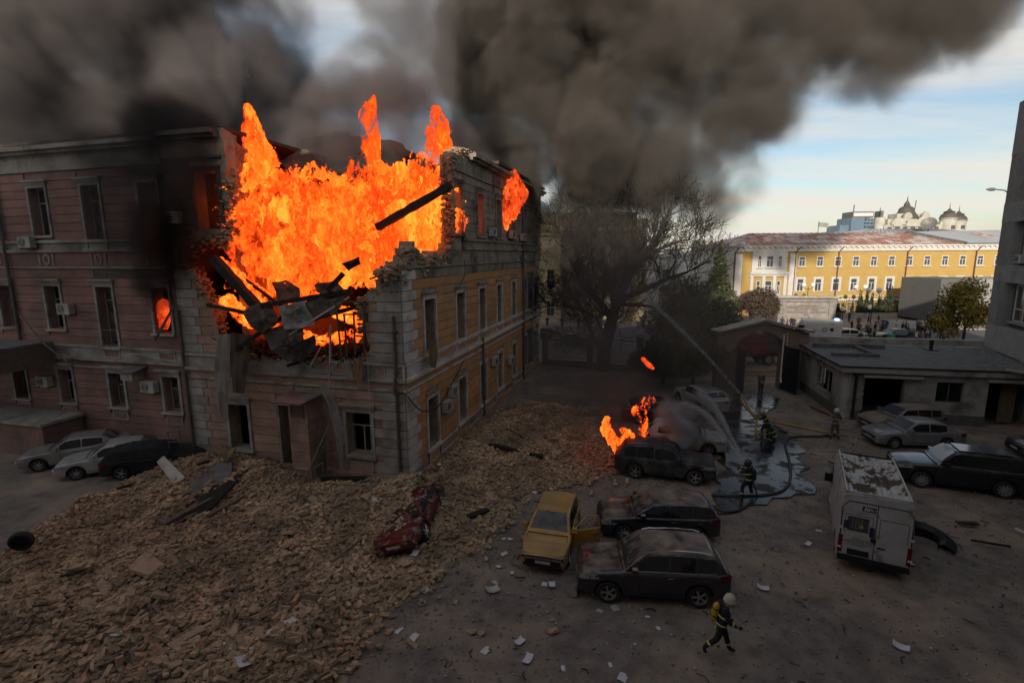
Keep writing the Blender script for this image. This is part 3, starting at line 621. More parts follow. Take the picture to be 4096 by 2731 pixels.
q = MB(); q.box(-1.9, 14.2, 8.6, 9.0, 3.3, 3.95); q.build('parapet', M['trimd'], an)
q = MB(); q.box(.3, 5.0, 6.4, 6.7, 3.53, 3.8); q.box(2.9, 3.2, 3.2, 6.4, 3.53, 3.74); q.box(.3, 3.2, 3.0, 3.25, 3.53, 3.72); q.build('roof_curb', M['concd'], an)
for i, (a, c, z0, z1) in enumerate(aops):
    f = MB(); f.box(a, a+.07, .18, .26, z0, z1); f.box(c-.07, c, .18, .26, z0, z1); f.box(a+.07, c-.07, .18, .26, z1-.07, z1)
    if z0 > 1: f.box(a+.07, c-.07, .18, .26, z0, z0+.07); f.box((a+c)/2-.03, (a+c)/2+.03, .19, .25, z0+.07, z1-.07)
    o = f.build('window' if z0 > 1 else 'door_frame', M['concd'], an)
    if z0 > 1: g = MB(); g.box(a+.08, c-.08, .21, .22, z0+.08, z1-.08); g.build('pane', M['glass'], o)
q = MB(); q.box(1.0, 4.2, -.35, -.06, 2.82, 2.95); q.box(7.6, 11.0, -.35, -.06, 2.82, 2.95); q.build('door_canopy', M['greyw'], an)
q = MB(); q.box(8.9, 9.75, .05, .10, .1, 2.5, M=Matrix.Translation((0, 0, 0)) @ Matrix.Rotation(R(4), 4, 'Z')); q.build('door', M['wood'], an)
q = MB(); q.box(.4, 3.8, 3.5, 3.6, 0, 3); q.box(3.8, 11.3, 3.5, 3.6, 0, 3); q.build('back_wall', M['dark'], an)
q = MB(); f = [(y, .05) for y in (1.8, 2.7, 3.65, 4.55)]
for y, w_ in f: q.box(.1, .18, y, y+w_, 1.0, 2.6)
q.box(.1, .18, 1.85, 4.55, 1.0, 1.06); q.build('window', M['trimd'], an)
q = MB(); q.tube([(.62, -.2, 3.05), (.62, -.12, 2.6), (.62, -.12, .2)], .08, 8); q.box(.45, .8, -.3, -.05, 2.9, 3.12); q.build('downpipe', M['iron'], an)
q = MB()
rr = random.Random(5)
for j in range(26):
    for i in range(5):
        if rr.random() < .75: s = .12+i*.17; q.box(s+.2, s+.35, -.03-rr.random()*.012, .0, .1+j*.115, .1+j*.115+.095)
for i in range(0): pass
o = q.build('exposed_brick', M['greyw'], an); o['kind'] = 'stuff'
q = MB(); q.box(1.2, 3.3, -.9, -.02, 0, .16); q.build('doorstep', M['conc'], an)
t = tag(MB().box(.0, 1.3, -.2, .2, 0, .09).build('broken_gutter', M['trimd'], loc=onwall(AX, AR, 8.4, .3, 3.53)), 'loose white gutter piece lying on the edge of the flat roof', 'debris'); t.rotation_euler = (0, R(4), AR-.25)
rr = random.Random(11)
q = MB()
for i in range(900):
    x, y = rr.uniform(1, 20), rr.uniform(.5, 8.2)
    if rr.random() > (.25 + .75*math.exp(-((x-11.5)/3.5)**2)): continue
    s = rr.uniform(.02, .07); a = rr.random()*6.3; z = 3.55
    q.add([(x+s*math.cos(a+j*2.1)*rr.uniform(.5, 1.4), y+s*math.sin(a+j*2.1), z+rr.random()*.02) for j in range(3)]+[(x, y, z+.03)], [(0, 1, 2), (0, 1, 3), (1, 2, 3), (2, 0, 3)])
q.v = [tuple(onwall(AX, AR, v[0], -v[1], v[2])) for v in q.v]
o = q.build('glass_shards', mat('broken glass', (.42, .46, .47), (.25, .28, .29), .2, 5.), kind='stuff'); o['label'] = 'broken glass scattered over the flat annex roof'
# roof ventilator
t = thing('roof_vent', 'black vent pipe standing on the flat annex roof', 'vent', onwall(AX, AR, 8.0, -6.6, 3.5), AR)
q = MB(); q.box(-.35, .35, -.35, .35, 0, .08); q.build('base', M['iron'], t); q = MB(); q.lathe([(.12, .08), (.12, .55), (.16, .56), (.16, .7), (.05, .75)], 10); q.build('pipe', M['iron'], t)
# ================= the gate
GX = Vector((17.3, 38.6, 0)); gt = thing('gate_arch', 'brown gate arch with black wrought iron scrolls and open leaves', 'gate', GX, R(1))
arc = [(-1.5, 0), (0, 0), (0, 3.75)]
n = 14
for i in range(n+1):
    x = 3.55*i/n; arc.append((x, 3.75+.85*math.sin(math.pi*i/n)))
arc += [(3.55, 0), (5.5, 0), (5.5, 4.35), (1.9+.05, 5.35), (-1.5, 4.5)]
def face_wall(poly_top, name):
    q = MB()
    # left pier, right pier, spandrel strips
    q.box(-1.5, 0, 0, .7, 0, 3.75); q.box(3.55, 5.5, 0, .7, 0, 3.75)
    def top(x): return 5.3-.85*abs(x-2.0)/3.5 if x < 2 else 5.3-.92*(x-2)/3.5
    xs_ = [-1.5, -.75, 0]+[3.55*i/n for i in range(1, n+1)]+[4.2, 4.85, 5.5]
    lo_ = lambda x: 3.75 if x <= 0 or x >= 3.55 else 3.75+.85*math.sin(math.pi*x/3.55)
    for a, c in zip(xs_[:-1], xs_[1:]): q.prism([(a, lo_(a)), (c, lo_(c)), (c, top(c)), (a, top(a))], (0, .7))
    q.build(name, M['brownw'], gt)
    q = MB(); 
    for s0, s1 in ((-1.7, 2.0), (2.0, 5.7)): q.prism([(s0, top(max(s0, -1.5))+.005), (s1, top(min(s1, 5.5))+.005), (s1, top(min(s1, 5.5))+.13), (s0, top(max(s0, -1.5))+.13)], (-.3, 1.0))
    q.build('coping', M['trimd'], gt)
    for i in range(16):
        a = -1.7+i*.4625; c = a+.45; q = MB(); q.prism([(a, top(min(max(a, -1.5), 5.5))+.14), (c, top(min(max(c, -1.5), 5.5))+.14), (c, top(min(max(c, -1.5), 5.5))+.2), (a, top(min(max(a, -1.5), 5.5))+.2)], (-.35, 1.05)); q.build('roof_tile', M['trim'], gt)
face_wall(None, 'wall')
def scroll(cx_, cz, r0, turns, sg=1, ph=0.):
    return [(cx_+sg*(r0*(1-.85*t/40))*math.cos(ph+turns*2*math.pi*t/40), .1, cz+(r0*(1-.85*t/40))*math.sin(ph+turns*2*math.pi*t/40)) for t in range(41)]
for cx_, r0, sg in ((1.55, .42, 1), (2.2, .42, -1), (.85, .26, 1), (2.9, .26, -1), (.35, .17, 1), (3.3, .16, -1)):
    q = MB(); q.tube(scroll(cx_, 3.66+r0, r0, 1.9, sg, math.pi), .028, 5); q.build('iron_scroll', M['iron'], gt)
q = MB(); q.tube([(-.4, -.05, 3.1), (-.05, -.05, 3.2), (0, -.05, 3.55), (.4, -.05, 3.62), (3.3, -.05, 3.62), (3.7, -.05, 3.5), (3.75, -.05, 3.1)], .045, 6); q.build('iron_bar', M['iron'], gt)
def leaf(x, ang, wd, nm='gate_leaf'):
    o = bpy.data.objects.new('hinge', None)
    q = MB(); Mx = Matrix.Translation((x, 0, 0)) @ Matrix.Rotation(ang, 4, 'Z')
    q.box(0, wd, -.03, .03, .1, .2, M=Mx); q.box(0, wd, -.03, .03, 3.35, 3.45, M=Mx); q.box(0, .08, -.03, .03, .2, 3.35, M=Mx); q.box(wd-.08, wd, -.03, .03, .2, 3.35, M=Mx); q.box(.08, wd-.08, -.012, .012, .2, 3.35, M=Mx)
    for j in range(7): a = .2+j*(wd-.4)/6; q.box(a, a+.03, -.03, -.013, .25, 3.3, M=Mx)
    q.build(nm, M['iron'], gt)
leaf(.02, R(-98), 1.9); leaf(3.53, R(-84), 1.9)
q = MB(); q.tube([(3.5, -.1, 4.3), (3.5, -.1, .9), (3.4, -.35, .6)], .06, 6); q.build('downpipe', M['white'], gt)
q = MB()
for j in range(16): q.box(3.78, 3.86, -.02, -.002, .2+j*.27, .2+j*.27+.17)
q.build('marker_strip', M['white'], gt)
# wall between gate and annex with a barred opening
t = thing('yard_wall', 'brown wall with a barred opening between gate arch and annex', 'wall', (22.75, 38.72, 0), R(-20))
q = MB(); q.box(0, .5, 0, .3, 0, 3.3); q.box(1.5, 2.0, 0, .3, 0, 3.3); q.box(.5, 1.5, 0, .3, 2.5, 3.3); q.box(.5, 1.5, 0, .3, 0, .5); q.box(-.05, 2.05, -.05, .35, 3.3, 3.42); q.build('wall', M['brownw'], t)
for j in range(5): q = MB(); q.box(.55+j*.22, .58+j*.22, .1, .13, .5, 2.5); q.build('bar', M['iron'], t)
for j in range(4): q = MB(); q.box(.5, 1.5, .09, .14, .8+j*.45, .83+j*.45); q.build('bar', M['iron'], t)
# ================= iron fence on a low wall between yard and street
fn = thing('street_fence', 'black iron fence between the yard and the street', 'fence', (3.2, 48.3, 0), math.atan2(-5.2, 12.6))
L_ = 13.4
q = MB(); q.box(0, L_, -.15, .15, 0, .55); q.build('base_wall', M['concd'], fn)
q = MB(); q.box(0, L_, -.02, .02, 2.7, 2.76); q.box(0, L_, -.02, .02, .8, .85); q.build('rail', M['iron'], fn)
for i in range(74):
    q = MB(); x = .1+i*.18; q.box(x, x+.025, -.012, .012, .55, 2.95); q.build('bar', M['iron'], fn) if i < 1 else None
    if i == 0: b0 = bpy.data.objects[-1] if 0 else [o for o in fn.children if o.name.startswith('bar')][0]
    else: c = b0.copy(); c.location = (i*.18, 0, 0); C.objects.link(c)
for x in (0, 4.4, 8.9, 13.4): q = MB(); q.box(x-.25, x+.25, -.25, .25, 0, 3.0); q.box(x-.32, x+.32, -.32, .32, 3.0, 3.15); q.build('post', M['brownw'], fn)
# ================= monument wall
MX, MR_ = (38.0, 72.6, 0), math.atan2(-2.3, 6.4)
mo = thing('monument_wall', 'grey stone memorial wall with raised lettering beside the plaza', 'monument', MX, R(-11))
q = MB(); q.box(.9, 6.6, .15, 1.1, 0, 3.6); q.build('panel', M['stone'], mo)
for sx_ in (0, 6.6):
    for j in range(6): q = MB(); q.box(sx_, sx_+.9, 0, 1.2, .0+j*.6+.015, (j+1)*.6-.015); q.build('stone_block', M['stone'], mo)
q = MB(); q.box(-.1, 7.6, -.1, 1.3, 3.6, 4.05); q.box(-.35, 7.85, -.35, 1.5, 4.05, 4.25); q.build('cornice', M['stone'], mo)
for j in range(7): q = MB(); q.prism([(-.38+j*1.18, 4.26), (-.38+j*1.18+1.16, 4.26), (-.38+j*1.18+1.16, 4.36), (-.38+j*1.18, 4.36)], (-.4, 1.5)); q.build('roof_panel', M['trim'], mo)
def text(s, size, m, name='lettering', ext=.01, parent=None, loc=(0, 0, 0), rot=(R(90), 0, 0), align='CENTER', sx=1.):
    c = bpy.data.curves.new(name, 'FONT'); c.body = s; c.size = size; c.extrude = ext; c.align_x = align; c.align_y = 'CENTER'; c.resolution_u = 2
    o = bpy.data.objects.new(name+'_tmp', c); C.objects.link(o); dg = bpy.context.evaluated_depsgraph_get(); me = bpy.data.meshes.new_from_object(o.evaluated_get(dg)); bpy.data.objects.remove(o)
    me.name = name; me.materials.clear(); me.materials.append(m); o = bpy.data.objects.new(name, me); C.objects.link(o); o.parent = parent; o.location = loc; o.rotation_euler = rot; o.scale = (sx, 1, 1)
    return o
M['letter'] = mat('brown letters', (.10, .05, .035), None, .6)
for s, z, sz in (('ЦЕНТРАЛЬНІЙ РАДІ', 2.95, .26), ('ПЕРШОМУ ПРЕЗИДЕНТОВІ УКРАЇНИ', 2.68, .26), ('УКРАЇНСЬКОЇ СТОЛИЦІ', 2.40, .26), ('МИХАЙЛОВІ ГРУШЕВСЬКОМУ', 2.05, .34), ('ГОЛОВИ', 1.7, .2), ('УКРАЇНСЬКА ДЕРЖАВНА', 1.25, .17)):
    text(s, sz, M['letter'], parent=mo, loc=(3.75, .13, z))
# ================= yellow building
YX = (36.6, 84.5, 0); yb = thing('yellow_building', 'long yellow two storey building with white trim and a rusty roof', 'building', YX, R(2))
q = MB(); q.box(0, 52, 0, 14, 0, 10.6); q.build('wall', M['yellow'], yb)
q = MB(); q.box(-.5, 52.5, -.5, 14.5, 11.35, 11.6); q.box(-.25, 52.2, -.25, 14.2, 10.6, 11.35); q.build('cornice', M['wtrim'], yb)
q = MB()
for i in range(58): q.box(.1+i*.9, .5+i*.9, -.46, -.26, 11.1, 11.34)
o = q.build('dentil', M['wtrim'], yb); o['kind'] = 'stuff'
q = MB(); q.add([(-.55, -.55, 11.61), (52.5, -.55, 11.61), (52.5, 14.5, 11.61), (-.55, 14.5, 11.61), (5.5, 7, 13.8), (46, 7, 13.8)], [(0, 1, 5, 4), (1, 2, 5), (2, 3, 4, 5), (3, 0, 4), (0, 3, 2, 1)]); rf = q.build('roof', M['rust'], yb)
for i in range(48):
    x = .3+i*.95; y1 = 7; k_ = min(1, max(0, (x+.55)/6.0)) if x < 5.5 else 1
    q = MB(); q.tube([(x+ -.3, -.5, 11.66), (x+3.2*k_*.55 if 0 else x, -.5+7.4*k_, 11.66+2.18*k_)], .045, 4)
    q.build('roof_seam', M['zinc'], yb)
q = MB(); q.add([(38, -.6, 11.75), (52.6, -.6, 11.75), (52.6, 9, 14.2), (33.5, 6.5, 13.9)], [(0, 1, 2, 3)]); 
q.add([(38, -.6, 11.6), (52.6, -.6, 11.6), (52.6, 9, 14.05), (33.5, 6.5, 13.75)], [(3, 2, 1, 0)]); q.build('roof', M['zinc'], yb)
q = MB(); q.tube([(38, -.65, 11.75), (33.4, 6.5, 13.9)], .3, 4); q.build('roof_valley', M['roofd'], yb)
def ywin(x, z, w_, h, surround=True, par=None, y=0, vert=2):
    f = MB(); t = .1
    for a, c, u, v in ((x-w_/2, x-w_/2+t, z, z+h), (x+w_/2-t, x+w_/2, z, z+h), (x-w_/2+t, x+w_/2-t, z, z+t), (x-w_/2+t, x+w_/2-t, z+h-t, z+h), (x-w_/2+t, x+w_/2-t, z+h*.62, z+h*.62+.08)): f.box(a, c, y-.06, y+.02, u, v)
    if vert == 2: f.box(x-.04, x+.04, y-.06, y+.02, z+t, z+h*.62)
    o = f.build('window', M['white'], par)
    g = MB(); g.box(x-w_/2+t, x+w_/2-t, y-.03, y-.01, z+t, z+h-t); g.build('pane', M['glassc'], o)
    if surround: 
        g = MB(); g.box(x-w_/2-.25, x-w_/2-.01, y-.12, y+.02, z-.1, z+h+.25); g.box(x+w_/2+.01, x+w_/2+.25, y-.12, y+.02, z-.1, z+h+.25); g.box(x-w_/2-.01, x+w_/2+.01, y-.12, y+.02, z+h+.01, z+h+.25); g.build('surround', M['wtrim'], o)
    else: g = MB(); g.box(x-w_/2-.2, x+w_/2+.2, y-.2, y+.02, z-.16, z-.03); g.build('sill', M['wtrim'], o)
for i in range(14):
    x = 11.1+i*3.02
    ywin(x, 8.15, 1.1, 1.6, False, yb); ywin(x, 4.1, 1.15, 2.05, True, yb)
    ywin(x, .6, 1.1, 1.7, False, yb)
for x in (3.9, 5.6, 7.3): ywin(x-.0, 8.05, .65 if x != 5.6 else 1.2, 1.9, False, yb, y=-.25); ywin(x, 3.6, .65 if x != 5.6 else 1.2, 2.3, False, yb, y=-.25)
q = MB(); q.box(2.7, 8.5, -.24, 0, 7.3, 10.59); q.build('white_panel', M['wtrim'], yb)
q = MB(); q.box(2.4, 8.8, -.5, 0, 6.95, 7.29); q.build('ledge', M['wtrim'], yb)
for x in (2.6, 4.6, 6.4, 8.2): q = MB(); q.box(x, x+.5, -.24, 0, 2.0, 6.6); q.build('pilaster', M['wtrim'], yb)
q = MB(); q.box(2.4, 8.8, -.26, 0, 6.6, 6.94); q.build('ledge', M['wtrim'], yb)
for x in (-.05, 9.0): q = MB(); q.box(x, x+1.1, -.22, 0, 2.6, 10.2); q.build('pilaster', M['wtrim'], yb)
q = MB(); q.box(-.1, 52, -.18, 0, 2.35, 2.75); q.box(-.1, 52, -.12, 0, 3.15, 3.3); q.build('string_course', M['wtrim'], yb)
for i in range(5): q = MB(); q.box(-.02, 52, -.05, 0, .15+i*.45, .15+i*.45+.38); q.build('plinth_course', M['yellow'], yb)
for x in (-.2, 9.9, 17.1, 28.7, 40.4): q = MB(); q.tube([(x+.5, -.55, 11.3), (x, -.2, 10.5), (x, -.2, 3), (x-.1, -.2, .2)], .09, 6); q.build('downpipe', mat('rust pipe', (.10, .035, .03), None, .6) if x == -.2 else bpy.data.materials['rust pipe'], yb)
# side wing seen at the left end
q = MB(); q.box(-.25, 0, 14, 30, 0, 10.6); q.box(-.3, -.01, .2, 14, 0, 10.6); q.build('side_wall', M['wtrim'], yb)
# buildings and roofs behind it
bz = thing('seam_roof_building', 'building with a broad grey seam metal roof behind the rusty roof', 'building', (71, 110, 0), R(2))
q = MB(); q.box(0, 44, 0, 30, 0, 13.3); q.build('wall', M['brownw'], bz)
q = MB(); q.add([(-.5, -.5, 13.3), (44, -.5, 13.3), (44, 30, 13.3), (-.5, 30, 13.3), (13, 12, 15.7), (29, 12, 15.7)], [(0, 1, 5, 4), (1, 2, 5), (2, 3, 4, 5), (3, 0, 4), (0, 3, 2, 1)]); q.build('roof', M['zinc'], bz)
for i in range(24): x = 1+i*1.55; q = MB(); q.tube([(x, -.5, 13.37), (13+(x)*.42, 12, 15.75)], .05, 4); q.build('roof_seam', M['metal'], bz)
bz2 = thing('low_brick_attic', 'low brown attic with an aerial dish at the left end of the grey roof', 'building', (53, 110, 0), R(2))
q = MB(); q.box(10, 17.8, 0, 12, 0, 13.0); q.box(12, 17.8, 1, 10, 13.0, 13.7); q.build('wall', M['brownw'], bz2)
def dish(label, loc, s, rz):
    t = thing('satellite_dish', label, 'dish', loc, rz); q = MB(); pr_ = [(s*k_/6, .32*s*(k_/6)**2) for k_ in range(0, 7)]
    q.lathe([(max(r_, .01), z) for r_, z in pr_]+[(r_*.99+.005, z-.05) for r_, z in pr_[::-1]], 20, M=Matrix.Translation((0, 0, s*1.3)) @ Matrix.Rotation(R(62), 4, 'X')); q.build('reflector', M['metal'], t, smooth=40)
    q = MB(); q.tube([(0, 0, 0), (0, .1, s*1.3)], .08*s, 6); q.build('mast', M['iron'], t)
dish('big satellite dish on the grey seam roof', (92.6, 116, 14.4), 1.5, R(-40)); dish('small satellite dish on the low brown attic', (66, 112, 13.0), .7, R(60))
# ================= theatre-like cream building at the left of the street
th = thing('cream_building', 'cream stone building with pedimented windows glimpsed beside the burning building', 'building', (-12, 77, 0), 0)
q = MB(); q.box(0, 19.4, 0, 20, 0, 16.6); q.build('wall', M['cream'], th)
q = MB(); q.box(19.4, 31.0, 2.2, 20, 0, 16.3); q.build('wing_wall', mat('shaded limestone', (.40, .33, .25), (.32, .265, .20), .85, .5), th)  # darker copy of the limestone, the wing's shade put into its colour
q = MB(); q.box(31.0, 32.4, 1.0, 20, 0, 15.6); q.build('corner_pier', M['cream'], th)
q = MB(); q.box(-.3, 19.7, -.45, .01, 13.8, 14.3); q.box(-.3, 19.6, -.25, .01, 13.2, 13.8); q.build('cornice', M['cream'], th)
q = MB(); q.box(19.7, 31.3, 1.8, 2.2, 13.8, 14.3); q.box(19.7, 31.3, 1.9, 20, 16.3, 16.6); q.build('cornice', M['cream'], th)
q = MB(); q.lathe([(9, 0), (8.6, 1.2), (7.4, 2.3), (5.5, 3.1), (2.5, 3.6), (.3, 3.8)], 28, M=Matrix.Translation((10, 9, 16.4))); q.build('dome_roof', M['zinc'], th, smooth=40)
for z in (9.0, 11.3): q = MB(); q.box(0, 19.4, -.12, 0, z, z+.12); q.build('string_course', M['cream'], th)
rr = random.Random(4)
for i in range(26):
    x = 11+i*.32; q = MB(); q.box(x, x+.13, -.16, 0, 9.3+rr.random()*.2, 11.1-rr.random()*.5); q.build('relief_figure', M['cream'], th) if x < 19.2 else None
for x in (11.7, 14.4, 17.05):
    f = MB(); f.box(x, x+.28, -.35, 0, 4.9, 8.2); f.box(x+1.3, x+1.58, -.35, 0, 4.9, 8.2); f.box(x-.1, x+1.7, -.4, 0, 8.2, 8.45); f.prism([(x-.15, 8.45), (x+1.75, 8.45), (x+.8, 9.0)], (-.42, 0)); f.box(x-.1, x+1.7, -.38, 0, 4.6, 4.9)
    o = f.build('window', M['cream'], th); g = MB(); g.box(x+.29, x+1.29, -.06, -.02, 5.5, 8.1); g.build('pane', M['glassc'], o)
    g = MB(); g.box(x+.76, x+.82, -.1, -.06, 5.5, 8.1); g.box(x+.29, x+1.29, -.1, -.06, 6.6, 6.68); g.box(x+.29, x+1.29, -.1, -.06, 5.4, 5.5); g.build('sash', M['trimd'], o)
    f = MB(); f.box(x+.1, x+1.5, -.12, 0, 1.2, 3.6); o = f.build('window', M['cream'], th); g = MB(); g.box(x+.3, x+1.3, -.16, -.125, 1.35, 3.45); g.build('pane', M['glassc'], o)
    g = MB(); g.box(x+.77, x+.83, -.2, -.16, 1.35, 3.45); g.box(x+.3, x+1.3, -.2, -.16, 2.4, 2.47); g.build('sash', M['white'], o)
for r_ in range(9):
    for j in range(3):
        x = (13.35, 16.05, 18.75)[j]; q = MB(); q.box(x, x+.85 if j < 2 else x+.62, -.07, 0, 1.0+r_*.32+.01, 1.0+(r_+1)*.32-.01); q.build('stone_block', M['cream'], th)
# ================= skyline
def tower(name, label, loc, rz, boxes, m, floors=None):
    t = thing(name, label, 'building', loc, rz)
    for i, b_ in enumerate(boxes): q = MB(); q.box(*b_[:6]); q.build('block', b_[6] if len(b_) > 6 else m, t)
    if floors:
        for x0, x1, y, z0, z1, dz, nx in floors:
            z = z0
            while z < z1:
                for j in range(nx): a = x0+(x1-x0)*(j+.15)/nx; c = x0+(x1-x0)*(j+.85)/nx; q = MB(); q.box(a, c, y-.12, y, z, z+dz*.5); q.build('window', M['glassc'], t)
                z += dz
    return t
tower('glass_tower', 'blue grey glass office tower with stepped left side on the skyline', (186, 300, 0), R(-4), [(0, 6, 0, 14, 0, 25), (3, 9, 1, 15, 25, 29), (8, 15, -1, 14, 0, 33.5), (15.02, 26, 0, 14, 0, 33), (9.5, 21, 1, 12, 33.5, 37.5, M['metal']), (26.05, 27.5, 3, 9, 0, 38, M['metal']), (10, 20.5, .8, 1, 34.6, 36.6, M['white'])], M['bluegl'], [(15.3, 25.7, 0, 14, 32, 2.2, 6)])
bpy.data.objects['glass_tower'].scale = (1, 1, .88); q = MB(); q.tube([(197.5, 303, 32), (197.5, 303, 37)], .25, 5); tag(q.build('antenna_mast', M['iron']), 'thin antenna on the blue glass tower', 'antenna')
pc = thing('ornate_building', 'ornate pale apartment building with stepped domes and round towers on the skyline', 'building', (187, 262, 0), R(-2))
M['pale'] = mat('pale render', (.42, .42, .36), (.30, .30, .27), .8, .4)
q = MB(); q.box(0, 28, 0, 12, 0, 27); q.build('wall', M['pale'], pc)
def gable(x0, x1, z0, z1, y, m): 
    n_ = 10; cx_ = (x0+x1)/2; q = MB(); q.prism([(x0, z0), (x1, z0)]+[(cx_+(x1-cx_)*math.cos(math.pi*i/n_), z0+.05+(z1-z0)*math.sin(math.pi*i/n_)) for i in range(0, n_+1)], (y, y+1.2)); return q.build('curved_gable', m, pc)
for x0, x1, z0, z1 in ((3, 10, 27, 31), (8.5, 13, 29, 34), (10, 17, 26, 30.5), (15, 22, 27, 31.5), (17.5, 21.5, 31, 34.5), (4, 8, 26, 29)): gable(x0, x1, z0, z1, -.8+x0*.01, M['pale'])
q = MB(); q.box(2, 24, 1, 10, 27, 30.3); q.build('upper_storey', M['pale'], pc)
q = MB(); q.box(7, 20, 2, 9, 30.3, 33.5); q.build('upper_storey', M['pale'], pc)
q = MB(); q.lathe([(6.2, 30.4), (5.0, 32.5), (3.6, 34.6), (3.2, 36.5), (2.6, 37.2), (1.2, 38.2), (1.4, 38.8), (.3, 41), (.05, 44)], 12, M=Matrix.Translation((13.3, 5, 0))); q.build('dome', M['dome'], pc, smooth=50)
q = MB(); q.tube([(16.6, 4, 35), (16.9, 4, 41)], .2, 5); q.build('chimney', M['dome'], pc)
q = MB(); q.lathe([(2.3, 0), (2.3, 31), (1.8, 31.5)], 12, M=Matrix.Translation((-.5, 3, 0))); q.build('round_tower', M['pale'], pc, smooth=50)
for x, h in ((32.3, 30.2), (37.0, 28.8)):
    q = MB(); q.lathe([(3.6, 0), (3.6, h), (4.0, h+.1), (4.0, h+.5)], 14, M=Matrix.Translation((x, 2, 0))); q.build('round_tower', M['pale'], pc, smooth=50)
    q = MB(); q.lathe([(3.9, h+.5), (3.4, h+2.2), (2.2, h+3.4), (2.5, h+4), (1.2, h+4.6), (.2, h+6), (.05, h+9)], 14, M=Matrix.Translation((x, 2, 0))); q.build('dome', M['dome'], pc, smooth=50)
    for j in range(3): q = MB(); q.box(x-.9+j*.0, x+.9, -1.75, -1.55, 22+j*3.2-4, 24+j*3.2-4); q.build('window', M['glassc'], pc)
q = MB(); q.box(27.9, 33, 1, 9, 0, 28.6); q.build('wall', M['pale'], pc)
pc.scale = (1, 1, .87)
for i in range(7):
    for z in (15.5, 18.5, 21.5, 24.2): q = MB(); q.box(1.5+i*3.8, 3.6+i*3.8, -.15, 0, z, z+1.7); q.build('window', M['glassc'], pc)
q = MB(); q.box(7, 22, -.3, -.16, 20.2, 21.3); q.build('blue_fascia', mat('blue fascia', (.08, .2, .42), None, .5), pc)
q = MB(); q.tube([(-1, 3, 31), (-1, 3, 37)], .15, 4); q.tube([(-2, 3, 33), (-.2, 3, 35.5)], .1, 4); q.build('antenna_frame', M['iron'], pc)
tower('round_tower_block', 'pale banded high-rise just right of the bare tree', (160, 500, 0), 0, [(0, 10, 0, 12, 0, 33), (1.2, 8.8, 1, 10, 33, 35.5)], M['pale'], [(.5, 9.5, 0, 14, 32, 2.6, 1)])
tower('slab_block', 'cream and grey slab block low on the skyline', (161, 450, 0), 0, [(0, 6.5, 0, 14, 0, 21.5, M['metal']), (6.5, 9.5, .5, 14, 0, 21), (9.5, 16.5, 0, 14, 0, 21)], M['pale'], [(.4, 6.1, 0, 12, 20, 2.2, 2), (10, 16, 0, 12, 20, 2.2, 3)])
tower('distant_tower', 'small dark spired tower on the far skyline', (166.5, 400, 0), 0, [(0, 4.5, 0, 5, 0, 17.5, M['bluegl']), (1, 3.6, 1, 4, 17.5, 20, M['bluegl']), (1.9, 2.4, 2, 2.5, 20, 25.5, M['iron'])], M['dome'])
tower('distant_blocks', 'jumble of white low blocks beside the small spired tower', (173, 405, 0), 0, [(0, 2.6, 0, 5, 0, 16.5), (2.7, 6.4, 0, 5, 0, 18.2), (6.5, 11, 0, 5, 0, 16.4), (1, 1.4, 1, 1.4, 16.5, 24, M['iron']), (3.2, 3.5, 1, 1.3, 18.2, 24.5, M['iron'])], M['pale'])
tower('low_roof_house', 'low white house with a pale hipped roof left of the conifer', (38, 112, 0), 0, [(-6, 3.5, 0, 10, 0, 9.6), (-6.4, 3.9, -.4, 10.4, 9.6, 10.1, M['wtrim'])], M['wtrim'], [(-5.5, 3, 0, 2, 8, 3.3, 4)])
fd = thing('flag_dome', 'dark little dome with a flag on the skyline', 'dome', (94, 160, 0)); q = MB(); q.lathe([(1.6, 11), (1.9, 13.4), (2.6, 14.0), (1.9, 15.2), (1.0, 15.8), (.1, 16)], 12); q.build('drum', M['dome'], fd, smooth=40)
q = MB(); q.tube([(0, 0, 15.8), (0, 0, 19.6)], .09, 5); fp = q.build('flagpole', M['iron'], fd)
q = MB(); q.grid([[(x*.45, .2*math.sin(x*1.3), 19.5-z*.45-x*.06) for x in range(8)] for z in range(4)]); q.build('flag', mat('flag cloth', (.16, .2, .26), (.3, .28, .16), .8, .8), fd)
# ================= trees
M['bark'] = mat('dark bark', (.035, .03, .026), (.02, .018, .016), .95, 3., .6, 12)
def twigs(mb, p, d, r, L, lv, rr, spread=.55, up=.12, nb=4, minr=.012, sides=5):
    n = 4; pts = [Vector(p)]; rad = [r]; d = d.normalized()
    for i in range(n):
        d = (d + Vector((rr.gauss(0, .16), rr.gauss(0, .16), rr.gauss(0, .13)+up*.5))).normalized(); pts.append(pts[-1]+d*L/n); rad.append(max(minr*.6, r*(1-.62*(i+1)/n)))
    mb.tube(pts, rad, sides if lv > 1 else 3, close=False)
    if lv <= 0: return
    for j in range(nb):
        t = rr.uniform(.25, 1.0) if j else 1.0; i = min(n-1, int(t*n)); q = pts[i].lerp(pts[i+1], t*n-i) if t < 1 else pts[-1]
        ax = Vector((rr.gauss(0, 1), rr.gauss(0, 1), rr.gauss(0, 1))).normalized(); dd_ = (d + ax*rr.uniform(.5, 1.1)*spread*1.6 + Vector((0, 0, up))).normalized()
        twigs(mb, q, dd_, max(minr, r*(1-.6*t)*.72), L*rr.uniform(.55, .82), lv-1, rr, spread, up, nb, minr, sides)
bt = thing('bare_tree', 'big leafless tree standing dark in the smoke by the fence', 'tree', (0, 0, 0))
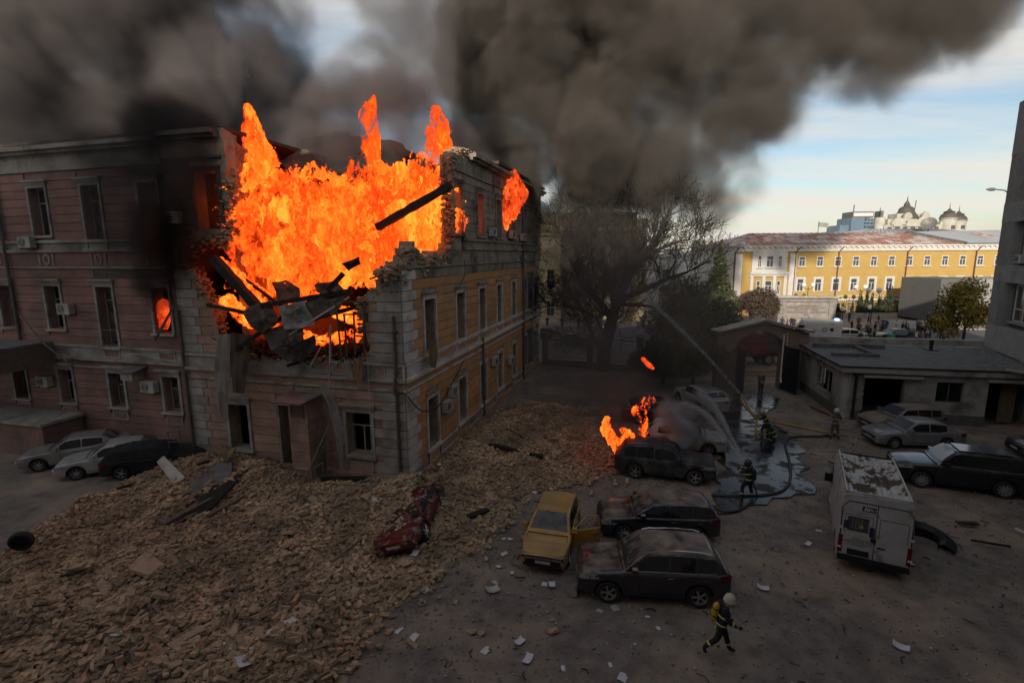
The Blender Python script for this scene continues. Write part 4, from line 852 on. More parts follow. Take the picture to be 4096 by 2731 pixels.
tk = MB(); limbs = [([(8.28, 45.5, -0.11), (8.33, 45.4, 2.05), (8.79, 45.2, 4.06), (9.2, 45, 6.02), (9.74, 45, 7.36)], .55, .34),
 ([(9.74, 45, 7.36), (10.26, 44.6, 8.7), (11.39, 44.4, 10.18), (12.46, 44.2, 11.81), (13, 44, 13.41)], .33, .12),
 ([(9.2, 45, 6.02), (8.67, 45.5, 7.91), (8.26, 46, 9.81), (7.63, 46.2, 11.72), (7.25, 46.5, 13.62)], .3, .1),
 ([(8.99, 45.1, 4.65), (7.57, 44.5, 6.46), (6.18, 44.2, 7.81), (5.31, 44, 9.49), (4.55, 44, 10.95)], .3, .1),
 ([(9.74, 45, 7.36), (10.19, 45.6, 9.42), (10.3, 46, 11.32), (10.59, 46.2, 13.2)], .24, .09),
 ([(9.46, 45, 6.4), (11.55, 44.6, 7.37), (13.5, 44.3, 8.31), (15.06, 44, 8.87)], .26, .09),
 ([(9.32, 45, 6.02), (10.98, 44.4, 6.07), (12.2, 44, 5.91), (13.31, 43.8, 4.98)], .16, .06),
 ([(8.34, 45.4, 1.65), (7.35, 45, 2.92), (6.7, 44.8, 4.52), (6.07, 44.5, 5.52)], .2, .07),
 ([(8.47, 45.4, 2.84), (7.67, 46, 4.75), (6.12, 46.3, 5.52), (4.95, 46.5, 5.9)], .15, .06),
 ([(11.39, 44.4, 10.18), (12.74, 44, 10.9), (14.06, 43.6, 11.42)], .16, .06), ([(8.26, 46, 9.81), (6.8, 46.3, 11.35), (6.03, 46.5, 12.88)], .14, .06)]
for L_, r0, r1 in limbs: tk.tube([Vector(p) for p in L_], [1.2*r0+1.2*(r1-r0)*i/(len(L_)-1) for i in range(len(L_))], 9, close=False)
tk.build('trunk', M['bark'], bt, smooth=True, fix=False)
rr = random.Random(21); cr_ = MB()
for li, (L_, r0, r1) in enumerate(limbs[1:]):
    for j in range(1, len(L_)):
        p = Vector(L_[j]); pd = (p-Vector(L_[j-1])).normalized(); rj = r0+(r1-r0)*j/(len(L_)-1)
        for k_ in range(5 if j < len(L_)-1 else 7):
            ax = Vector((rr.gauss(0, 1), rr.gauss(0, .8), rr.gauss(.25, .7))).normalized(); twigs(cr_, p.lerp(Vector(L_[j-1]), rr.random()*.8 if j < len(L_)-1 else 0), pd*.6+ax*.8, rj*.5, rr.uniform(1.6, 2.5), 3, rr, .6, .10, 4, .021, 4)
cr_.build('branches', M['bark'], bt, fix=False)
def leafmat(name, a, b_, c): 
    m = mat(name, a, b_, .6, .8, detail=3); n = m.node_tree.nodes; at_ = n.new('ShaderNodeAttribute'); at_.attribute_name = 'rv'; mx_ = n.new('ShaderNodeMix'); mx_.data_type = 'RGBA'; l = m.node_tree.links
    old = n['Principled BSDF'].inputs['Base Color'].links[0].from_socket; l.new(old, mx_.inputs['A']); mx_.inputs['B'].default_value = (*c, 1); l.new(at_.outputs['Fac'], mx_.inputs['Factor']); l.new(mx_.outputs['Result'], n['Principled BSDF'].inputs['Base Color']); return m
M['leafg'] = leafmat('green leaves', (.045, .065, .02), (.03, .045, .016), (.10, .11, .03)); M['leafd'] = leafmat('dark green leaves', (.02, .03, .016), (.014, .022, .012), (.045, .06, .025))
M['leafy'] = leafmat('yellow green leaves', (.17, .14, .025), (.09, .10, .02), (.28, .20, .03)); M['leafb'] = leafmat('brown red leaves', (.06, .04, .03), (.04, .03, .022), (.13, .09, .06)); M['leafp'] = leafmat('grey green leaves', (.06, .075, .035), (.04, .055, .028), (.12, .13, .055))
def leaves(clumps, n, size, seed):
    """leaf-sized quads spread through ellipsoid clumps (centre, radii); returns verts, faces, per-vertex value"""
    rs = np.random.RandomState(seed); c = np.array([k_[0] for k_ in clumps]); r_ = np.array([k_[1] for k_ in clumps], float); vol = r_.prod(1); i = rs.choice(len(clumps), n, p=vol/vol.sum())
    d = rs.normal(size=(n, 3)); d /= np.linalg.norm(d, axis=1)[:, None]; d *= (rs.rand(n)**.45)[:, None]; p = c[i]+d*r_[i]
    a = rs.normal(size=(n, 3)); a /= np.linalg.norm(a, axis=1)[:, None]; b_ = np.cross(a, rs.normal(size=(n, 3))); b_ /= np.linalg.norm(b_, axis=1)[:, None]
    s = size*(.6+.8*rs.rand(n))[:, None]; v = np.stack([p-a*s, p-b_*s*.55, p+a*s, p+b_*s*.55], 1).reshape(-1, 3); f = np.arange(n*4).reshape(-1, 4)
    return v, f, np.repeat(rs.rand(n), 4)
def npmesh(name, v, f, m, rv=None, parent=None, **pr):
    me = bpy.data.meshes.new(name); nv, nf, k_ = len(v), len(f), f.shape[1]; me.vertices.add(nv); me.vertices.foreach_set('co', np.asarray(v, np.float32).ravel()); me.loops.add(nf*k_); me.loops.foreach_set('vertex_index', f.astype(np.int32).ravel()); me.polygons.add(nf); me.polygons.foreach_set('loop_start', np.arange(0, nf*k_, k_, dtype=np.int32)); me.update(calc_edges=True); me.shade_flat()
    if rv is not None: a = me.attributes.new('rv', 'FLOAT', 'POINT'); a.data.foreach_set('value', rv.astype(np.float32))
    me.materials.append(m); o = bpy.data.objects.new(name, me); C.objects.link(o); o.parent = parent
    for k2, v2 in pr.items(): o[k2] = v2
    return o
def tree(name, label, loc, h, rad, n, size, m, seed, trunk=.2, shape='round', cz=.62, group=None):
    t = thing(name, label, 'tree', loc, 0, group); rr = random.Random(seed); cl = []
    if shape == 'cone':
        for j in range(12): z = h*(.12+.86*j/11); r_ = rad*(1-j/12.5); cl.append(((rr.gauss(0, .1)*r_, rr.gauss(0, .1)*r_, z), (r_, r_, h*.07)))
    else:
        for j in range(16 if rad > 1.5 else 8):
            d = Vector((rr.gauss(0, 1), rr.gauss(0, 1), rr.gauss(0, .8))).normalized()*rr.uniform(.3, .75); s = rr.uniform(.28, .5); cl.append(((d.x*rad, d.y*rad, h*cz+d.z*h*(1-cz)*.95), (rad*s, rad*s, h*(1-cz)*s*.9)))
    q = MB(); q.tube([(0, 0, -.1), (rr.gauss(0, .1), 0, h*.3), (rr.gauss(0, .15), 0, h*.75)], [trunk, trunk*.75, trunk*.25], 7)
    for c_, _ in cl[::2] if shape != 'cone' else []: q.tube([(0, 0, h*.25), (c_[0]*.5, c_[1]*.5, (h*.25+c_[2])*.5), c_], [trunk*.5, trunk*.3, .02], 5)
    q.build('trunk', M['bark'], t, fix=False)
    v, f, rv = leaves(cl, n, size, seed); npmesh('crown', v, f, m, rv, t); return t
tree('leafy_tree', 'dark green leafy tree between the fence and the gate, veiled by smoke', (15.2, 43, 0), 8.5, 4.2, 16000, .13, M['leafg'], 1, .25, cz=.5)
tree('leafy_tree', 'low spreading green tree beside the gate pier above the white car', (13.9, 38.2, 0), 4.8, 2.3, 9000, .11, M['leafg'], 2, .16, cz=.6)
tree('leafy_tree', 'dark bush-like tree in the smoke behind the parked white car', (12.2, 40.5, 0), 4.6, 2.8, 8000, .12, M['leafd'], 3, .15, cz=.5)
tree('conifer_tree', 'tall pointed green tree left of the yellow building', (24.2, 60, 0), 11.6, 2.6, 12000, .17, M['leafp'], 4, .25, 'cone')
tree('leafy_tree', 'broad grey green tree below the pointed tree', (24.5, 63, 0), 8.2, 3.6, 8000, .19, M['leafp'], 14, .2, cz=.55)
tree('leafy_tree', 'brownish tree in front of the white corner pavilion', (32.4, 69, 0), 6.6, 2.2, 6000, .16, M['leafb'], 5, .18, cz=.55)
tree('leafy_tree', 'dark brown green tree beside the memorial wall', (35.2, 70, 0), 6.4, 1.9, 6000, .16, M['leafb'], 6, .18, cz=.5)
tree('leafy_tree', 'yellow green autumn tree beside the grey tower', (51.5, 57.5, 0), 9.4, 3.7, 5200, .17, M['leafy'], 7, .16, cz=.52)
tree('leafy_tree', 'low yellow green tree at the foot of the tower', (49.5, 58.3, 0), 4.4, 2.0, 2600, .15, M['leafy'], 8, .1, cz=.5)
for i, (x, y, h, r_) in enumerate([(86, 150, 15.2, 1.6), (83, 150, 13.6, 1.2), (89, 151, 13.6, 1.1)]): tree('distant_tree', ['tallest of the three dark treetops above the rusty roof', 'left of the three dark treetops above the rusty roof', 'right small dark treetop above the rusty roof'][i], (x, y, 0), h, r_, 700, .3, M['leafd'], 30+i, .15, cz=.75)
cy0 = None
ORD = 'first second third fourth fifth sixth seventh eighth ninth tenth eleventh twelfth'.split()
def cypress(x, y, h, label, grp):
    global cy0
    if cy0 is None: cy0 = tree('cypress', label, (x, y, .3), 3.0, .55, 1500, .12, M['leafd'], 50, .07, 'cone', group=grp); cy0.scale = (1, 1, h/3); return
    o = dup(cy0, (x, y, .3), rnd.random()*6, label, grp); s = rnd.uniform(.9, 1.1); o.scale = (s, s, h/3)
for i, (ox, h) in enumerate(((44.9, 1.6), (46.3, 2.6), (47.3, 2.4), (48.2, 2.7), (49.0, 1.5), (49.9, 2.4), (50.8, 1.6), (51.8, 2.3), (52.5, 1.5), (53.5, 2.3), (54.3, 1.7), (55.2, 1.5))):
    cypress(ox-1.2, 83.0, h+.5, '%s small cypress from the left above the memorial wall' % ORD[i], 'small cypresses above the memorial wall')
for i, (ox, h) in enumerate(((57.2, 3.9), (58.1, 4.3), (58.9, 3.6), (60.1, 3.5), (61.0, 3.3), (62.0, 4.6), (63.6, 3.4), (64.6, 3.7), (65.6, 4.6), (66.5, 3.5), (68.2, 3.2))):
    cypress(ox-1.6, 81.3, h, '%s tall cypress from the left before the yellow building' % ORD[i], 'tall cypresses before the yellow building')
q = MB(); q.box(52, 72, 80.3, 82.4, .1, .75); hb = q.build('planting_bed', M['leafg'] if 0 else mat('grass', (.06, .08, .025), (.04, .055, .02), .9, 4., .5, 20)); hb['kind'] = 'stuff'; hb['label'] = 'strip of grass under the tall cypresses'
t = thing('bed_wall', 'low grey wall round the cypress bed on the plaza', 'wall', (52, 79.9, 0)); 
for j in range(8): q = MB(); q.box(j*1.8, j*1.8+1.78, 0, .38, 0, .95); q.build('stone_block', M['stone'], t)
# grey box and steps
t = thing('grey_pavilion', 'plain dark grey box-shaped pavilion on the plaza steps', 'building', (61.0, 72.9, 0), R(3)); q = MB(); q.box(0, 5.6, 0, 7, .5, 6.6); q.build('wall', M['greybox'], t); q = MB(); q.box(5.62, 18, .3, 7, .5, 6.5); q.build('wall', M['conc'], t)
t = thing('plaza_steps', 'low dark stone steps in front of the grey pavilion', 'steps', (0, 0, 0), 0)
for j in range(4): q = MB(); q.box(50+j*.8, 76, 69.9+j*.55, 73.2 if j == 3 else 69.9+(j+1)*.55, .1, .28+j*.13); q.build('step', M['conc'], t)
# fence before the yellow building
fy = thing('railing_fence', 'thin dark railing in front of the yellow building', 'fence', (45, 83.4, 0), R(1))
q = MB(); q.box(0, 26, -.02, .02, 2.5, 2.56); q.box(0, 26, -.02, .02, 1.2, 1.25); q.build('rail', M['iron'], fy)
q = MB(); q.box(0, .04, -.02, .02, .2, 2.7); b0 = q.build('bar', M['iron'], fy)
for i in range(1, 75): c = b0.copy(); c.location = (i*.35, 0, 0); C.objects.link(c)
# lamps with globes
M['globe'] = mat('white lamp globe', (.75, .72, .66), None, .3)
def globe_lamp(label, loc, h, two=True):
    t = thing('globe_lamp', label, 'street lamp', loc, 0); q = MB(); q.lathe([(.16, 0), (.12, .5), (.06, .9), (.05, h)], 8); q.build('post', M['iron'], t)
    for sx_ in ((-1, 1) if two else (0,)):
        if sx_: q = MB(); q.tube([(0, 0, h-.2), (sx_*.4, 0, h-.35), (sx_*.7, 0, h)], .035, 5); q.build('arm', M['iron'], t)
        q = MB(); q.lathe([(.02, 0), (.2, .05), (.31, .2), (.34, .36), (.28, .55), (.14, .66), (.02, .7)], 14); o = q.build('globe', M['globe'], t, smooth=True); o.location = (sx_*.7, 0, h)
globe_lamp('globe lamp with two white globes beside the parked black car', (46.9, 66.3, .1), 5.1); globe_lamp('globe lamp with two white globes in front of the yellow facade', (54.6, 80.2, .1), 4.6); globe_lamp('globe lamp with two white globes rising behind the memorial wall', (46.0, 79.5, .1), 5.0)
globe_lamp('single low white globe at the end of the memorial wall', (47.9, 73.6, .1), 1.9, False); globe_lamp('single low white globe before the cypress bed', (53.3, 75.8, .1), 1.9, False)
t = thing('street_lamp', 'arched street lamp reaching out from behind the grey tower', 'street lamp', (47.6, 50, 0), R(180)); q = MB(); q.tube([(0, 0, 0), (0, 0, 14.8), (.1, 0, 15.5), (.9, 0, 16.1), (1.8, 0, 16.2)], [.12, .09, .07, .06, .05], 6); q.build('post', M['pipe'], t)
q = MB(); q.lathe([(.02, 0), (.14, .2), (.16, .6), (.06, .95)], 10, M=Matrix.Translation((1.7, 0, 16.2)) @ Matrix.Rotation(R(90), 4, 'Y')); q.build('lamp_head', M['metal'], t)
# antenna behind the smoke on the left roof
t = thing('roof_antenna', 'thin aerial mast rising above the fire in the smoke', 'antenna', (-16.58, 34, 18.53), 0); q = MB(); q.tube([(0, 0, -3), (0, 0, 3.6)], .05, 5); q.build('mast', M['iron'], t)
for z, w_ in ((3.3, .35), (2.9, .5), (2.3, .3)): q = MB(); q.tube([(-w_, 0, z), (w_, 0, z)], .03, 4); q.build('crossbar', M['iron'], t)
for x, z in ((.35, 3.1), (-.3, 3.2)): q = MB(); q.tube([(x, 0, z-.3), (x, 0, z+.4)], .025, 4); q.build('rod', M['iron'], t)
# ================= vehicles
def paint(name, c, dust=None, lo=.35, hi=.6, up=.0, rough=.3, ds=1.3, metal=.3):
    return mat(name, c, tuple(v*.8 for v in c), rough, 2., spec=.5, coat=.6, dust=dust, dlo=lo, dhi=hi, dscale=ds, up=up)
dustc = (.24, .19, .145)
def lerp(a, b, t): return a+(b-a)*t
def pl(pts, x):
    if x <= pts[0][0]: return pts[0][1]
    for (a, va), (b, vb) in zip(pts[:-1], pts[1:]):
        if x <= b: t = (x-a)/(b-a); t = t*t*(3-2*t)*.5+t*.5; return va+(vb-va)*t
    return pts[-1][1]
def make_wheel(par, x, y, r, side, rimm, spokes=7, w_=.21, flat=0., warp=None, dbl=False):
    wq = bpy.data.objects.new('wheel', None); 
    Mx = Matrix.Translation((x, y, r)) @ Matrix.Rotation(R(90)*(-side), 4, 'X')
    q = MB(); q.lathe([(r*.66, -w_/2), (r*.93, -w_/2), (r, -w_/2+.035), (r, w_/2-.035), (r*.93, w_/2), (r*.66, w_/2)], 24, M=Mx, cap=False)
    if warp: q.v = [tuple(warp(Vector(p))) for p in q.v]
    o = q.build('wheel', M['rubber'], par, smooth=45)
    q = MB(); q.lathe([(r*.68, w_/2-.01), (r*.64, w_/2-.005), (r*.60, w_/2-.05), (r*.60, w_/2-.12)], 24, M=Mx, cap=False)
    for k_ in range(spokes):
        a = 2*math.pi*k_/spokes
        for da in ((-.09, .09) if dbl else (0,)):
            S = Mx @ Matrix.Rotation(a+da, 4, 'Z'); q.box(r*.08, r*.61, -r*(.045 if dbl else .075), r*(.045 if dbl else .075), w_/2-.05, w_/2-.02, M=S)
    q.lathe([(r*.17, w_/2-.06), (r*.17, w_/2-.012), (r*.1, w_/2-.008)], 12, M=Mx)
    if warp: q.v = [tuple(warp(Vector(p))) for p in q.v]
    q.build('rim', rimm, o, smooth=35)
    q = MB(); q.lathe([(r*.66, w_/2-.13), (r*.66, w_/2-.11)], 16, M=Mx)
    if warp: q.v = [tuple(warp(Vector(p))) for p in q.v]
    q.build('brake_disc', M['dark'], o)
    return o
def car(name, label, cat, loc, ang, P_, pm, glass=None, group=None, warp=None, rimm=None, trim=None, skip=(), rails=False, rim_spokes=7, dbl=False, plate=None, z=0, rx=0., ry=0., lamps=True, parts=True):
    t = thing(name, label, cat, (loc[0], loc[1], z), ang, group, rx, ry); g = dict(L=4.4, W=1.8, H=1.48, wb=2.62, fo=.88, wr=.32, hood=.92, hoodf=.70, belt=.95, deck=None, A=.78, B=.05, Cx=-1.35, D=-1.95, sill=.24, tail=.95)
    g.update(P_); L, W, H = g['L'], g['W'], g['H']; xf = L/2-g['fo']; xr = xf-g['wb']; wr = g['wr']; Ra = wr+.07; glass = glass or M['glassd']; rimm = rimm or M['rim']
    tops = [(-L/2, g['tail']-.10), (-L/2+.10, g['tail']-.01), (-L/2+.3, g['deck'] or g['belt']), (g['D'], g['deck'] or g['belt']), (g['A'], g['belt']), (g['A']+.1, g['hood']), (L/2-.45, g['hood']-.07), (L/2-.12, g['hoodf']+.04), (L/2, g['hoodf']-.08)]
    W_ = warp or (lambda p: p)
    def wp(mb): mb.v = [tuple(W_(Vector(p))) for p in mb.v]; return mb
    def hw(x): k_ = abs(x)/(L/2); return W/2*(1-.10*max(0, (k_-.55)/.45)**2.2-.055*max(0, (k_-.93)/.07)**2)
    def arch(x):
        zb = g['sill'] + .05*max(0, (abs(x)/(L/2)-.8)/.2)
        for xw in (xf, xr):
            d = abs(x-xw)
            if d < Ra: zb = max(zb, wr*.98+math.sqrt(Ra*Ra-d*d))
        return zb
    xs_ = sorted(set([round(-L/2+i*L/70, 4) for i in range(71)]+[round(xw+s_*Ra*c, 4) for xw in (xf, xr) for s_ in (-1, 1) for c in (.999, .96, .88)]+[L/2-.02, L/2-.06, -L/2+.02, -L/2+.06]))
    rows = []
    for x in xs_:
        h_ = hw(x); zb = arch(x); zt = pl(tops, x); sh_ = zt-zb; e = 0
        half = [(h_*.955, zb), (h_*.985, zb+sh_*.10), (h_, zb+sh_*.35), (h_*.992, zb+sh_*.62), (h_*1.0, zb+sh_*.70), (h_*.985, zb+sh_*.86), (h_*.95, zb+sh_*.955), (h_*.88, zt), (h_*.5, zt+.02), (0, zt+.03)]
        rows.append([(x, y, z_) for y, z_ in half]+[(x, -y, z_) for y, z_ in half[-2::-1]])
    q = MB(); q.grid(rows); n_ = len(rows[0]); q.f.append(tuple(range(n_))); q.f.append(tuple(len(q.v)-n_+i for i in range(n_))[::-1]); q.mi += [0, 0]
    body = wp(q).build('body', pm, t, smooth=38)
    q = MB(); q.box(-L/2+.08, L/2-.08, -W/2+.27, W/2-.27, g['sill']-.02, .55); q.box(xr+Ra+.02, xf-Ra-.02, -W/2+.06, W/2-.06, g['sill']-.04, g['sill']+.2); wp(q).build('underbody', M['dark'], t)
    q = MB()
    for xw in (xf, xr): q.box(xw-Ra*1.02, xw+Ra*1.02, -W/2+.20, W/2-.20, .3, wr+Ra+.02)
    wp(q).build('wheel_well', M['dark'], t) if 0 else None
    # cabin
    A_, B_, C_, D_, belt = g['A'], g['B'], g['Cx'], g['D'], g['belt']; bd = g['deck'] or belt
    def base(x): return lerp(bd, belt, min(1, max(0, (x-D_)/.6)))-.01
    def ztop(x):
        if x > B_: s = (A_-x)/(A_-B_); return lerp(belt, H-.03, 1-(1-s)**1.25)
        if x < C_: s = (x-D_)/(C_-D_); return lerp(bd, H-.06, 1-(1-max(0, s))**1.3)
        s = (x-C_)/(B_-C_); return H-.03-.03*(1-s)+.035*math.sin(math.pi*s)
    def yy(x, z_):
        f = max(0, min(1, (z_-belt)/(H-belt))); return hw(x)*lerp(.935, .735, f**1.1)
    cs = [D_+(A_-D_)*i/48 for i in range(49)]; rows = []
    for x in cs:
        zt = max(ztop(x), base(x)+.004); zb = base(x); y1 = yy(x, zt)
        rows.append([(x, yy(x, zb), zb), (x, yy(x, lerp(zb, zt, .5)), lerp(zb, zt, .5)), (x, yy(x, zt-.05*min(1, (zt-zb)*3))+.0, zt-.05*min(1, (zt-zb)*3)), (x, y1-.05, zt-.008), (x, y1*.5, zt+.012), (x, 0, zt+.018), (x, -y1*.5, zt+.012), (x, -y1+.05, zt-.008), (x, -yy(x, zt-.05*min(1, (zt-zb)*3)), zt-.05*min(1, (zt-zb)*3)), (x, -yy(x, lerp(zb, zt, .5)), lerp(zb, zt, .5)), (x, -yy(x, zb), zb)])
    q = MB(); q.grid(rows); cab = wp(q).build('cabin', pm, t, smooth=40)
    def topglass(x0, x1, nm, par, gl=None):
        q = MB(); rows = []
        for i in range(9):
            x = lerp(x0, x1, i/8); zt = ztop(x); y1 = yy(x, zt)-.085
            rows.append([(x, y1*k_/4, zt+.024+.0*(1-abs(k_)/4)) for k_ in range(-4, 5)])
        q.grid(rows); return wp(q).build(nm, gl or glass, par, smooth=40)
    if 'windshield' not in skip: topglass(A_-.10, B_+.06, 'windshield', t)
    if 'rear_window' not in skip: topglass(D_+.10, C_-.04, 'rear_window', t)
    mid = (B_+A_)/2 if 0 else g.get('bp', (A_+D_)/2-.1); segs = g.get('segs') or [(A_-.38, mid+.035), (mid-.035, C_-.02 if C_-D_ > .35 else C_-.1)]
    for sgn in (1, -1):
        for (x1, x0) in segs:
            q = MB(); n_ = 10; lo_, hi_ = [], []
            for i in range(n_+1):
                x = lerp(x0, x1, i/n_); zt = ztop(x)-.075; zb = max(base(x), belt-.01)+.03; zt = max(zt, zb+.01)
                lo_.append((x, sgn*(yy(x, zb)+.012), zb)); hi_.append((x, sgn*(yy(x, zt)+.014), zt))
            q.grid([lo_, [tuple((a+b_)/2 for a, b_ in zip(p, r_)) if 0 else (p[0], sgn*(yy(p[0], (p[2]+r_[2])/2)+.012), (p[2]+r_[2])/2) for p, r_ in zip(lo_, hi_)], hi_])
            o = wp(q).build('side_window', M['glass'] if 'darkside' not in g else g['darkside'], t, smooth=30)
            if trim: q = MB(); q.tube(lo_, .012, 4); q.tube(hi_, .01, 4) if trim == 2 else None; wp(q).build('window_trim', M['chrome'], o)
    if trim:
        for sgn in (1, -1): q = MB(); q.tube([(x, sgn*(yy(x, belt)+.02), belt+.015) for x in (lerp(segs[-1][1], segs[0][0], i/10) for i in range(11))], .011, 4); wp(q).build('window_trim', M['chrome'], t)
    for i, xw in enumerate((xf, xr)):
        for sgn in (1, -1):
            if ('wheel', i, sgn) in skip: continue
            make_wheel(t, xw, sgn*(W/2-.125), wr, sgn, rimm, rim_spokes, warp=warp, dbl=dbl)
    if not parts: return t
    for sgn in (1, -1):     # door seams, handles, mirrors, lamps
        q = MB()
        for x in (mid, g.get('dseam', A_-.42), xr+Ra*.7):
            q.tube([(x, sgn*(hw(x)*1.0+.003), z_) for z_ in (g['sill']+.12, .5, .72)]+[(x, sgn*(hw(x)*.975), belt-.03)], .007, 4)
        q.tube([(x, sgn*(hw(x)+.002), g['sill']+.13) for x in (xr+Ra*1.1, 0, A_-.42)], .007, 4)
        wp(q).build('door_seam', M['dark'], t)
        for x in (mid+.28, mid-.72): q = MB(); q.box(x-.10, x+.06, sgn*(hw(x)-.01), sgn*(hw(x)+.03), belt-.17, belt-.14); wp(q).build('door_handle', pm, t)
        q = MB(); xm = A_-.30; q.box(xm-.05, xm+.13, sgn*(W/2-.02), sgn*(W/2+.18), belt+.02, belt+.17, tp=.85); wp(q).build('door_mirror', pm, t)
        if lamps:
            q = MB(); rows = []
            for i in range(6):
                x = L/2-.62+i*.11; rows.append([(x, sgn*hw(x)*.99*(1-.0*i)*(1.004), pl(tops, x)-.09-.05*i/5), (x, sgn*(hw(x)*.90), pl(tops, x)-.012+.012)])
                rows[-1] = [(x+.012, sgn*(hw(x)*.998+.004), g['hoodf']-.06-.01*i), (x+.012, sgn*(hw(x)*.975+.006), g['hoodf']+.05+.03*(1-i/5))]
            xe = L/2+.012; rows.append([(xe, sgn*hw(L/2)*.62, g['hoodf']-.18), (xe-.02, sgn*hw(L/2)*.62, g['hoodf']-.07)])
            q.grid(rows); wp(q).build('headlight', M['headl'], t)
            q = MB(); rows = []
            zt = g['tail']-.06
            for i in range(5): x = -L/2+.34-i*.082; rows.append([(x, sgn*(hw(x)*1.0+.006), zt-.20), (x, sgn*(hw(x)*.985+.008), zt-.02)])
            rows.append([(-L/2-.014, sgn*hw(L/2)*.60, zt-.19), (-L/2-.014, sgn*hw(L/2)*.60, zt-.07)]); q.grid(rows); wp(q).build('taillight', M['lampred'], t)
    if 'grille' not in skip:
        q = MB(); q.box(L/2-.02, L/2+.014, -.52, .52, g['hoodf']-.22, g['hoodf']-.11); 
        for k_ in range(3): q.box(L/2+.014, L/2+.02, -.5, .5, g['hoodf']-.2+k_*.03, g['hoodf']-.19+k_*.03)
        q.box(L/2-.02, L/2+.012, -.6, .6, .26, .36); wp(q).build('grille', M['iron'], t)
    q = MB(); q.box(L/2+.012, L/2+.022, -.25, .25, .42, .52); wp(q).build('licence_plate', M['offwhite'], t)
    q = MB(); q.box(-L/2-.022, -L/2-.012, -.25, .25, .56, .66); wp(q).build('licence_plate', M['offwhite'], t)
    q = MB(); q.tube([(L/2-.62, -hw(L/2-.62)*.88, g['hood']-.06+.03), (A_+.02, -W/2*.84, g['hood']+.035)], .008, 4); q.tube([(L/2-.62, hw(L/2-.62)*.88, g['hood']-.03), (A_+.02, W/2*.84, g['hood']+.035)], .008, 4); q.tube([(A_+.06, -W/2*.84, g['hood']+.045), (A_+.1, 0, g['hood']+.055), (A_+.06, W/2*.84, g['hood']+.045)], .014, 4); wp(q).build('bonnet_gap', M['dark'], t)
    if rails:
        for sgn in (1, -1): q = MB(); q.tube([(x, sgn*(yy(x, H)-.01), ztop(x)+(.05 if 0 < i < 8 else .0)) for i, x in enumerate([lerp(C_+.1, B_-.05, j/8) for j in range(9)])], .022, 6); wp(q).build('roof_rail', M['chrome'], t)
    return t
SUV = dict(L=4.5, W=1.84, H=1.67, wb=2.68, fo=.90, wr=.36, hood=1.06, hoodf=.88, belt=1.10, A=.86, B=.22, Cx=-1.75, D=-2.14, sill=.30, tail=1.14, segs=[(.48, -.42), (-.49, -1.22), (-1.28, -1.80)])
HATCH = dict(L=4.05, W=1.72, H=1.47, wb=2.5, A=.95, B=.25, Cx=-1.55, D=-1.96, hood=.94, hoodf=.74, belt=.97, tail=1.0, segs=[(.55, -.35), (-.42, -1.35)])
SEDAN = dict(L=4.55, W=1.76, H=1.45, wb=2.65, A=.92, B=.20, Cx=-1.15, D=-1.85, hood=.93, hoodf=.72, belt=.95, deck=1.02, tail=1.0, segs=[(.52, -.32), (-.39, -1.22)])
BIG = dict(L=5.0, W=1.95, H=1.78, wb=2.9, fo=.95, wr=.39, hood=1.14, hoodf=.96, belt=1.16, A=1.0, B=.35, Cx=-2.0, D=-2.4, sill=.32, tail=1.2, segs=[(.6, -.45), (-.52, -1.35), (-1.42, -2.1)])
ESTATE = dict(L=4.35, W=1.74, H=1.46, wb=2.6, A=.9, B=.2, Cx=-1.75, D=-2.1, hood=.94, hoodf=.72, belt=.96, tail=1.02, segs=[(.5, -.34), (-.41, -1.15), (-1.22, -1.75)])
def dents(amp, x0=-9, x1=9, zmin=.9, sc=1.4, seed=0., sag=0., sx_=0., sw=1.):
    def f(p):
        k_ = max(0, min(1, (p.z-zmin)/.4)) if x0 < p.x < x1 else 0
        d = fnoise(p.x*sc+seed, p.y*sc*1.1, seed)*amp + sag*math.exp(-((p.x-sx_)/sw)**2)*max(0, 1-(abs(p.y)/.8)**2)
        return Vector((p.x, p.y, p.z-k_*abs(d)))
    return f
blk = paint('dusty dark grey paint', (.022, .021, .022), dustc, .78, 1.05, up=.42, rough=.28)
car('parked_suv', 'dust covered dark grey suv with silver roof rails nearest the camera', 'car', (4.3, 14.75), R(174.5), SUV, blk, M['glassd'], rails=True, trim=2, rim_spokes=5, dbl=True, warp=dents(.05, zmin=1.15, seed=2, sag=.13, sx_=-.1, sw=.6))
car('parked_estate', 'dark blue dusty estate car with dented roof behind the nearest suv', 'car', (5.45, 18.15), R(175), ESTATE, paint('dusty navy paint', (.012, .014, .024), dustc, .80, 1.06, up=.42), M['glassd'], warp=dents(.07, zmin=1.0, seed=5, sag=.10, sx_=-.3, sw=.9))
burn = mat('burnt paint', (.035, .035, .037), (.015, .015, .016), .7, 2.2, .25, 9, dust=(.09, .085, .08), dlo=.5, dhi=.68, dscale=1.6)
bs = car('burnt_suv', 'black burnt out suv with crumpled bonnet in front of the flames', 'car', (7.25, 23.2), R(-16.5), dict(SUV, L=4.55, darkside=M['dark']), burn, M['dark'], skip=('grille',), rim_spokes=5, warp=dents(.16, zmin=.85, seed=8, sc=2.1, sag=.1, sx_=0))
car('ash_white_car', 'burnt car whitened by ash and foam beyond the black suv', 'car', (9.35, 26.6), R(-18), dict(HATCH, L=4.2), mat('ash white bodywork', (.42, .42, .42), (.24, .24, .245), .8, 2., .2, 8), M['dark'], warp=dents(.14, zmin=.8, seed=11, sc=1.8), rim_spokes=5)
car('smoky_car', 'dark car with a bright window line half lost in the smoke', 'car', (9.2, 31.2), R(-8), dict(SEDAN), paint('black paint a', (.012, .012, .013)), M['glass'], trim=2)
